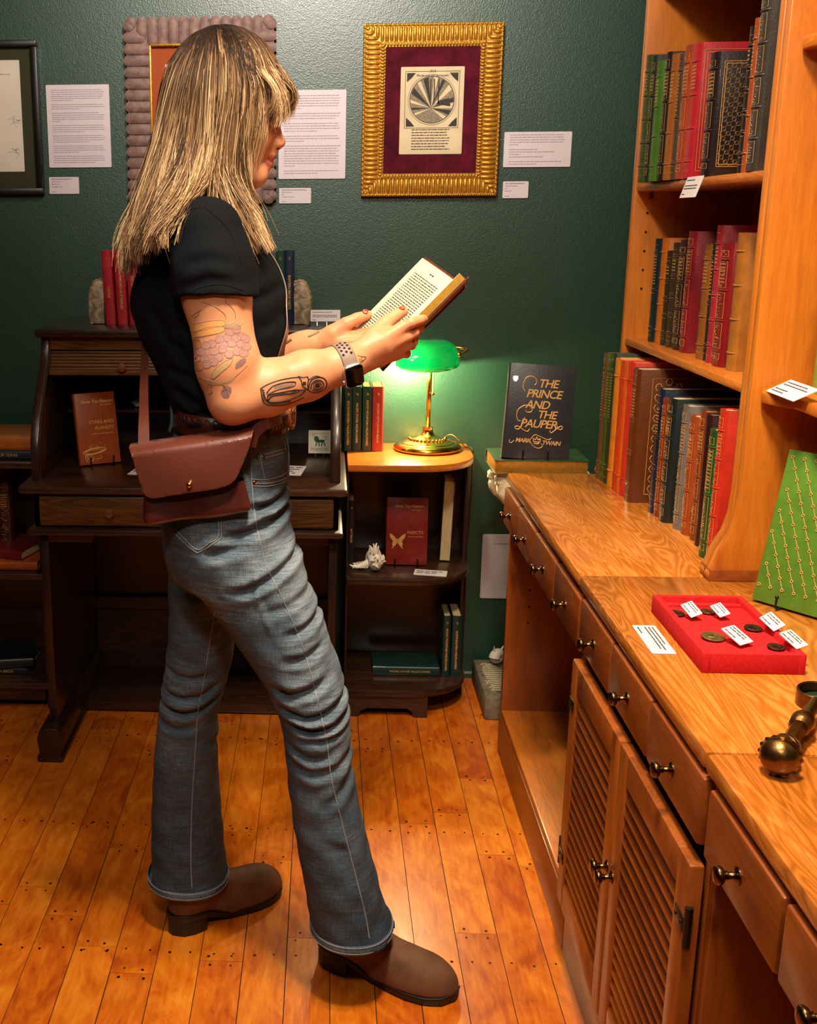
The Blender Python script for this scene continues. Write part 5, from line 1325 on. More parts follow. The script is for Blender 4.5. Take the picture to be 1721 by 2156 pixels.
# ------------------------------------------------------------------ smooth solids from distance fields
def sdf_mesh(fn, lo, hi, h, B=8, margin=1.9):
    """naive surface nets over the active blocks of a distance field; returns verts (N,3) and quads (M,4)"""
    lo = np.array(lo, float); nb = np.ceil((np.array(hi)-lo)/(h*B)).astype(int)
    I = np.stack(np.meshgrid(*[np.arange(n) for n in nb], indexing='ij'), -1).reshape(-1, 3)
    cen = lo+(I+.5)*h*B
    d = np.concatenate([fn(c) for c in np.array_split(cen, max(1, len(cen)//60000))])
    act = I[np.abs(d) < h*B*margin]
    G = np.stack(np.meshgrid(*[np.arange(B+1)]*3, indexing='ij'), -1).reshape(-1, 3)
    S = nb*B+2
    cid_all, cv_all, qa = [], [], []
    corner = np.array([[i, j, k] for i in (0, 1) for j in (0, 1) for k in (0, 1)])
    edges = [(a, b) for a in range(8) for b in range(a+1, 8) if np.abs(corner[a]-corner[b]).sum() == 1]
    for ch in np.array_split(act, max(1, len(act)//160)):
        P = (ch[:, None, :]*B+G[None])
        D = fn((lo+P*h).reshape(-1, 3)).reshape(len(ch), B+1, B+1, B+1)
        C = np.stack([D[:, i:B+i, j:B+j, k:B+k] for i, j, k in corner], -1)
        neg = C < 0; m = neg.any(-1) & ~neg.all(-1)
        idx = np.argwhere(m)
        if len(idx):
            cc = C[m]; base = ch[idx[:, 0]]*B+idx[:, 1:]
            acc = np.zeros((len(idx), 3)); cnt = np.zeros(len(idx))
            for a, b in edges:
                s = (cc[:, a] < 0) != (cc[:, b] < 0)
                t = cc[s, a]/(cc[s, a]-cc[s, b])
                acc[s] += corner[a]+(corner[b]-corner[a])*t[:, None]; cnt[s] += 1
            cv_all.append(lo+(base+acc/cnt[:, None])*h)
            cid_all.append((base[:, 0]*S[1]+base[:, 1])*S[2]+base[:, 2])
        for ax in range(3):
            sl0 = [slice(0, B)]*3; sl1 = [slice(0, B)]*3; sl1[ax] = slice(1, B+1)
            A = D[(slice(None), *sl0)] < 0; Bn = D[(slice(None), *sl1)] < 0
            e = np.argwhere(A != Bn)
            if len(e):
                base = ch[e[:, 0]]*B+e[:, 1:]; fl = A[A != Bn]
                u, v = [(1, 2), (2, 0), (0, 1)][ax]
                du = np.zeros(3, int); dv = np.zeros(3, int); du[u] = 1; dv[v] = 1
                q = np.stack([base, base-du, base-du-dv, base-dv], 1)
                q[~fl] = q[~fl][:, ::-1]
                qa.append((q[..., 0]*S[1]+q[..., 1])*S[2]+q[..., 2])
    cid = np.concatenate(cid_all); cv = np.concatenate(cv_all); o = np.argsort(cid); cid = cid[o]; cv = cv[o]
    Q = np.concatenate(qa); pos = np.clip(np.searchsorted(cid, Q), 0, len(cid)-1); ok = (cid[pos] == Q).all(1)
    return cv, pos[ok]
def smin(a, b, k):
    if k <= 0: return np.minimum(a, b)
    h_ = np.clip(.5+.5*(b-a)/k, 0, 1); return b+(a-b)*h_-k*h_*(1-h_)
def smax(a, b, k): return -smin(-a, -b, k)
def cap(P, a, b, ra, rb):
    a = np.array(a, float); b = np.array(b, float); ab = b-a; t = np.clip(((P-a)@ab)/max(ab@ab, 1e-12), 0, 1)
    return np.linalg.norm(P-a-t[:, None]*ab, axis=1)-(ra+(rb-ra)*t)
def ell(P, c, r, R=None):
    q = P-np.array(c, float)
    if R is not None: q = q@np.array(R)
    r = np.array(r, float); k0 = np.linalg.norm(q/r, axis=1); k1 = np.linalg.norm(q/(r*r), axis=1)
    return k0*(k0-1)/np.maximum(k1, 1e-9)
def chain(P, pts, k=.004):
    d = None
    for (a, ra), (b, rb) in zip(pts[:-1], pts[1:]):
        c = cap(P, a, b, ra, rb); d = c if d is None else smin(d, c, k)
    return d
class Loft:
    """stack of ellipses along z: rows of z, cx, cy, rx, ry"""
    def __init__(s, rows, ends=(True, True), e=2.0):
        r = np.array(sorted(rows)); s.z = r[:, 0]; s.c = r; s.ends = ends; s.e = e
        zz = np.linspace(s.z[0], s.z[-1], 120)
        tab = []
        for k in range(1, 5):                         # smooth interpolation
            y = np.interp(zz, s.z, r[:, k]); kern = np.hanning(13); kern /= kern.sum()
            yp = np.pad(y, 6, mode='reflect', reflect_type='odd'); tab.append(np.convolve(yp, kern, 'valid'))
        s.zz = zz; s.t = tab
    def at(s, z): return [np.interp(z, s.zz, t) for t in s.t]
    def __call__(s, P, grow=0.0):
        cx, cy, rx, ry = s.at(P[:, 2]); rx = rx+grow; ry = ry+grow
        q = ((np.abs(P[:, 0]-cx)/rx)**s.e+(np.abs(P[:, 1]-cy)/ry)**s.e)**(1/s.e)
        d = (q-1)*np.minimum(rx, ry)
        lo, hi = s.z[0]-P[:, 2], P[:, 2]-s.z[-1]
        if s.ends[0]: d = smax(d, lo, .01)
        else: d = np.maximum(d, lo)
        if s.ends[1]: d = smax(d, hi, .01)
        else: d = np.maximum(d, hi)
        return d
def A3(px, py, Y): return np.array(at(px, py, Y=Y))
def rows(lst, Yc=None):
    out = []
    for py, b, f, Y, hy in lst:
        L, R_ = A3(b, py, Y), A3(f, py, Y); out.append((float(L[2]+R_[2])/2, float(L[0]+R_[0])/2, Y, float(R_[0]-L[0])/2, hy))
    return out
def creases(lst, near=True):
    """fold lines given as pixel polylines with a depth Y, an amplitude and a width"""
    out = []
    for pts, Y, amp, wd in lst:
        p = [A3(a, b, Y) for a, b in pts]; out.append((np.array([[q[0], q[2]] for q in p]), amp, wd))
    return out
def crease_disp(P, cr):
    d = np.zeros(len(P)); X = P[:, [0, 2]]
    for pl, amp, wd in cr:
        bb0, bb1 = pl.min(0)-3*wd, pl.max(0)+3*wd
        m = ((X > bb0) & (X < bb1)).all(1)
        if not m.any(): continue
        x = X[m]; best = np.full(len(x), 9.); tt = np.zeros(len(x)); n = len(pl)-1
        for i in range(n):
            a, b = pl[i], pl[i+1]; ab = b-a; t = np.clip(((x-a)@ab)/(ab@ab), 0, 1)
            e = np.linalg.norm(x-a-t[:, None]*ab, axis=1); c = e < best; best[c] = e[c]; tt[c] = (i+t[c])/n
        fade = np.clip(np.sin(PI*np.clip(tt*.9+.05, 0, 1))*1.6, 0, 1)
        g = np.exp(-(best/wd)**2)-.55*np.exp(-((best-1.9*wd)/(1.1*wd))**2)
        d[m] += amp*fade*g
    return d
def mesh_from(name, V, Q, mats, parent, smooth_it=0, world=True):
    inv = world_of(parent).inverted() if parent else Matrix.Identity(4)
    V2 = V@np.array(inv.to_3x3()).T+np.array(inv.translation)
    if smooth_it:
        e = np.concatenate([Q[:, [0, 1]], Q[:, [1, 2]], Q[:, [2, 3]], Q[:, [3, 0]]]); e = np.concatenate([e, e[:, ::-1]])
        cnt = np.bincount(e[:, 0], minlength=len(V2))[:, None]+1e-9
        for _ in range(smooth_it):
            s = np.stack([np.bincount(e[:, 0], weights=V2[e[:, 1], k], minlength=len(V2)) for k in range(3)], 1)/cnt
            V2 = V2*.5+s*.5
    me = bpy.data.meshes.new(name); me.vertices.add(len(V2)); me.vertices.foreach_set('co', V2.astype(np.float32).ravel())
    me.loops.add(len(Q)*4); me.loops.foreach_set('vertex_index', Q.astype(np.int32).ravel())
    me.polygons.add(len(Q)); me.polygons.foreach_set('loop_start', np.arange(len(Q), dtype=np.int32)*4)
    me.polygons.foreach_set('use_smooth', np.ones(len(Q), bool)); me.update(calc_edges=True); me.validate()
    return link(name, me, parent, mats)
def bvh_of(V, Q): return BVHTree.FromPolygons([Vector(v) for v in V.tolist()], [tuple(q) for q in Q.tolist()])
def on_surface(bvh, px, py, lift=.0006):
    """the point of that surface seen at the pixel, lifted off along its normal"""
    d = (at(px, py, Y=1.0)-Vector((0, 0, EYE))).normalized()
    hit = bvh.ray_cast(Vector((0, 0, EYE)), d)
    if hit[0] is None: return None
    n = hit[1]
    if n.dot(d) > 0: n = -n
    return hit[0]+n*lift, n
def surf_line(mb, bvh, pts, r=.0007, lift=.0003, m=6, n=5, smooth=True):
    pts = [(a, b, 0) for a, b in pts]
    pp = catmull(pts, m) if smooth and len(pts) > 2 else ([Vector(pts[0]).lerp(Vector(pts[1]), k/12) for k in range(13)] if len(pts) == 2 else [Vector(q) for q in pts])
    run = []
    for q in pp:
        h = on_surface(bvh, q.x, q.y, lift)
        if h is None or (run and (h[0]-run[-1]).length > .03):
            if len(run) > 1: mb.tube(run, r, n)
            run = []
            if h is None: continue
        run.append(h[0])
    if len(run) > 1: mb.tube(run, r, n)
def surf_fill(mb, bvh, pts, lift=.00035, step=2.2):
    """a flat patch of ink following the skin"""
    xs = [p[0] for p in pts]; ys = [p[1] for p in pts]
    def inside(x, y):
        c = False; j = len(pts)-1
        for i in range(len(pts)):
            xi, yi = pts[i]; xj, yj = pts[j]
            if (yi > y) != (yj > y) and x < (xj-xi)*(y-yi)/(yj-yi)+xi: c = not c
            j = i
        return c
    y = min(ys)
    while y < max(ys):
        x = min(xs)
        while x < max(xs):
            if inside(x+step/2, y+step/2):
                q = [on_surface(bvh, x+a*step, y+b*step, lift) for a, b in ((0, 0), (1.02, 0), (1.02, 1.02), (0, 1.02))]
                if all(q) and (q[0][0]-q[2][0]).length < .012: mb.add([h[0] for h in q], [(0, 1, 2, 3)])
            x += step
        y += step

# ------------------------------------------------------------------ the person
person = thing('person', 'person in black t-shirt and flared blue jeans standing and reading an open book', 'person', (0, 1.96, 0))
s = NT('skin'); v = s.coord(rnd=False); n1 = s.noise(v, 14, 4); n2 = s.noise(v, 260, 3)
s.set(col=s.ramp(n1, [(.3, srgb('cf8a62')), (.7, srgb('dd9c74'))]), rough=.46, spec=.35)
s.b.inputs['Subsurface Weight'].default_value = .12; s.b.inputs['Subsurface Radius'].default_value = (.012, .005, .003); s.b.inputs['Subsurface Scale'].default_value = .6
s.bump(n2, .12, .001); M['skin'] = s.m
M['lips'] = plain('lips', 'b05a48', .4, 0, .1)
M['nail_red'] = plain('red_nail_polish', 'c4401c', .2, 0, .05, coat=.8)
s = NT('black_cotton'); v = s.coord(rnd=False); s.set(col=s.ramp(s.noise(v, 500, 3), [(.3, srgb('0a0c10')), (.7, srgb('12151a'))]), rough=.9, sheen=.0, spec=.12); s.bump(s.noise(v, 900, 2), .2, .0006); M['cotton'] = s.m
def denim(name, c1, c2, c3):
    s = NT(name); v = s.coord(rnd=False)
    a = s.noise(s.coord(scale=(1, 1, .05), rnd=False), 750, 2); b = s.noise(s.coord(scale=(.05, .05, 1), rnd=False), 560, 3); c = s.noise(v, 9, 4, .6)
    slub = s.noise(s.coord(scale=(.06, .06, 1), rnd=False), 130, 3, .7)
    f = s.math('ADD', s.math('MULTIPLY', a, .30), s.math('MULTIPLY', b, .36)); f = s.math('ADD', f, s.math('MULTIPLY', c, .30)); f = s.math('ADD', f, s.math('MULTIPLY', slub, .16))
    fa = s.n('ShaderNodeAttribute', attribute_name='fade'); f = s.math('ADD', f, s.math('MULTIPLY', fa.outputs['Fac'], .17)); f = s.math('SUBTRACT', f, .045)
    s.set(col=s.ramp(f, [(.36, srgb(c1)), (.56, srgb(c2)), (.76, srgb(c3))]), rough=.85, sheen=.0, spec=.15)
    s.bump(s.math('ADD', a, b), .3, .0008); return s.m
M['denim'] = denim('blue_denim', '2c3a48', '51606e', '929ea8')
M['denim_dark'] = denim('dark_blue_denim_facing', '1c2834', '2c3a4a', '5a6a7a')  # darker blue denim
M['thread'] = plain('pale_seam_thread', '8c9094', .8, 0, .15)
M['thread_dark'] = plain('dark_seam_thread', '2a3440', .8, 0, .15)
M['bag'] = plain('oxblood_leather', '461812', .36, 0, .16, 14, .12, .35, 180)
M['bag_flap'] = plain('chestnut_leather_flap', '602e22', .42, 0, .12, 10, .08, .25, 160)
M['belt'] = plain('tooled_dark_leather', '42140f', .36, 0, .2, 40, .3, .3, 90)

# --- body: head, neck, torso and both arms as one surface
RS = A3(436, 500, 1.806); RE = A3(492, 838, 1.765); RW = A3(738, 762, 1.832)      # right shoulder, elbow, wrist
LS = A3(440, 500, 2.104); LE = A3(515, 800, 2.145); LW = A3(652, 728, 2.085)
HC = A3(474, 205, 1.955)
def face_pt(px, py, Y=1.955): return A3(px, py, Y)
def hand_right():
    q = []
    W = RW
    K = [A3(846, 690, 1.862), A3(858, 708, 1.868), A3(857, 727, 1.878), A3(843, 744, 1.890)]      # knuckles
    for k, kn in enumerate(K):
        a = W+(kn-W)*.12+np.array([0, .002*k, -.003*k+.004])
        q.append([(a, .0155-.0008*k), (W+(kn-W)*.6+np.array([0, -.002, .0]), .0138-.0006*k), (kn, .0098-.0005*k)])
    # index lies along the outside of the cover, the others curl underneath
    q.append([(K[0], .0096), (A3(866, 680, 1.862), .0088), (A3(884, 674, 1.876), .0082), (A3(892, 672, 1.893), .0074)])
    q.append([(K[1], .0094), (A3(872, 700, 1.876), .0088), (A3(884, 690, 1.905), .0080), (A3(880, 684, 1.928), .0072)])
    q.append([(K[2], .0090), (A3(869, 722, 1.890), .0085), (A3(872, 712, 1.920), .0078), (A3(862, 700, 1.942), .0070)])
    q.append([(K[3], .0080), (A3(856, 745, 1.902), .0074), (A3(856, 738, 1.926), .0068), (A3(846, 726, 1.945), .0062)])
    # thumb ray over the pages
    q.append([(A3(752, 742, 1.838), .015), (A3(786, 712, 1.856), .0165), (A3(812, 682, 1.878), .0120), (A3(832, 666, 1.893), .0104), (A3(849, 656, 1.903), .0088)])
    # heel of the hand
    q.append([(A3(752, 772, 1.842), .0165), (A3(800, 752, 1.862), .0135), (A3(838, 742, 1.882), .0105)])
    q.append([(A3(760, 748, 1.846), .019), (A3(815, 720, 1.868), .0155)])
    return q
def hand_left():
    q = []
    W = LW
    K = [A3(722, 694, 2.090), A3(728, 704, 2.078), A3(728, 712, 2.066), A3(722, 722, 2.056)]
    for k, kn in enumerate(K):
        q.append([(W+(kn-W)*.1, .0155), (W+(kn-W)*.6, .0140), (kn, .0105-.0005*k)])
        t = [A3(762+4*k, 702+6*k, 2.080-.012*k), A3(792+2*k, 694+7*k, 2.062-.012*k), A3(806, 690+8*k, 2.045-.012*k)]
        q.append([(kn, .0098-.0004*k), (t[0], .0090-.0004*k), (t[1], .0082-.0004*k), (t[2], .0072-.0004*k)])
    q.append([(A3(668, 722, 2.075), .0175), (A3(700, 704, 2.070), .0175), (A3(728, 682, 2.070), .0120), (A3(752, 671, 2.075), .0108), (A3(774, 663, 2.080), .0088)])
    q.append([(A3(670, 728, 2.08), .019), (A3(712, 712, 2.075), .016)])
    return q
HR, HL = hand_right(), hand_left()
def body_fn(P):
    out = np.full(len(P), .3)
    def grp(lo, hi, f, k):
        m = ((P > np.array(lo)) & (P < np.array(hi))).all(1)
        if m.any(): out[m] = smin(out[m], f(P[m]), k)
    def box_of(pts, pad):
        a = np.array(pts); return a.min(0)-pad, a.max(0)+pad
    # torso core (hidden by the clothes) and neck
    T1, T2, T3 = A3(415, 540, 1.955), A3(430, 680, 1.955), A3(470, 860, 1.955)
    grp(*box_of([T1, T3], .22), lambda Q: smin(smin(cap(Q, T1, T2, .075, .085), cap(Q, T2, T3, .085, .08), .02), cap(Q, A3(428, 505, 1.86), A3(428, 505, 2.05), .040, .040), .03), .0)
    grp(*box_of([A3(415, 470, 1.955), A3(470, 320, 1.955)], .15), lambda Q: cap(Q, A3(415, 470, 1.955), A3(466, 320, 1.955), .052, .050), .03)
    # head
    def head(Q):
        d = ell(Q, A3(472, 190, 1.955), (.0835, .071, .0845))
        d = smin(d, ell(Q, A3(516, 265, 1.955), (.050, .054, .078)), .025)                         # face mass
        d = smin(d, cap(Q, A3(470, 330, 1.955), A3(532, 368, 1.955), .040, .022), .025)           # jaw
        d = smin(d, cap(Q, A3(541, 366, 1.945), A3(541, 366, 1.965), .0145, .0145), .016)         # chin
        for sy in (-1, 1):
            d = smin(d, cap(Q, A3(470, 335, 1.955+sy*.045), A3(528, 366, 1.955+sy*.016), .016, .014), .018)
            d = smin(d, ell(Q, A3(545, 285, 1.955+sy*.034), (.020, .020, .024)), .02)             # cheek
            d = smin(d, cap(Q, A3(577, 238, 1.955+sy*.018), A3(563, 236, 1.955+sy*.042), .008, .008), .012)   # brow ridge
            d = smax(d, -ell(Q, A3(584, 256, 1.955+sy*.030), (.016, .014, .011)), .012)           # eye socket
            d = smin(d, ell(Q, A3(566, 256, 1.955+sy*.030), (.0125, .0125, .0125)), .003)         # eyeball and lids
            d = smin(d, ell(Q, A3(584, 303, 1.955+sy*.0085), (.0085, .0065, .0060)), .005)        # nostril wing
        d = smin(d, cap(Q, A3(578, 252, 1.955), A3(587, 297, 1.955), .0065, .0085), .012)          # nose bridge
        d = smin(d, ell(Q, A3(587, 299, 1.955), (.0105, .0085, .0080)), .006)                     # nose tip
        d = smin(d, cap(Q, A3(567, 318, 1.955), A3(566, 330, 1.955), .0125, .0120), .012)          # muzzle
        d = smin(d, cap(Q, A3(569, 332, 1.945), A3(569, 332, 1.965), .0070, .0070), .005)          # upper lip
        d = smin(d, cap(Q, A3(565, 346, 1.946), A3(565, 346, 1.964), .0072, .0072), .005)          # lower lip
        for sy in (-1, 1): d = smax(d, -cap(Q, A3(585, 311, 1.955+sy*.0075), A3(579, 306, 1.955+sy*.0075), .0030, .0025), .002)   # nostrils
        d = smax(d, -cap(Q, A3(580, 339.5, 1.945), A3(580, 339.5, 1.965), .0035, .0035), .004)      # mouth line
        d = smax(d, -cap(Q, A3(563, 338.5, 1.937), A3(576, 339.5, 1.944), .0018, .0018), .003)
        for sy in (-1, 1): d = smin(d, ell(Q, A3(468, 268, 1.955+sy*.076), (.018, .006, .030)), .004)   # ears
        return d
    m = np.array([.16, .13, .17]); grp(HC-m-[0, 0, .08], HC+m, head, .012)
    # right arm
    def arm(S, E, W, r):
        up = E-S; fo = W-E
        return lambda Q: smin(smin(chain(Q, [(S, r[0]), (S+up*.35, r[1]), (S+up*.8, r[2]), (E, r[3])], .02),
                                   chain(Q, [(E, r[3]), (E+fo*.28, r[4]), (E+fo*.62, r[5]), (E+fo*.92, r[6]), (W, r[7])], .02), .012), chain(Q, [(E+up*.02-fo*.02, r[3]*.85), (E+up*.04-fo*.04, r[3]*.6)], .01), .012)
    grp(*box_of([RS, RE, RW], .12), arm(RS, RE, RW, (.047, .0510, .0475, .0400, .0415, .0370, .0275, .0240)), .012)
    grp(*box_of([LS, LE, LW], .12), arm(LS, LE, LW, (.048, .052, .046, .040, .041, .036, .0285, .0255)), .012)
    for H in (HR, HL):
        allp = [p for c in H for p, r in c]
        def hf(Q, H=H):
            palm = None; d = np.full(len(Q), .2)
            for c in H:
                w_ = chain(Q, c, .0025)
                isfinger = c[0][1] < .0100
                if isfinger: d = np.minimum(d, smin(d, w_, .0012))
                else: palm = w_ if palm is None else smin(palm, w_, .008)
            return smin(palm, d, .0035)
        grp(*box_of(allp, .05), hf, .012)
    return out
BV, BQ = sdf_mesh(body_fn, (-.36, 1.62, .98), (.34, 2.28, 1.74), .0021)
body = mesh_from('body', BV, BQ, [M['skin'], M['lips'], M['nail_red']], person, 2)
body_bvh = bvh_of(BV, BQ)
# lips tint
cen = BV[BQ].mean(1); mi = np.zeros(len(BQ), int)
for c_, r_ in ((A3(571, 332, 1.955), (.010, .024, .0052)), (A3(569, 346, 1.955), (.010, .022, .0062))):
    mi[((((cen-c_)/np.array(r_))**2).sum(1) < 1)] = 1
body.data.polygons.foreach_set('material_index', mi.astype(np.int32))
# thumb nails
for nm, (px_, py_, Y_), dr, off in (('thumb_nail', (845, 651, 1.898), (852, 649), (-.0005, -.003, .0072)), ('thumb_nail', (768, 657.5, 2.075), (777, 658), (.001, -.0048, .0062))):
    c = Vector(A3(px_, py_, Y_)); d = (Vector(A3(*dr, Y_))-c).normalized()
    mb = MB(); up = Vector(off).normalized(); sdv = d.cross(up).normalized()
    rings = []
    for i in range(7):
        u = i/6; w_ = .0052*math.sqrt(max(0, 1-(2*u-1)**4))+.0002; p0 = c+d*(.011*(u-.4))+up*.0022
        rings.append([p0+sdv*w_*math.cos(PI*j/6)+up*(.0022*math.sin(PI*j/6)) for j in range(7)])
    mb.loft([r+[r[0]-up*.001] for r in rings]); mb.build(nm, M['nail_red'], body, smooth=True)

# --- jeans
pel = Loft(rows([(878, 378, 602, 1.955, .150), (915, 366, 607, 1.955, .162), (960, 354, 609, 1.955, .175), (1010, 347, 606, 1.955, .184), (1060, 343, 605, 1.955, .188), (1110, 346, 610, 1.955, .186), (1160, 352, 625, 1.955, .178), (1195, 362, 618, 1.955, .165)]), e=2.25)
Yr = 1.872
rleg = Loft(rows([(1040, 400, 604, 1.90, .10), (1100, 362, 607, 1.888, .112), (1160, 376, 629, Yr, .112), (1220, 404, 650, Yr, .108), (1260, 430, 664, Yr, .104), (1310, 474, 683, Yr, .100), (1370, 512, 704, Yr, .096), (1430, 556, 726, 1.868, .088), (1500, 588, 737, 1.866, .082), (1560, 600, 739, 1.866, .079), (1640, 606, 746, 1.868, .080), (1750, 621, 770, 1.872, .083), (1850, 640, 796, 1.876, .088), (1910, 650, 812, 1.88, .086), (1948, 656, 832, 1.882, .090)]), ends=(False, True), e=2.15)
Yl = 2.055
lleg = Loft(rows([(1060, 380, 590, 2.02, .10), (1150, 352, 560, Yl, .104), (1230, 356, 520, Yl, .102), (1300, 358, 497, Yl, .098), (1340, 356, 497, Yl, .094), (1400, 349, 486, 2.06, .086), (1450, 342, 470, 2.062, .080), (1500, 335, 458, 2.065, .076), (1600, 325, 458, 2.07, .078), (1700, 321, 465, 2.08, .082), (1780, 319, 472, 2.085, .086), (1815, 316, 475, 2.09, .084), (1846, 312, 483, 2.09, .086)]), ends=(False, True), e=2.15)
CRN = creases([
    ([(489, 1237), (528, 1230), (570, 1211), (625, 1181), (636, 1162)], 1.80, -.0065, .0075),
    ([(430, 1165), (482, 1155), (528, 1145)], 1.78, -.0045, .0080),
    ([(472, 1132), (560, 1116), (616, 1092)], 1.78, -.0065, .0080),
    ([(530, 1074), (570, 1078), (606, 1068)], 1.78, -.0060, .0070),
    ([(545, 1100), (580, 1100), (608, 1090)], 1.78, -.0040, .0060),
    ([(600, 1340), (640, 1333), (664, 1324), (686, 1306)], 1.78, -.0060, .0070),
    ([(560, 1290), (610, 1280), (660, 1262)], 1.78, -.0030, .0080),
    ([(600, 1393), (645, 1390), (680, 1376)], 1.78, -.0050, .0070),
    ([(575, 1452), (610, 1462), (655, 1451), (690, 1436)], 1.79, -.0065, .0080),
    ([(590, 1496), (642, 1512), (690, 1503), (738, 1482)], 1.79, -.0060, .0068),
    ([(598, 1524), (658, 1541), (707, 1533), (740, 1518)], 1.79, -.0055, .0065),
    ([(640, 1560), (684, 1560), (730, 1550)], 1.79, -.0040, .0060),
    ([(604, 1580), (650, 1600), (700, 1596)], 1.79, -.0035, .0070),
    ([(606, 1618), (662, 1632), (715, 1622), (748, 1600)], 1.79, -.0032, .0085),
    ([(690, 1700), (725, 1672), (752, 1640)], 1.79, -.0030, .0090),
    ([(700, 1780), (725, 1800), (735, 1860)], 1.79, -.0022, .0100),
    ([(540, 1180), (545, 1260), (575, 1330)], 1.79, .0020, .0045)])
CRF = creases([
    ([(335, 1468), (380, 1474), (425, 1468), (462, 1446)], 1.98, -.0055, .0070),
    ([(328, 1500), (380, 1506), (420, 1500), (458, 1480)], 1.98, -.0055, .0065),
    ([(326, 1535), (370, 1542), (415, 1536)], 1.98, -.0040, .0070),
    ([(345, 1420), (400, 1428), (450, 1420)], 1.98, -.0035, .0070),
    ([(352, 1230), (420, 1250), (470, 1230)], 1.98, -.0030, .0080),
    ([(420, 1570), (450, 1600), (462, 1640)], 1.98, -.0030, .0080)])
def jeans_raw(P, g=0.0):
    a, b, c = pel(P, g), rleg(P, g), lleg(P, g)
    # keep the thighs apart: smooth join with the pelvis only
    return smin(smin(a, b, .022), smin(a, c, .022), .004)
def jeans_fn(P):
    d = jeans_raw(P)
    near = P[:, 1] < 1.955
    d[near] -= 1.35*crease_disp(P[near], CRN)
    far = (P[:, 1] >= 1.955) & (P[:, 1] < 2.12)
    d[far] -= 1.35*crease_disp(P[far], CRF)
    d -= .0012*np.sin(P[:, 2]*95+6*P[:, 0]*5)*np.sin(P[:, 0]*70+P[:, 1]*40)
    # hollow trouser ends
    lo = P[:, 2] < .45
    if lo.any():
        q = P[lo]
        for lf in (rleg, lleg):
            d[lo] = np.maximum(d[lo], -np.maximum(lf(q, -.008), q[:, 2]-(lf.z[0]+.045)))
    return d
ZH_R = rleg.z[0]; ZH_L = lleg.z[0]
JV, JQ = sdf_mesh(jeans_fn, (-.34, 1.70, .05), (.24, 2.22, 1.06), .0042)
jeans = mesh_from('jeans', JV, JQ, [M['denim']], person, 1)
jb = bvh_of(JV, JQ)
fade = np.zeros(len(JV))                                  # stone-washed areas of the cloth: thighs, knees, seat, and whiskers at the hip
for (px_, py_, Y_), r_, a_ in (((640, 1240, 1.86), (.045, .10, .13), 1.0), ((690, 1420, 1.86), (.05, .10, .10), .9), ((560, 1180, 1.79), (.09, .08, .07), .55), ((360, 1200, 1.9), (.04, .12, .06), .4), ((440, 1330, 1.79), (.03, .10, .12), .35), ((395, 1460, 2.0), (.07, .10, .07), .55), ((720, 1560, 1.86), (.03, .10, .06), .5), ((440, 1640, 2.05), (.03, .08, .08), .4)):
    fade += a_*np.exp(-(((JV-A3(px_, py_, Y_))/np.array(r_))**2).sum(1))
fade -= .75*np.clip((.42-JV[:, 2])/.3, 0, 1)
fade += 60*np.maximum(0, crease_disp(JV, CRN))*(JV[:, 1] < 1.955)
fa_ = jeans.data.attributes.new('fade', 'FLOAT', 'POINT'); fa_.data.foreach_set('value', np.clip(fade, -1, 1.4).astype(np.float32))
# waistband, pockets, seams, hems, rivets
def stitch(parent, name, lines, mat='thread', r=.0007, lift=.0004):
    mb = MB()
    for l in lines: surf_line(mb, jb, l, r, lift)
    mb.build(name, M[mat], parent, sm=60)
stitch(jeans, 'side_seam', [[(528, 935), (530, 1010), (536, 1080), (545, 1130), (560, 1190), (585, 1240), (612, 1300), (640, 1370), (660, 1440), (675, 1500), (688, 1560), (698, 1640), (722, 1740), (748, 1840), (768, 1920), (778, 1975)]], r=.0010, lift=.0003)
stitch(jeans, 'inner_seam', [[(452, 1290), (442, 1350), (430, 1430), (417, 1500), (410, 1600), (404, 1700), (402, 1800), (404, 1868)]], r=.0009, lift=.0003)
stitch(jeans, 'back_pocket_seam', [[(358, 1108), (385, 1140), (416, 1164)], [(416, 1164), (442, 1150), (466, 1132)], [(466, 1132), (466, 1100), (463, 1075)], [(362, 1104), (388, 1134), (416, 1157), (440, 1144), (460, 1128), (459, 1080)]], r=.0009)
stitch(jeans, 'coin_pocket_seam', [[(548, 960), (575, 952), (602, 945)], [(550, 966), (576, 960), (600, 952)], [(548, 960), (552, 985), (558, 1008)], [(602, 945), (605, 960), (602, 985)]], r=.0009)
stitch(jeans, 'front_pocket_seam', [[(530, 1009), (560, 1010), (590, 1003), (602, 996)], [(532, 1017), (562, 1018), (590, 1012), (602, 1006)], [(532, 1023), (562, 1024), (590, 1018), (602, 1012)]], r=.0009)
for q in ((554, 962), (536, 1016), (598, 950)):
    h = on_surface(jb, *q, .0003)
    if h: MB().lathe([(.0045, 0), (.0042, .0012), (.0028, .0022), (.0018, .0014), (0, .0026)], h[0], h[1], 14).build('rivet', M['brass_dark'], jeans, sm=50)
def hem(lf, z, nm):
    cx, cy, rx, ry = [float(v) for v in lf.at(z+.012)]
    e = lf.e; mb = MB()
    def pt(a, g, zz):
        c, s_ = math.cos(a), math.sin(a); k = (abs(c/(rx+g))**e+abs(s_/(ry+g))**e)**(-1/e); return Vector((cx+c*k, cy+s_*k, zz))
    rings = [[pt(2*PI*j/64, g, zz) for j in range(64)] for g, zz in ((-.0045, z-.003), (-.0010, z-.0035), (.0006, z), (.0012, z+.010), (.0008, z+.0155), (-.0008, z+.0165))]
    mb.loft(rings, cap=False); mb.build('hem', M['denim_light'], jeans, smooth=True)
    for zz in (z+.0018, z+.0135):
        MB().tube([pt(2*PI*j/64, .0015, zz) for j in range(64)], .0006, 5, closed=True).build('hem_stitch', M['thread'], jeans, smooth=True)
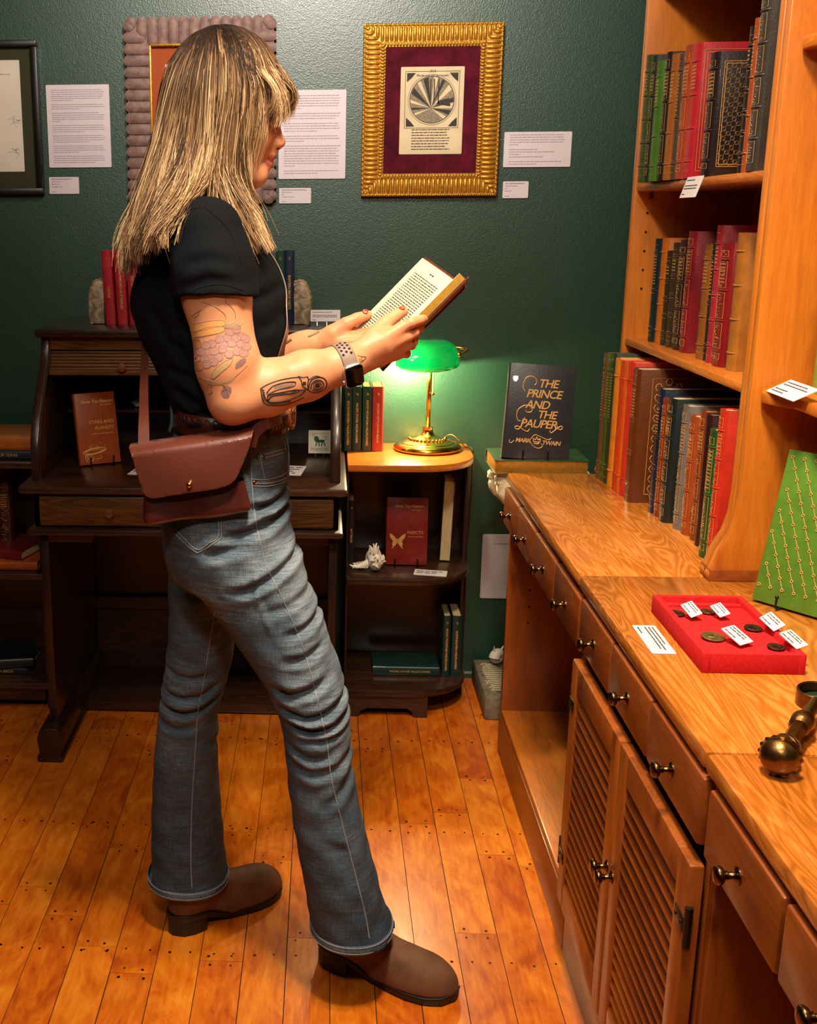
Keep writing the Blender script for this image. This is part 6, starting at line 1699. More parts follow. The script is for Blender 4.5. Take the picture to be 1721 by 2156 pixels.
M['denim_light'] = denim('worn_denim_hem', '30404e', '5a6c7e', 'a4b0ba')
hem(rleg, float(ZH_R), 'r'); hem(lleg, float(ZH_L), 'l')

# --- t-shirt
shirt_l = Loft(rows([(425, 396, 452, 1.955, .062), (440, 378, 474, 1.955, .085), (470, 352, 508, 1.955, .115), (510, 322, 548, 1.955, .128), (560, 294, 583, 1.955, .132), (600, 281, 597, 1.955, .132), (645, 277, 604, 1.955, .130), (700, 293, 603, 1.955, .128), (760, 325, 598, 1.955, .130), (820, 352, 599, 1.955, .138), (860, 369, 601, 1.955, .148), (884, 374, 604, 1.955, .158), (900, 368, 605, 1.955, .158)]), e=2.3)
SD = RE-RS; SDL = LE-LS
SCR = creases([
([(350, 520), (352, 590), (365, 650)], 1.80, -.004, .008),
    ([(520, 640), (560, 625), (600, 600)], 1.82, -.0035, .009), ([(330, 700), (380, 740), (400, 790)], 1.82, -.005, .009), ([(300, 640), (340, 690), (380, 700)], 1.82, -.004, .009),
    ([(360, 820), (410, 850), (440, 880)], 1.82, -.006, .008), ([(350, 780), (400, 800), (430, 830)], 1.82, -.004, .008), ([(540, 700), (570, 690), (600, 660)], 1.82, -.003, .009),
    ([(380, 610), (440, 590), (500, 596)], 1.72, -.0028, .008), ([(390, 560), (440, 545), (490, 560)], 1.72, -.0022, .008), ([(370, 866), (400, 880), (440, 872)], 1.82, -.006, .006)])
def shirt_fn(P):
    d = shirt_l(P)
    yoke = cap(P, RS+np.array([-.012, .062, .006]), LS+np.array([-.012, -.062, .006]), .052, .052)
    d = smin(d, yoke, .035)
    def sleeve(S, E, cut, tilt):
        D = E-S; n = D/np.linalg.norm(D); n = n+np.array(tilt); n /= np.linalg.norm(n)
        a = chain(P, [(S+np.array([0, 0, .004]), .0575), (S+D*.2, .0640), (S+D*.55, .0665)], .02)
        e = (P-(S+D*cut))@n
        inner = cap(P, S+D*.1, S+D*.7, .0540, .0610)
        inner = np.maximum(inner, -(P-(S+D*.31))@n)
        return a, e, inner
    for S, E, cut, tilt in ((RS, RE, .375, (-.16, 0, 0)), (LS, LE, .375, (-.16, 0, 0))):
        a, e, inner = sleeve(S, E, cut, tilt)
        a = np.maximum(a, -inner)
        m = e < .03
        top = smin(d, a, .030)
        blend = np.clip(((P-(S+(E-S)*.12))@((E-S)/np.linalg.norm(E-S)))/.05, 0, 1)
        dd = top*(1-blend)+np.minimum(d, a)*blend
        d = np.where(e < 0, dd, np.minimum(d, np.maximum(a, e)))
    near = P[:, 1] < 1.955
    d[near] -= crease_disp(P[near], SCR)
    d -= .0010*np.sin(P[:, 2]*70+P[:, 0]*40)*np.sin(P[:, 0]*50-P[:, 1]*30)
    d = smax(d, -cap(P, A3(437, 408, 1.955), A3(424, 432, 1.955), .056, .055), .004)
    return d
TV, TQ = sdf_mesh(shirt_fn, (-.37, 1.66, .99), (.20, 2.26, 1.50), .0030)
shirt = mesh_from('t_shirt', TV, TQ, [M['cotton']], person, 1)
tbv = bvh_of(TV, TQ)
mb = MB()
surf_line(mb, tbv, [(352, 500), (365, 470), (395, 445), (420, 437)], .0010, .0002); surf_line(mb, tbv, [(346, 520), (345, 560), (352, 610)], .0009, .0002); surf_line(mb, tbv, [(430, 435), (470, 470), (495, 510), (508, 560)], .0009, .0002)
surf_line(mb, tbv, [(372, 640), (420, 607), (470, 600), (512, 612)], .0007, .0002)
mb.build('sleeve_seam', M['cotton'], shirt, sm=60)
mb = MB()
ncen = A3(424, 428, 1.955)
mb.tube([(ncen[0]+.058*math.cos(q*PI/16)*1.0, 1.955+.060*math.sin(q*PI/16), ncen[2]-.004-.022*math.cos(q*PI/16)) for q in range(32)], .0048, 8, closed=True)
mb.build('collar', M['cotton'], shirt, smooth=True)

# --- belt with buckle
def waist_pt(a, g, z):
    cx, cy, rx, ry = [float(v) for v in pel.at(z)]; e = pel.e; c, s_ = math.cos(a), math.sin(a)
    k = (abs(c/(rx+g))**e+abs(s_/(ry+g))**e)**(-1/e); return Vector((cx+c*k, cy+s_*k, z))
zb = float(A3(480, 903, 1.80)[2])
mb = MB(); rings = []
for g, dz in ((.003, -.017), (.0075, -.0175), (.008, 0), (.0075, .0175), (.003, .017)):
    rings.append([waist_pt(2*PI*j/72, g, zb+dz-.004*math.cos(2*PI*j/72)) for j in range(72)])
mb.loft(rings, cap=False); belt = mb.build('belt', M['belt'], person, smooth=True)
g = MB()
for j in range(-26, 4):
    a = 2*PI*j/72-.0
    p = [waist_pt(a+da, .0085, zb+dz-.004*math.cos(a)) for da, dz in ((0, -.010), (.03, .0), (.015, .011), (-.03, .012), (-.02, .002))]
    g.tube(catmull(p, 3), .0006, 4)
g.build('tooling', M['bag'], belt, sm=60)
bc = waist_pt(-.30, .010, zb)
bn = (bc-Vector((float(pel.at(zb)[0]), 1.955, zb))).normalized(); bx = bn.cross(Vector((0, 0, 1))).normalized()
M['copper'] = plain('embossed_copper_leather', '8a4a1e', .38, .35, .3, 60, .4, .2, 120)
mb = MB(); rings = []
for u, r in ((0, 1), (.003, 1.0), (.0045, .9), (.0052, .5), (.0052, .02)):
    rings.append([bc+bx*(.0145*r*math.cos(2*PI*j/28))+Vector((0, 0, 1))*(.0215*r*math.sin(2*PI*j/28))+bn*u for j in range(28)])
mb.loft(rings); mb.build('oval_concho', M['copper'], belt, sm=50)
mb = MB()
for k in range(5):
    a = 2*PI*k/5+.3
    mb.tube([bc+bn*.0054+bx*(.004*math.cos(a+q*.5))*(1+q*.5)+Vector((0, 0, 1))*(.006*math.sin(a+q*.5))*(1+q*.5) for q in range(4)], .0009, 5)
mb.build('concho_scrollwork', M['belt'], belt, sm=60)
bc2 = waist_pt(-.06, .012, zb)
mb = MB(); mb.tube([bc2+Vector((0, .014*math.cos(q*PI/12)-.006, .024*math.sin(q*PI/12)))+Vector((.004*math.cos(q*PI/12), 0, 0)) for q in range(24)], .0026, 8, closed=True)
mb.tube([bc2+Vector((0, -.024, .020)), bc2+Vector((.004, -.018, .024)), bc2+Vector((.004, -.006, .026))], .0022, 8)
mb.build('belt_buckle', M['steel'], belt, smooth=True)
for a_ in (-2.55, -1.05):
    p = [waist_pt(a_, .011, zb+dz) for dz in (-.022, -.01, .01, .023)]
    MB().tube(p, .0052, 8, flat=(Vector((math.cos(a_), math.sin(a_), 0)), .3)).build('belt_loop', M['denim'], jeans, smooth=True)
# hanging lace at the buckle
MB().tube(catmull([tuple(on_surface(jb, x_, y_, .004)[0]) for x_, y_ in ((596, 925), (601, 950), (598, 985))], 6), .0011, 6).build('cord_loop', M['thread_dark'], belt, smooth=True)

# --- boots
M['nubuck'] = plain('brown_nubuck', '62402a', .68, 0, .34, 24, .25, 0, 140, spec=.25)
M['rubber'] = plain('black_rubber_sole', '141312', .5, 0, .1, 60)
def boot(P0, yaw, nm):
    T = Matrix.Translation((P0[0], P0[1], 0)) @ Matrix.Rotation(math.radians(yaw), 4, 'Z'); Ti = np.array(T.inverted())
    def f(P):
        q = P@Ti[:3, :3].T+Ti[:3, 3]
        d = ell(q, (.046, 0, .055), (.0455, .036, .060))
        d = smin(d, cap(q, (.055, 0, .09), (.052, 0, .17), .0400, .0430), .02)
        d = smin(d, cap(q, (.085, 0, .080), (.170, 0, .046), .0390, .0300), .03)
        d = smin(d, ell(q, (.202, 0, .024), (.0785, .0485, .054)), .024)
        d = smin(d, ell(q, (.135, 0, .030), (.080, .0375, .052)), .02)
        base = .046-.030*np.clip((q[:, 0]-.06)/.07, 0, 1)
        d = smax(d, base-q[:, 2], .004)
        d += .0009*np.sin(q[:, 0]*120+q[:, 2]*90)*np.exp(-((q[:, 0]-.12)/.04)**2)
        return d
    c = T @ Vector((.13, 0, .1))
    V_, Q_ = sdf_mesh(f, (c.x-.19, c.y-.17, .005), (c.x+.19, c.y+.17, .22), .0028)
    b = mesh_from('boot', V_, Q_, [M['nubuck']], person, 1)
    def outline(g=0, x0=-.002, x1=.280):
        pts = []
        for k in range(48):
            a = 2*PI*k/48; x = .5*(x0+x1)+(.5*(x1-x0)+g)*math.cos(a)
            u = (x-x0)/(x1-x0); w_ = np.interp(u, [0, .06, .16, .35, .5, .68, .82, .93, 1], [.006, .028, .036, .033, .035, .047, .046, .034, .008])+g
            s_ = 1 if math.sin(a) >= 0 else -1
            pts.append((x, s_*float(w_)))
        return pts
    sm_ = MB(); sm_.T = T
    o = outline(.002); rings = []
    def zt(x): return .046-.030*min(1, max(0, (x-.06)/.07))+(.0035*max(0, (x-.24)/.04))
    for g_, dz in ((.0, -.013), (.002, -.010), (.002, -.001), (-.001, .001)): rings.append([(x*(1), y+(g_ if y > 0 else -g_), zt(x)+dz) for x, y in outline(.0)])
    sm_.loft(rings)
    # stacked heel
    hp = [(x, y) for x, y in outline(.0) if x < .074]; hp.sort(key=lambda p: math.atan2(p[1], p[0]-.04))
    sm_.prism([(min(x, .070), y*.98) for x, y in hp], .037, 'z', .0006, .0015)
    # tread pads of the fore part
    sm_.loft([[(x, y*.99, max(.0006, zt(x)-.016+.0*x) if x > .13 else zt(x)-.012) for x, y in outline(.0)], [(x, y, zt(x)-.009) for x, y in outline(.0)]])
    for k in range(5):
        x = .135+.02*k; w_ = float(np.interp(x/.28, [0, .35, .5, .68, .82, .93, 1], [.03, .033, .035, .047, .046, .034, .008]))
        sm_.box(x, x+.012, -w_+.004, w_-.004, .0006, .006, .001)
    sm_.T = None
    sm_.build('sole', M['rubber'], b, sm=40)
    we = MB(); we.T = T; we.tube([(x, y*1.0+(.0015 if y > 0 else -.0015), zt(x)+.0015) for x, y in outline(.001)], .0012, 5, closed=True); we.T = None
    we.build('welt_stitching', M['rubber'], b, smooth=True)
boot((.004, 1.972), -23, 'r'); boot((-.302, 2.035), 40, 'l')

# --- side things the person carries: watch, ring, strap bag, open book
Wd = Vector(RW-RE).normalized()
wc = Vector(A3(728, 768, 1.832))-Wd*.004
M['band'] = plain('taupe_rubber_band', '8a7468', .6, 0, .06, 50)
M['watch_case'] = plain('silver_aluminium', 'd6d4d6', .25, .9, .03)
M['watch_glass'] = plain('black_watch_glass', '040405', .12, 0, .02, spec=.25)
watch = thing('wristwatch', 'square black-faced smartwatch with a perforated taupe band on the near wrist', 'watch', tuple(wc))
s1 = Wd.cross(Vector((0, 1, 0))).normalized(); s2 = s1.cross(Wd).normalized()
# s2 roughly towards +-y, s1 roughly up
def wrist_r(a):
    d = s1*math.cos(a)+s2*math.sin(a); o = wc+d*.06
    h = body_bvh.ray_cast(o, -d); return (h[0]-wc).length if h[0] is not None else .027
rad = [wrist_r(2*PI*j/48) for j in range(48)]
rad = [max(.5*(rad[j]+(rad[j-1]+rad[(j+1) % 48])/2), .02) for j in range(48)]
def band_ring(off, g): return [wc+Wd*off+(s1*math.cos(2*PI*j/48)+s2*math.sin(2*PI*j/48))*(rad[j]+g) for j in range(48)]
mb = MB(); mb.loft([band_ring(-.0115, .0006), band_ring(-.012, .0020), band_ring(-.010, .0030), band_ring(.010, .0030), band_ring(.012, .0020), band_ring(.0115, .0006)], cap=False)
mb.build('band', M['band'], watch, smooth=True)
face_n = (Vector((-.05, -1, -.38))); face_n -= Wd*face_n.dot(Wd); face_n.normalize()
fu = Wd.cross(face_n).normalized()
fa = math.atan2(face_n.dot(s2), face_n.dot(s1)) % (2*PI); fr_ = rad[int(fa/(2*PI)*48) % 48]
fcn = wc+face_n*(fr_+.0012)
T = frame_mat(fcn, Wd, fu)
if T.to_3x3() @ Vector((0, 0, 1)) @ face_n < 0: T = frame_mat(fcn, Wd, -fu)
mb = MB(); mb.T = T; mb.prism(rounded(-.0165, .0165, -.0195, .0195, .0075, 6), .0095, 'z', 0, .0026); mb.build('case', M['watch_case'], watch, sm=50)
mb = MB(); mb.T = T; mb.prism(rounded(-.0150, .0150, -.0178, .0178, .0065, 6), .0012, 'z', .0092, .0005); mb.build('screen', M['watch_glass'], watch, sm=50)
mb = MB(); mb.T = T; mb.lathe([(.0035, 0), (.0035, .0022), (.0028, .0028), (0, .0028)], (-.0165, -.008, .0045), (-1, 0, 0), 16); mb.build('crown', M['watch_case'], watch, sm=50)
sgn = 1 if (Vector((0, 0, 1)).dot(fu)) > 0 else -1
for k in range(4):
    for q in range(3):
        a = fa+(1 if math.sin(0) >= 0 else 1)*0
        # step round the wrist, above the case
        dirs = s1*math.cos(fa)+s2*math.sin(fa)
        up_side = 1 if (s1*math.cos(fa+.3)+s2*math.sin(fa+.3)).z > dirs.z else -1
        ang = fa+up_side*(.92+k*.21+(.1 if q == 1 else 0)); j = int((ang % (2*PI))/(2*PI)*48) % 48
        d = s1*math.cos(ang)+s2*math.sin(ang); c = wc+d*(rad[j]+.0030)+Wd*(-.0068+.0068*q)
        MB().lathe([(.0021, 0), (.0021, .0004), (0, .0004)], c, d, 12).build('band_hole', M['hole'], watch, smooth=False)
rp = Vector(A3(868, 722, 1.888)); rd = (Vector(HR[2][2][0])-Vector(HR[6][1][0])).normalized()
rr_ = thing('finger_ring', 'thin gold ring on the finger of the near hand', 'ring', tuple(rp))
ra = rd; u1 = ra.cross(Vector((0, 1, 0))).normalized(); u2 = ra.cross(u1)
MB().tube([Vector(HR[6][1][0])+ra*.004+(u1*math.cos(q*PI/14)+u2*math.sin(q*PI/14))*.0099 for q in range(28)], .0013, 8, closed=True).build('band', M['gold'], rr_, smooth=True)

# open book
book_open = thing('open_book', 'open brown leather book with gilt page edges held in both hands', 'book', tuple(A3(840, 690, 1.98)))
Nb, Nt = Vector(A3(800, 768, 1.895)), Vector(A3(969, 588, 1.895))        # near edge of the right-hand cover
Fb, Ft = Vector(A3(729, 711, 2.100)), Vector(A3(889, 556, 2.100))        # far edge of the left-hand cover
us = ((Nt-Nb).normalized()+(Ft-Fb).normalized()).normalized()
L_ = .196
Gb = (Nb+Fb)/2; Gb += Vector((.012, 0, -.010)); 
nrm = (Ft-Nt).cross(us).normalized()
if nrm.x > 0: nrm = -nrm                          # towards the reader
Gb = (Nb+Fb)/2 - nrm*.046
def quad_pt(E0, t, u, lift): return Gb.lerp(E0, t)+us*(L_*u)+nrm*lift
nN = (Nb-Gb).cross(us).normalized(); nN = nN if nN.dot(nrm) > 0 else -nN
nF = (Fb-Gb).cross(us).normalized(); nF = nF if nF.dot(nrm) > 0 else -nF
def slab(E0, n_, t0, t1, u0, u1, h0, h1, curve=0.0, m=10):
    """a leaf or board between the gutter and the edge E0; h0, h1 = heights above the cover plane"""
    W_ = (E0-Gb); rings = []
    for i in range(m+1):
        t = t0+(t1-t0)*i/m
        b = curve*math.sin(PI*min(1, (t-t0)/(t1-t0)*1.0))**.8 if curve else 0
        if curve: b = curve*(math.sin(PI*((t-t0)/(t1-t0))**.55))
        p = Gb+W_*t
        rings.append([p+us*(L_*u0)+n_*h0, p+us*(L_*u1)+n_*h0, p+us*(L_*u1)+n_*(h1+b), p+us*(L_*u0)+n_*(h1+b)])
    return rings
ck = leather('5a2a18')
for nm, E0, n_ in (('cover', Nb, nN), ('cover', Fb, nF)):
    MB().loft(slab(E0, n_, 0.04, 1.0, -.004, 1.02, -.0035, -.0005)).build(nm, ck, book_open, sm=40)
MB().tube([Gb+us*(-.004*L_)-nrm*.004, Gb+us*(1.02*L_)-nrm*.004], .009, 12, flat=(nrm, .4)).build('spine', ck, book_open, smooth=True)
M['page_white'] = plain('cream_open_pages', 'd6caaa', .8, 0, .04, 12)
MB().loft(slab(Nb, nN, .02, .955, .012, .990, 0, .0125, .003)).build('page_block', [M['gold_pages']], book_open, sm=30)
MB().loft(slab(Nb, nN, .02, .955, .012, .990, .0126, .0130, .003)).build('page', [M['page_white']], book_open, sm=40)
MB().loft(slab(Fb, nF, .02, .955, .012, .990, 0, .0065, .006)).build('page_block', [M['gold_pages']], book_open, sm=30)
lp = slab(Fb, nF, .02, .960, .012, .992, .0066, .0071, .006); 
MB().loft(lp).build('page', [M['page_white']], book_open, sm=40)
g = MB(); rnd = random.Random(12)
W_ = Fb-Gb
def page_pt(t, u, e=.0003):
    b = .006*math.sin(PI*((t-.02)/.94)**.55); return Gb+W_*t+us*(L_*u)+nF*(.0071+b+e)
for row in range(30):
    u = .845-row*.0245; t = .20
    lim = .84
    while t < lim:
        t2 = min(lim, t+rnd.uniform(.02, .07)); g.add([page_pt(t, u-.0045), page_pt(t2, u-.0045), page_pt(t2, u+.0045), page_pt(t, u+.0045)], [(0, 1, 2, 3)]); t = t2+.012
    if row == 0: pass
for t0 in (.44, .50): g.add([page_pt(t0, .905), page_pt(t0+.05, .905), page_pt(t0+.05, .917), page_pt(t0, .917)], [(0, 1, 2, 3)])
g.build('page_print', M['ink_dark'], book_open)
g = MB()
def cov(t, u, e=.0038): return Gb+(Nb-Gb)*t+us*(L_*u)-nN*e
g.tube([cov(.15, .03), cov(.92, .03), cov(.92, .985), cov(.15, .985), cov(.15, .03)], .0006, 4)
g.build('cover_rule', M['gold'], book_open)

# leather shoulder bag on its strap
bag = thing('shoulder_bag', 'brown leather crossbody bag with a brass stud hanging at the hip of the person', 'bag', tuple(A3(400, 1000, 1.76)))
def plane_y(px_, py_): return 1.735+.00004*(px_-400)*0
def bulge(px_, py_, a=.012): return 1.748-a*math.cos(max(-1, min(1, (px_-410)/130))*PI/2)*math.cos(max(-1, min(1, (py_-1000)/110))*PI/2)
flap = [(275, 936), (300, 931), (400, 917), (500, 901), (527, 897), (536, 896), (534, 908), (524, 945), (512, 975), (500, 1002), (492, 1013), (478, 1022), (450, 1030), (400, 1037), (350, 1045), (325, 1049), (312, 1046), (303, 1038), (297, 1022), (288, 995), (279, 965), (272, 945)]
def sheet(outline, yfun, th, name, mat, parent, res=7):
    xs = [p[0] for p in outline]; ys = [p[1] for p in outline]
    bm = bmesh.new()
    vs = [bm.verts.new((x, y, 0)) for x, y in [tuple(q)[:2] for q in catmull([(a, b, 0) for a, b in outline+[outline[0]]], 4)][:-1]]
    bm.faces.new(vs)
    bmesh.ops.triangulate(bm, faces=bm.faces[:], quad_method='BEAUTY', ngon_method='BEAUTY')
    for ax in (0, 1):
        lo_, hi_ = (min(xs), max(xs)) if ax == 0 else (min(ys), max(ys))
        v = lo_+6
        while v < hi_:
            co = (v, 0, 0) if ax == 0 else (0, v, 0); no = (1, 0, 0) if ax == 0 else (0, 1, 0)
            bmesh.ops.bisect_plane(bm, geom=bm.verts[:]+bm.edges[:]+bm.faces[:], plane_co=co, plane_no=no); v += 6
    bmesh.ops.dissolve_limit(bm, angle_limit=.001, verts=[], edges=[])
    for v in bm.verts: v.co = at(v.co.x, v.co.y, Y=yfun(v.co.x, v.co.y))
    bmesh.ops.recalc_face_normals(bm, faces=bm.faces[:])
    o = MB().bm(bm).build(name, mat, parent, smooth=True)
    sd = o.modifiers.new('thickness', 'SOLIDIFY'); sd.thickness = th; sd.offset = 0
    return o
def flap_y(x, y):
    u = max(0, 1-(y-(936-(x-275)*.155))/26)                     # rolls back over the top edge
    return bulge(x, y)-.006+.045*u**2.0
fl = sheet(flap, flap_y, .003, 'flap', M['bag_flap'], bag)
# pouch: closed body with a folded gusset
def pouch_fn(P):
    c = np.array(A3(412, 1001, 1.785)); q = P-c
    ang = math.atan2(A3(528, 1062, 1.75)[2]-A3(305, 1090, 1.75)[2], A3(528, 1062, 1.75)[0]-A3(305, 1090, 1.75)[0])
    x = q[:, 0]*math.cos(ang)+q[:, 2]*math.sin(ang); z = -q[:, 0]*math.sin(ang)+q[:, 2]*math.cos(ang); y = q[:, 1]
    hx = .0800+.000*z+.009*np.clip(-z/.06, -1, 1); hz = .066; hy = .030-.008*np.clip(z/.06, -1, 1)
    dx = np.abs(x+.002)-hx; dy = np.abs(y)-hy; dz = np.abs(z)-hz
    k = np.stack([dx, dy, dz], 1)+.012
    d = np.linalg.norm(np.maximum(k, 0), axis=1)+np.minimum(k.max(1), 0)-.012
    d += .006*np.exp(-((np.abs(x)-hx)/.014)**2)*np.exp(-(y/.012)**2)                # gusset tucked in
    d += -.0020*np.sin(x*60)*np.exp(-((z+.05)/.03)**2)
    return d
PV, PQ = sdf_mesh(pouch_fn, (-.33, 1.72, .78), (.04, 1.85, 1.02), .003)
pouch = mesh_from('pouch', PV, PQ, [M['bag']], bag, 1)
h = at(400, 1019, Y=flap_y(400, 1019)-.0018)
MB().lathe([(.0045, 0), (.0045, .001), (.0024, .0018), (.0022, .004), (.0046, .0062), (.0050, .0085), (.0034, .0108), (0, .0115)], h, (0, -1, 0), 20).build('stud', M['brass'], bag, smooth=True)
# strap: from the bag up the back, over the far shoulder, down the chest
sp = [A3(303, 938, 1.772), A3(303, 890, 1.790), A3(303, 830, 1.84), A3(304, 770, 1.89), A3(304, 715, 1.94)]
path = [Vector(p) for p in sp]
tor = tbv
def out_pt(py_, Yv, sidex):
    """point on the shirt at that height and depth, front (+1) or back (-1), with its normal"""
    z = A3(440, py_, 1.955)[2]; h = tor.ray_cast(Vector((sidex*.5, Yv, z)), Vector((-sidex, 0, 0)))
    return (h[0]+Vector((sidex*.003, 0, 0)), h[1]*(1 if h[1].x*sidex > 0 else -1)) if h[0] is not None else None
FN = Vector((0, -1, 0))
nodes = [(Vector(p), (FN+Vector((-.18*i, 0, 0))).normalized()) for i, p in enumerate(sp)]
nodes += [p for p in (out_pt(py_, y_, -1) for py_, y_ in ((672, 1.985), (635, 2.005), (600, 2.015), (560, 2.02), (520, 2.03))) if p]
hh_ = tor.ray_cast(Vector((A3(425, 446, 2.035)[0], 2.035, 1.7)), Vector((0, 0, -1)))
if hh_[0] is not None: nodes.append((hh_[0]+Vector((0, 0, .003)), Vector((0, 0, 1))))
nodes += [p for p in (out_pt(py_, y_, 1) for py_, y_ in ((495, 2.01), (530, 1.995), (570, 1.98), (610, 1.965), (650, 1.945), (690, 1.925), (730, 1.905), (770, 1.885), (810, 1.87), (845, 1.86))) if p]
nodes += [(Vector(A3(592, 880, 1.82)), Vector((.5, -1, 0)).normalized()), (Vector(A3(560, 893, 1.772)), FN), (Vector(A3(536, 912, 1.765)), FN), (Vector(A3(528, 940, 1.768)), FN)]
pass
pp = catmull([tuple(p) for p, n_ in nodes], 5); nn = catmull([tuple(n_) for p, n_ in nodes], 5)
rings = []
for i, p in enumerate(pp):
    t = (pp[min(i+1, len(pp)-1)]-pp[max(i-1, 0)]).normalized(); n_ = nn[i].normalized(); n_ = (n_-t*n_.dot(t)).normalized()
    sd_ = t.cross(n_).normalized(); w_ = .0090
    rings.append([p+sd_*w_-n_*.001, p+sd_*w_+n_*.001, p-sd_*w_+n_*.001, p-sd_*w_-n_*.001])
MB().loft(rings).build('strap', M['bag_flap'], bag, sm=40)
for q in ((308, 705), (307, 735), (306, 765)):
    h = at(q[0], q[1]+40, Y=1.885); MB().lathe([(.0018, 0), (.0018, .0006), (0, .0006)], (h.x, h.y-.005, h.z), (0, -1, 0), 8).build('strap_hole', M['hole'], bag)

# --- tattoos on the arm that faces the room
M['tat_line'] = plain('tattoo_line_ink', '4a3a32', .5, 0, .2)
M['tat_soft'] = plain('faded_tattoo_line', '8a6650', .5, 0, .2)
M['tat_black'] = plain('black_tattoo_ink', '2a2220', .5, 0, .15)
def tcol(n, c): M[n] = plain(n, c, .5, 0, .10, 300); return M[n]
tcol('tattoo_carrot', 'dc9a5a'); tcol('tattoo_grape', 'b08078'); tcol('tattoo_radish', 'c67a56'); tcol('tattoo_leaf', 'b8946a'); tcol('tattoo_green', '8c9060'); tcol('tattoo_plum', '8a6460')
tattoo = MB(); names = ['tat_line', 'tat_soft', 'tat_black', 'tattoo_carrot', 'tattoo_grape', 'tattoo_radish', 'tattoo_leaf', 'tattoo_green', 'tattoo_plum']
def Zp(l): return [(240+a/4.3025, 560+b/4.3025) for a, b in l]
def Zq(l): return [(560+a/3.911, 540+b/3.911) for a, b in l]
def T_fill(m_, l, conv=Zp): tattoo.mat(names.index(m_)); surf_fill(tattoo, body_bvh, [tuple(q)[:2] for q in catmull([(a, b, 0) for a, b in conv(l+[l[0]])], 3)][:-1])
def T_line(m_, l, conv=Zp, r=.00045): tattoo.mat(names.index(m_)); surf_line(tattoo, body_bvh, conv(l), r, .0002, 4, 4)
def blob(cx, cy, rx, ry, n=10, ph=0): return [(cx+rx*math.cos(ph+2*PI*k/n), cy+ry*math.sin(ph+2*PI*k/n)) for k in range(n)]
c1 = [(605, 580), (720, 530), (860, 500), (960, 492), (1005, 508), (1000, 540), (900, 560), (760, 590), (650, 592)]
c2 = [(612, 665), (720, 610), (820, 565), (940, 545), (1000, 560), (990, 595), (900, 620), (780, 640), (680, 655), (630, 678)]
for c in (c1, c2): T_fill('tattoo_carrot', c); T_line('tat_soft', c+[c[0]])
T_fill('tattoo_leaf', [(1005, 520), (1060, 510), (1110, 470), (1160, 455), (1180, 500), (1150, 540), (1080, 560), (1010, 555)])
for k in range(5): T_line('tat_soft', [(1005, 530+8*k), (1080, 520+14*k), (1150, 470+24*k)])
gr = [(1050, 600), (1110, 575), (960, 665), (1030, 650), (1105, 655), (1160, 640), (890, 705), (835, 720), (990, 715), (1070, 700), (1150, 705), (1190, 660), (790, 775), (840, 790), (915, 770), (985, 755), (1045, 800), (1120, 775), (1175, 790), (870, 840), (950, 830), (820, 840), (845, 890), (905, 870), (1200, 730)]
for x, y in gr: T_fill('tattoo_grape', blob(x, y, 42, 36)); T_line('tat_soft', blob(x, y, 42, 36)+[blob(x, y, 42, 36)[0]], r=.00035)
for x, y, rx, ry in ((755, 705, 46, 42), (670, 720, 40, 36), (700, 880, 34, 44), (735, 800, 26, 40), (775, 905, 40, 46)):
    T_fill('tattoo_radish', blob(x, y, rx, ry)); q = blob(x, y, rx, ry); T_line('tat_soft', q+[q[0]])
T_fill('tattoo_green', blob(745, 908, 18, 36))
T_fill('tattoo_leaf', [(880, 1000), (920, 930), (1000, 870), (1075, 840), (1050, 900), (980, 960), (910, 1020)])
T_line('tat_soft', [(880, 1000), (920, 930), (1000, 870), (1075, 840), (1050, 900), (980, 960), (910, 1020), (880, 1000)])
T_fill('tattoo_plum', [(1100, 900), (1140, 850), (1195, 840), (1190, 880), (1140, 920), (1105, 930)])
T_fill('tattoo_leaf', [(770, 1020), (860, 1040), (960, 1050), (1050, 1030), (1110, 990), (1060, 1050), (960, 1075), (860, 1065)])
T_line('tat_soft', [(760, 1010), (860, 1035), (960, 1060), (1050, 1040), (1150, 960), (1210, 900)])
T_fill('tattoo_leaf', [(770, 1060), (800, 1060), (815, 1120), (825, 1190), (800, 1150)])
T_fill('tattoo_plum', [(985, 1110), (1010, 1085), (1050, 1095), (1065, 1130), (1040, 1190), (1000, 1195), (970, 1150)])
T_line('tat_line', [(985, 1075), (1010, 1110), (1040, 1190)]); T_line('tat_line', [(980, 1140), (1020, 1120), (1060, 1140)])
T_line('tat_soft', [(850, 1080), (890, 1075), (880, 1110), (895, 1140), (860, 1160), (845, 1120), (855, 1085)])
T_line('tat_soft', [(1020, 270), (1015, 330), (1060, 370), (1095, 420), (1100, 480)]); T_line('tat_soft', [(800, 330), (900, 360), (960, 400), (1005, 440), (1015, 490)])
T_line('tat_soft', [(700, 460), (740, 430), (790, 400)]); T_line('tat_soft', [(720, 470), (760, 450), (775, 410)])
for l in ([(1330, 1110), (1345, 1200), (1375, 1250), (1450, 1262), (1560, 1255), (1650, 1225), (1721, 1190)], [(1330, 1110), (1400, 1070), (1500, 1035), (1620, 1012), (1680, 1008)], [(1345, 1115), (1365, 1190), (1400, 1235), (1470, 1243), (1600, 1225)],
          [(1400, 1210), (1440, 1175), (1540, 1160), (1640, 1150), (1690, 1120)], [(1385, 1150), (1440, 1090), (1530, 1060), (1630, 1050), (1645, 1070), (1600, 1095), (1480, 1120), (1420, 1150), (1390, 1165)], [(1400, 1210), (1410, 1232), (1500, 1232), (1600, 1205), (1700, 1165)]):
    T_line('tat_black', l, r=.0010)
for k in range(12): T_line('tat_black', [(1455+k*14, 1112-2*k), (1470+k*14, 1075-1.2*k)], r=.0006)
for k in (0, 1, 2, 7, 8, 9): T_line('tat_black', [(1500+k*14, 1172-2*k), (1530+k*14, 1140-3*k)], r=.0008)
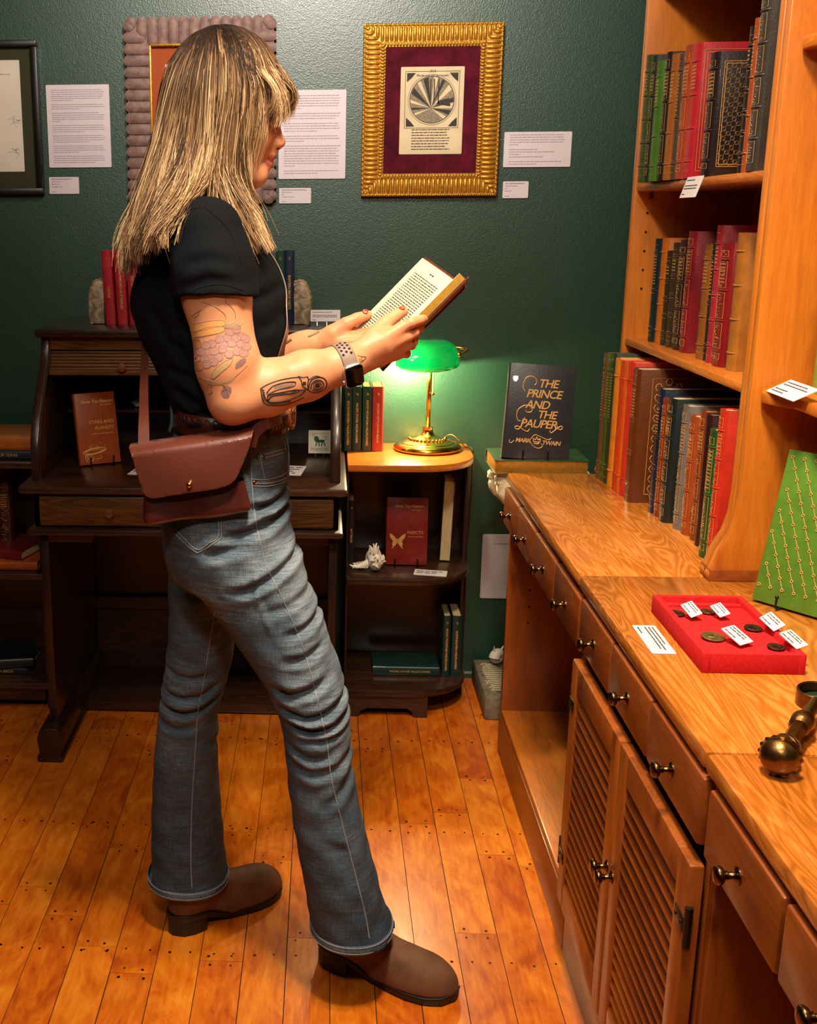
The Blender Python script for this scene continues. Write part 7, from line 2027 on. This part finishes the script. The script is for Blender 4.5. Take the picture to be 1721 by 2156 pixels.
for k in range(5): T_line('tat_black', [(1345+2*k, 1130+20*k), (1365+3*k, 1122+20*k)], r=.0007)
for l in ([(265, 985), (300, 995), (340, 990), (355, 1010), (400, 985), (445, 990)], [(265, 985), (290, 1020), (300, 1060), (330, 1085), (345, 1100)], [(350, 1100), (360, 1050), (385, 1010), (440, 995), (480, 1005), (502, 1040), (490, 1085), (450, 1110), (400, 1120), (355, 1105), (350, 1090)],
          [(370, 1090), (380, 1045), (410, 1020), (450, 1020), (475, 1045), (465, 1080), (425, 1100), (385, 1098)], [(355, 1010), (345, 1050), (350, 1095)], [(330, 1085), (310, 1120), (250, 1155), (180, 1180), (100, 1200), (30, 1200), (10, 1170), (30, 1140), (120, 1120), (230, 1100), (320, 1100)]):
    T_line('tat_black', l, Zq, r=.0009)
for q in (((318, 1046), 14, 14), ((425, 1062), 22, 20)): T_fill('tat_black', blob(q[0][0], q[0][1], q[1], q[2]), Zq)
bl_ = blob(425, 1062, 34, 32); T_line('tat_black', bl_+[bl_[0]], Zq, r=.0006)
T_line('tat_line', [(755, 815), (790, 825), (825, 830), (800, 860), (780, 870), (770, 840)], Zq); T_line('tat_line', [(790, 825), (785, 850), (800, 858)], Zq)
T_line('tat_soft', [(350, 660), (400, 640), (440, 620)], Zq, r=.0022); T_line('tat_soft', [(160, 720), (190, 700), (215, 685)], Zq, r=.003)
tattoo.build('tattoo', [M[n] for n in names], body)

# --- hair: a thick fall of strands over an under-layer
def hair_material():
    s = NT('blonde_hair'); a = s.n('ShaderNodeAttribute', attribute_name='tone')
    c = s.ramp(a.outputs['Fac'], [(0.0, srgb('21160f')), (.20, srgb('3e2a1a')), (.42, srgb('6e5038')), (.68, srgb('a88058')), (1.0, srgb('e4c498'))])
    s.set(col=c, rough=.5, spec=.3); s.b.inputs['Anisotropic'].default_value = .3; return s.m
M['hair'] = hair_material()
SK = np.array(A3(472, 190, 1.955)); SR = np.array([.0835, .071, .0845])+.006
def G_(lst): return np.array([A3(x, y, Y) for x, y, Y in lst])
# guide strands, root first: side towards the room; Y = distance; mirrored for the far side
near_guides = [
    [(440, 78, 1.950), (398, 96, 1.935), (366, 140, 1.92), (349, 210, 1.91), (332, 300, 1.90), (303, 400, 1.885), (279, 480, 1.875), (262, 545, 1.87), (264, 592, 1.87)],
    [(442, 77, 1.948), (404, 98, 1.920), (374, 150, 1.89), (356, 230, 1.875), (338, 320, 1.865), (312, 410, 1.85), (288, 490, 1.84), (272, 550, 1.84), (285, 585, 1.84)],
    [(446, 76, 1.945), (414, 100, 1.905), (392, 160, 1.875), (376, 240, 1.868), (360, 330, 1.850), (338, 410, 1.82), (312, 480, 1.80), (297, 530, 1.80), (310, 555, 1.80)],
    [(450, 76, 1.945), (428, 104, 1.895), (412, 170, 1.868), (402, 250, 1.862), (392, 330, 1.845), (372, 400, 1.80), (340, 455, 1.765), (318, 505, 1.765), (330, 560, 1.765)],
    [(454, 76, 1.945), (440, 108, 1.893), (432, 180, 1.866), (428, 260, 1.860), (420, 330, 1.848), (396, 395, 1.80), (362, 450, 1.755), (334, 500, 1.75), (356, 545, 1.75)],
    [(458, 76, 1.945), (456, 108, 1.890), (454, 180, 1.864), (452, 260, 1.858), (444, 330, 1.852), (428, 385, 1.83), (396, 430, 1.78), (362, 470, 1.755), (345, 520, 1.75)],
    [(462, 77, 1.945), (474, 108, 1.890), (478, 180, 1.864), (468, 260, 1.860), (460, 330, 1.858), (462, 390, 1.85), (486, 440, 1.84), (510, 485, 1.835), (540, 530, 1.84)],
    [(466, 78, 1.945), (490, 112, 1.893), (500, 180, 1.868), (490, 260, 1.866), (480, 330, 1.868), (488, 390, 1.87), (514, 440, 1.865), (536, 490, 1.86), (560, 545, 1.865)],
    [(470, 79, 1.946), (505, 118, 1.900), (522, 185, 1.880), (510, 260, 1.880), (502, 330, 1.885), (510, 390, 1.89), (536, 440, 1.89), (556, 500, 1.89), (578, 540, 1.89)],
    [(474, 80, 1.948), (520, 124, 1.908), (538, 190, 1.893), (536, 250, 1.890), (524, 320, 1.896), (514, 380, 1.90), (524, 430, 1.905), (538, 470, 1.91), (556, 520, 1.91)],
]
fringe = [
    [(474, 79, 1.950), (530, 112, 1.925), (568, 155, 1.912), (588, 200, 1.910), (585, 248, 1.908), (570, 275, 1.902)],
    [(476, 79, 1.953), (536, 110, 1.940), (580, 152, 1.935), (603, 190, 1.937), (605, 225, 1.94), (590, 252, 1.94)],
    [(476, 79, 1.955), (540, 109, 1.955), (585, 150, 1.958), (609, 188, 1.96), (612, 215, 1.965), (598, 246, 1.965)],
    [(476, 79, 1.958), (536, 110, 1.972), (580, 152, 1.985), (603, 190, 1.985), (606, 225, 1.985), (592, 252, 1.985)],
]
far_guides = [[(x+2-(18 if y > 240 else 6)*(i/9), y, 3.91-Y) for x, y, Y in g] for i, g in enumerate(near_guides)]
back_guides = [
    [(438, 79, 1.955), (390, 98, 1.955), (356, 145, 1.955), (342, 215, 1.955), (326, 305, 1.955), (298, 400, 1.945), (274, 480, 1.93), (258, 545, 1.915), (256, 588, 1.90)],
]
def resample(P, m):
    v = catmull([tuple(p) for p in P], 4); v = np.array([tuple(p) for p in v]); s_ = np.r_[0, np.cumsum(np.linalg.norm(np.diff(v, axis=0), axis=1))]
    t = np.linspace(0, s_[-1], m); return np.stack([np.interp(t, s_, v[:, k]) for k in range(3)], 1)
def fan(gs, n, jit, seed, cl=.5):
    """strands interpolated between neighbouring guides, clumped towards tips, with flyaway noise"""
    rn = np.random.RandomState(seed); out = []
    A = [resample(G_(g), 12) for g in gs]; NL = 7.0
    for _ in range(n):
        u = rn.rand()*(len(A)-1) if len(A) > 1 else 0; i = min(int(u), max(len(A)-2, 0)); f = u-i
        # clumping: pull the fraction towards lock centres along the strand
        P = A[i]*(1-f)+A[i+1]*f if len(A) > 1 else A[0].copy()
        lock = round(u*NL)/NL; li = min(int(lock), max(len(A)-2, 0)); lf = min(max(lock-li, 0), 1)
        PL = A[li]*(1-lf)+A[li+1]*lf if len(A) > 1 else A[0]
        k = len(P); tt = np.linspace(0, 1, k)[:, None]
        P = P*(1-cl*tt**1.3)+PL*(cl*tt**1.3)
        off = rn.randn(3)*jit; off[1] *= 1.3
        wav = rn.randn(3)*jit*.8; ph = rn.rand()*6
        P = P+off*(.25+.75*tt)+wav*np.sin(tt*7+ph)*tt
        lk = round(u*NL)*7.1+seed*3.3; A_ = .018*(.4+abs(math.sin(lk*1.7)))
        hh = [(math.sin(lk*12.9+q*78.2)*43758.5) % 1-.5 for q in range(4)]
        P = P+np.array([hh[0]*.022, hh[1]*.020, hh[2]*.012])*np.clip(tt-.3, 0, 1)*1.3
        P = P+np.array([math.cos(lk), math.sin(lk*2.3)*.8, .15])*A_*np.sin(tt*(9+3*math.sin(lk))+lk*1.3)*np.clip(tt-.22, 0, 1)
        # shrink or stretch length a little
        if gs is near_guides and 5.22 < u < 5.85: hh[3] = -1.05
        out.append((P, rn.rand(), rn.rand(), lk, hh[3]))
    return out
def build_strands(strands, m=15, r0=.00075, name='hair', lenvar=.18, side=3):
    VV, FF, TT = [], [], []; n0 = 0
    rn = np.random.RandomState(5)
    for P, a, b, lock, lv in strands:
        q = resample(P, 26); L = min(1, .90+lv*.34)-lenvar*a*a; q = q[:max(8, int(26*L))]; q = resample(q, m)
        # keep off the skull
        e = (q-SK)/SR; ln = np.linalg.norm(e, axis=1); lim = 1.03+.055*a; ins = ln < lim
        q[ins] = SK+(e[ins]/ln[ins][:, None])*SR*lim
        t = np.gradient(q, axis=0); t /= np.linalg.norm(t, axis=1)[:, None]+1e-9
        up = np.array([0, 1., 0]); s_ = np.cross(t, up); s_ /= np.linalg.norm(s_, axis=1)[:, None]+1e-9; w_ = np.cross(s_, t)
        rr = r0*(.7+.8*b)*np.linspace(1.15, .35, m)
        ang = np.arange(side)*2*PI/side
        ring = q[:, None]+s_[:, None]*np.cos(ang)[None, :, None]*rr[:, None, None]+w_[:, None]*np.sin(ang)[None, :, None]*rr[:, None, None]
        VV.append(ring.reshape(-1, 3))
        i = np.arange(m-1)[:, None]; j = np.arange(side)[None]; j2 = (j+1) % side
        FF.append((np.stack([i*side+j, i*side+j2, (i+1)*side+j2, (i+1)*side+j], -1)+n0).reshape(-1, 4)); n0 += m*side
        u = np.linspace(0, 1, m)
        hl = (math.sin(lock*12.9898)*43758.5453) % 1
        base = .14+.58*np.clip((u-.08)/.52, 0, 1)
        tone = (base+.06)*(.48+.62*b)+(hl-.5)*.62*np.clip(u*2.2, 0, 1)+(.22 if b > .86 else 0)*np.clip(u*4, 0, 1)-(.22 if a > .85 else 0)
        TT.append(np.repeat(np.clip(tone, 0, 1), side))
    V_ = np.concatenate(VV); Q_ = np.concatenate(FF); T_ = np.concatenate(TT)
    o = mesh_from(name, V_, Q_, [M['hair']], person, 0)
    at_ = o.data.attributes.new('tone', 'FLOAT', 'POINT'); at_.data.foreach_set('value', T_.astype(np.float32))
    return o
ST = []
ST += fan(near_guides, 4200, .0034, 1, .80)
ST += fan(near_guides[:6], 1600, .0045, 2, .75)
ST += fan(near_guides[6:], 1300, .0034, 3, .75)
ST += fan(far_guides, 1500, .0055, 4, .5)
ST += fan([near_guides[0], back_guides[0], far_guides[0]], 900, .0050, 6, .5)
ST += fan(fringe, 900, .0032, 7, .45)
ST += fan([[(474, 80, 1.948), (530, 122, 1.905), (556, 185, 1.892), (562, 235, 1.888), (552, 285, 1.890), (542, 322, 1.893)], near_guides[-1][:7]], 110, .0030, 8, .5)
ST += fan([[(474, 80, 1.948), (520, 119, 1.906), (546, 172, 1.890), (554, 222, 1.884), (553, 262, 1.885)], fringe[0], fringe[1]], 620, .0032, 10, .6)
ST += fan([near_guides[8][:4]+[(516, 300, 1.884)], near_guides[9][:4]+[(538, 288, 1.893)]], 260, .0032, 11, .5)
ST += fan(near_guides[:9], 220, .0080, 9, .2)
hair = build_strands(ST)
# scalp layer under the strands
def scalp_fn(P):
    d = ell(P, SK, SR-.007)
    fx_ = np.array(A3(560, 215, 1.955)); d = smax(d, (P[:, 0]-(fx_[0]-.010))*1.0-(P[:, 2]-fx_[2])*.55, .01)
    lz = A3(470, 330, 1.955)[2]
    # the mass of hair behind the ears and down the nape
    for sy in (-1, 1):
        d = smin(d, chain(P, [(A3(415, 220, 1.955+sy*.035), .040), (A3(392, 320, 1.955+sy*.050), .034), (A3(352, 420, 1.955+sy*.075), .026), (A3(315, 500, 1.955+sy*.075), .018)], .02), .02)
    d = smin(d, chain(P, [(A3(400, 200, 1.955), .05), (A3(365, 330, 1.955), .040), (A3(325, 430, 1.955), .030)], .02), .02)
    return d
HV, HQ = sdf_mesh(scalp_fn, (-.42, 1.78, 1.30), (.02, 2.13, 1.74), .0045)
hu = mesh_from('hair_under_layer', HV, HQ, [M['hair']], hair, 1)
zz = HV[:, 2]; tn = np.clip(.10+.38*(1.62-zz)/.25, .08, .42); at_ = hu.data.attributes.new('tone', 'FLOAT', 'POINT'); at_.data.foreach_set('value', tn.astype(np.float32))
# spectacles: only the thin temple end and lens edge show past the fringe
sp_ = thing('eyeglasses', 'thin-rimmed eyeglasses almost hidden by the fringe of the person', 'eyeglasses', tuple(A3(582, 262, 1.955)))
for sy in (-1, 1):
    c = Vector(A3(584, 262, 1.955+sy*.034)); MB().tube([c+Vector((-.004*abs(math.cos(q*PI/12)), +.017*math.cos(q*PI/12)*1.0, .013*math.sin(q*PI/12))) for q in range(24)], .0005, 6, closed=True).build('rim', M['steel'], sp_, smooth=True)
    MB().tube([c+Vector((-.003, sy*.020, .008)), Vector(A3(540, 252, 1.955+sy*.066)), Vector(A3(480, 255, 1.955+sy*.076))], .0006, 6).build('temple', M['steel'], sp_, smooth=True)
MB().tube([Vector(A3(585, 258, 1.955-.014)), Vector(A3(588, 256, 1.955)), Vector(A3(585, 258, 1.955+.014))], .0008, 6).build('bridge', M['black_metal'], sp_, smooth=True)
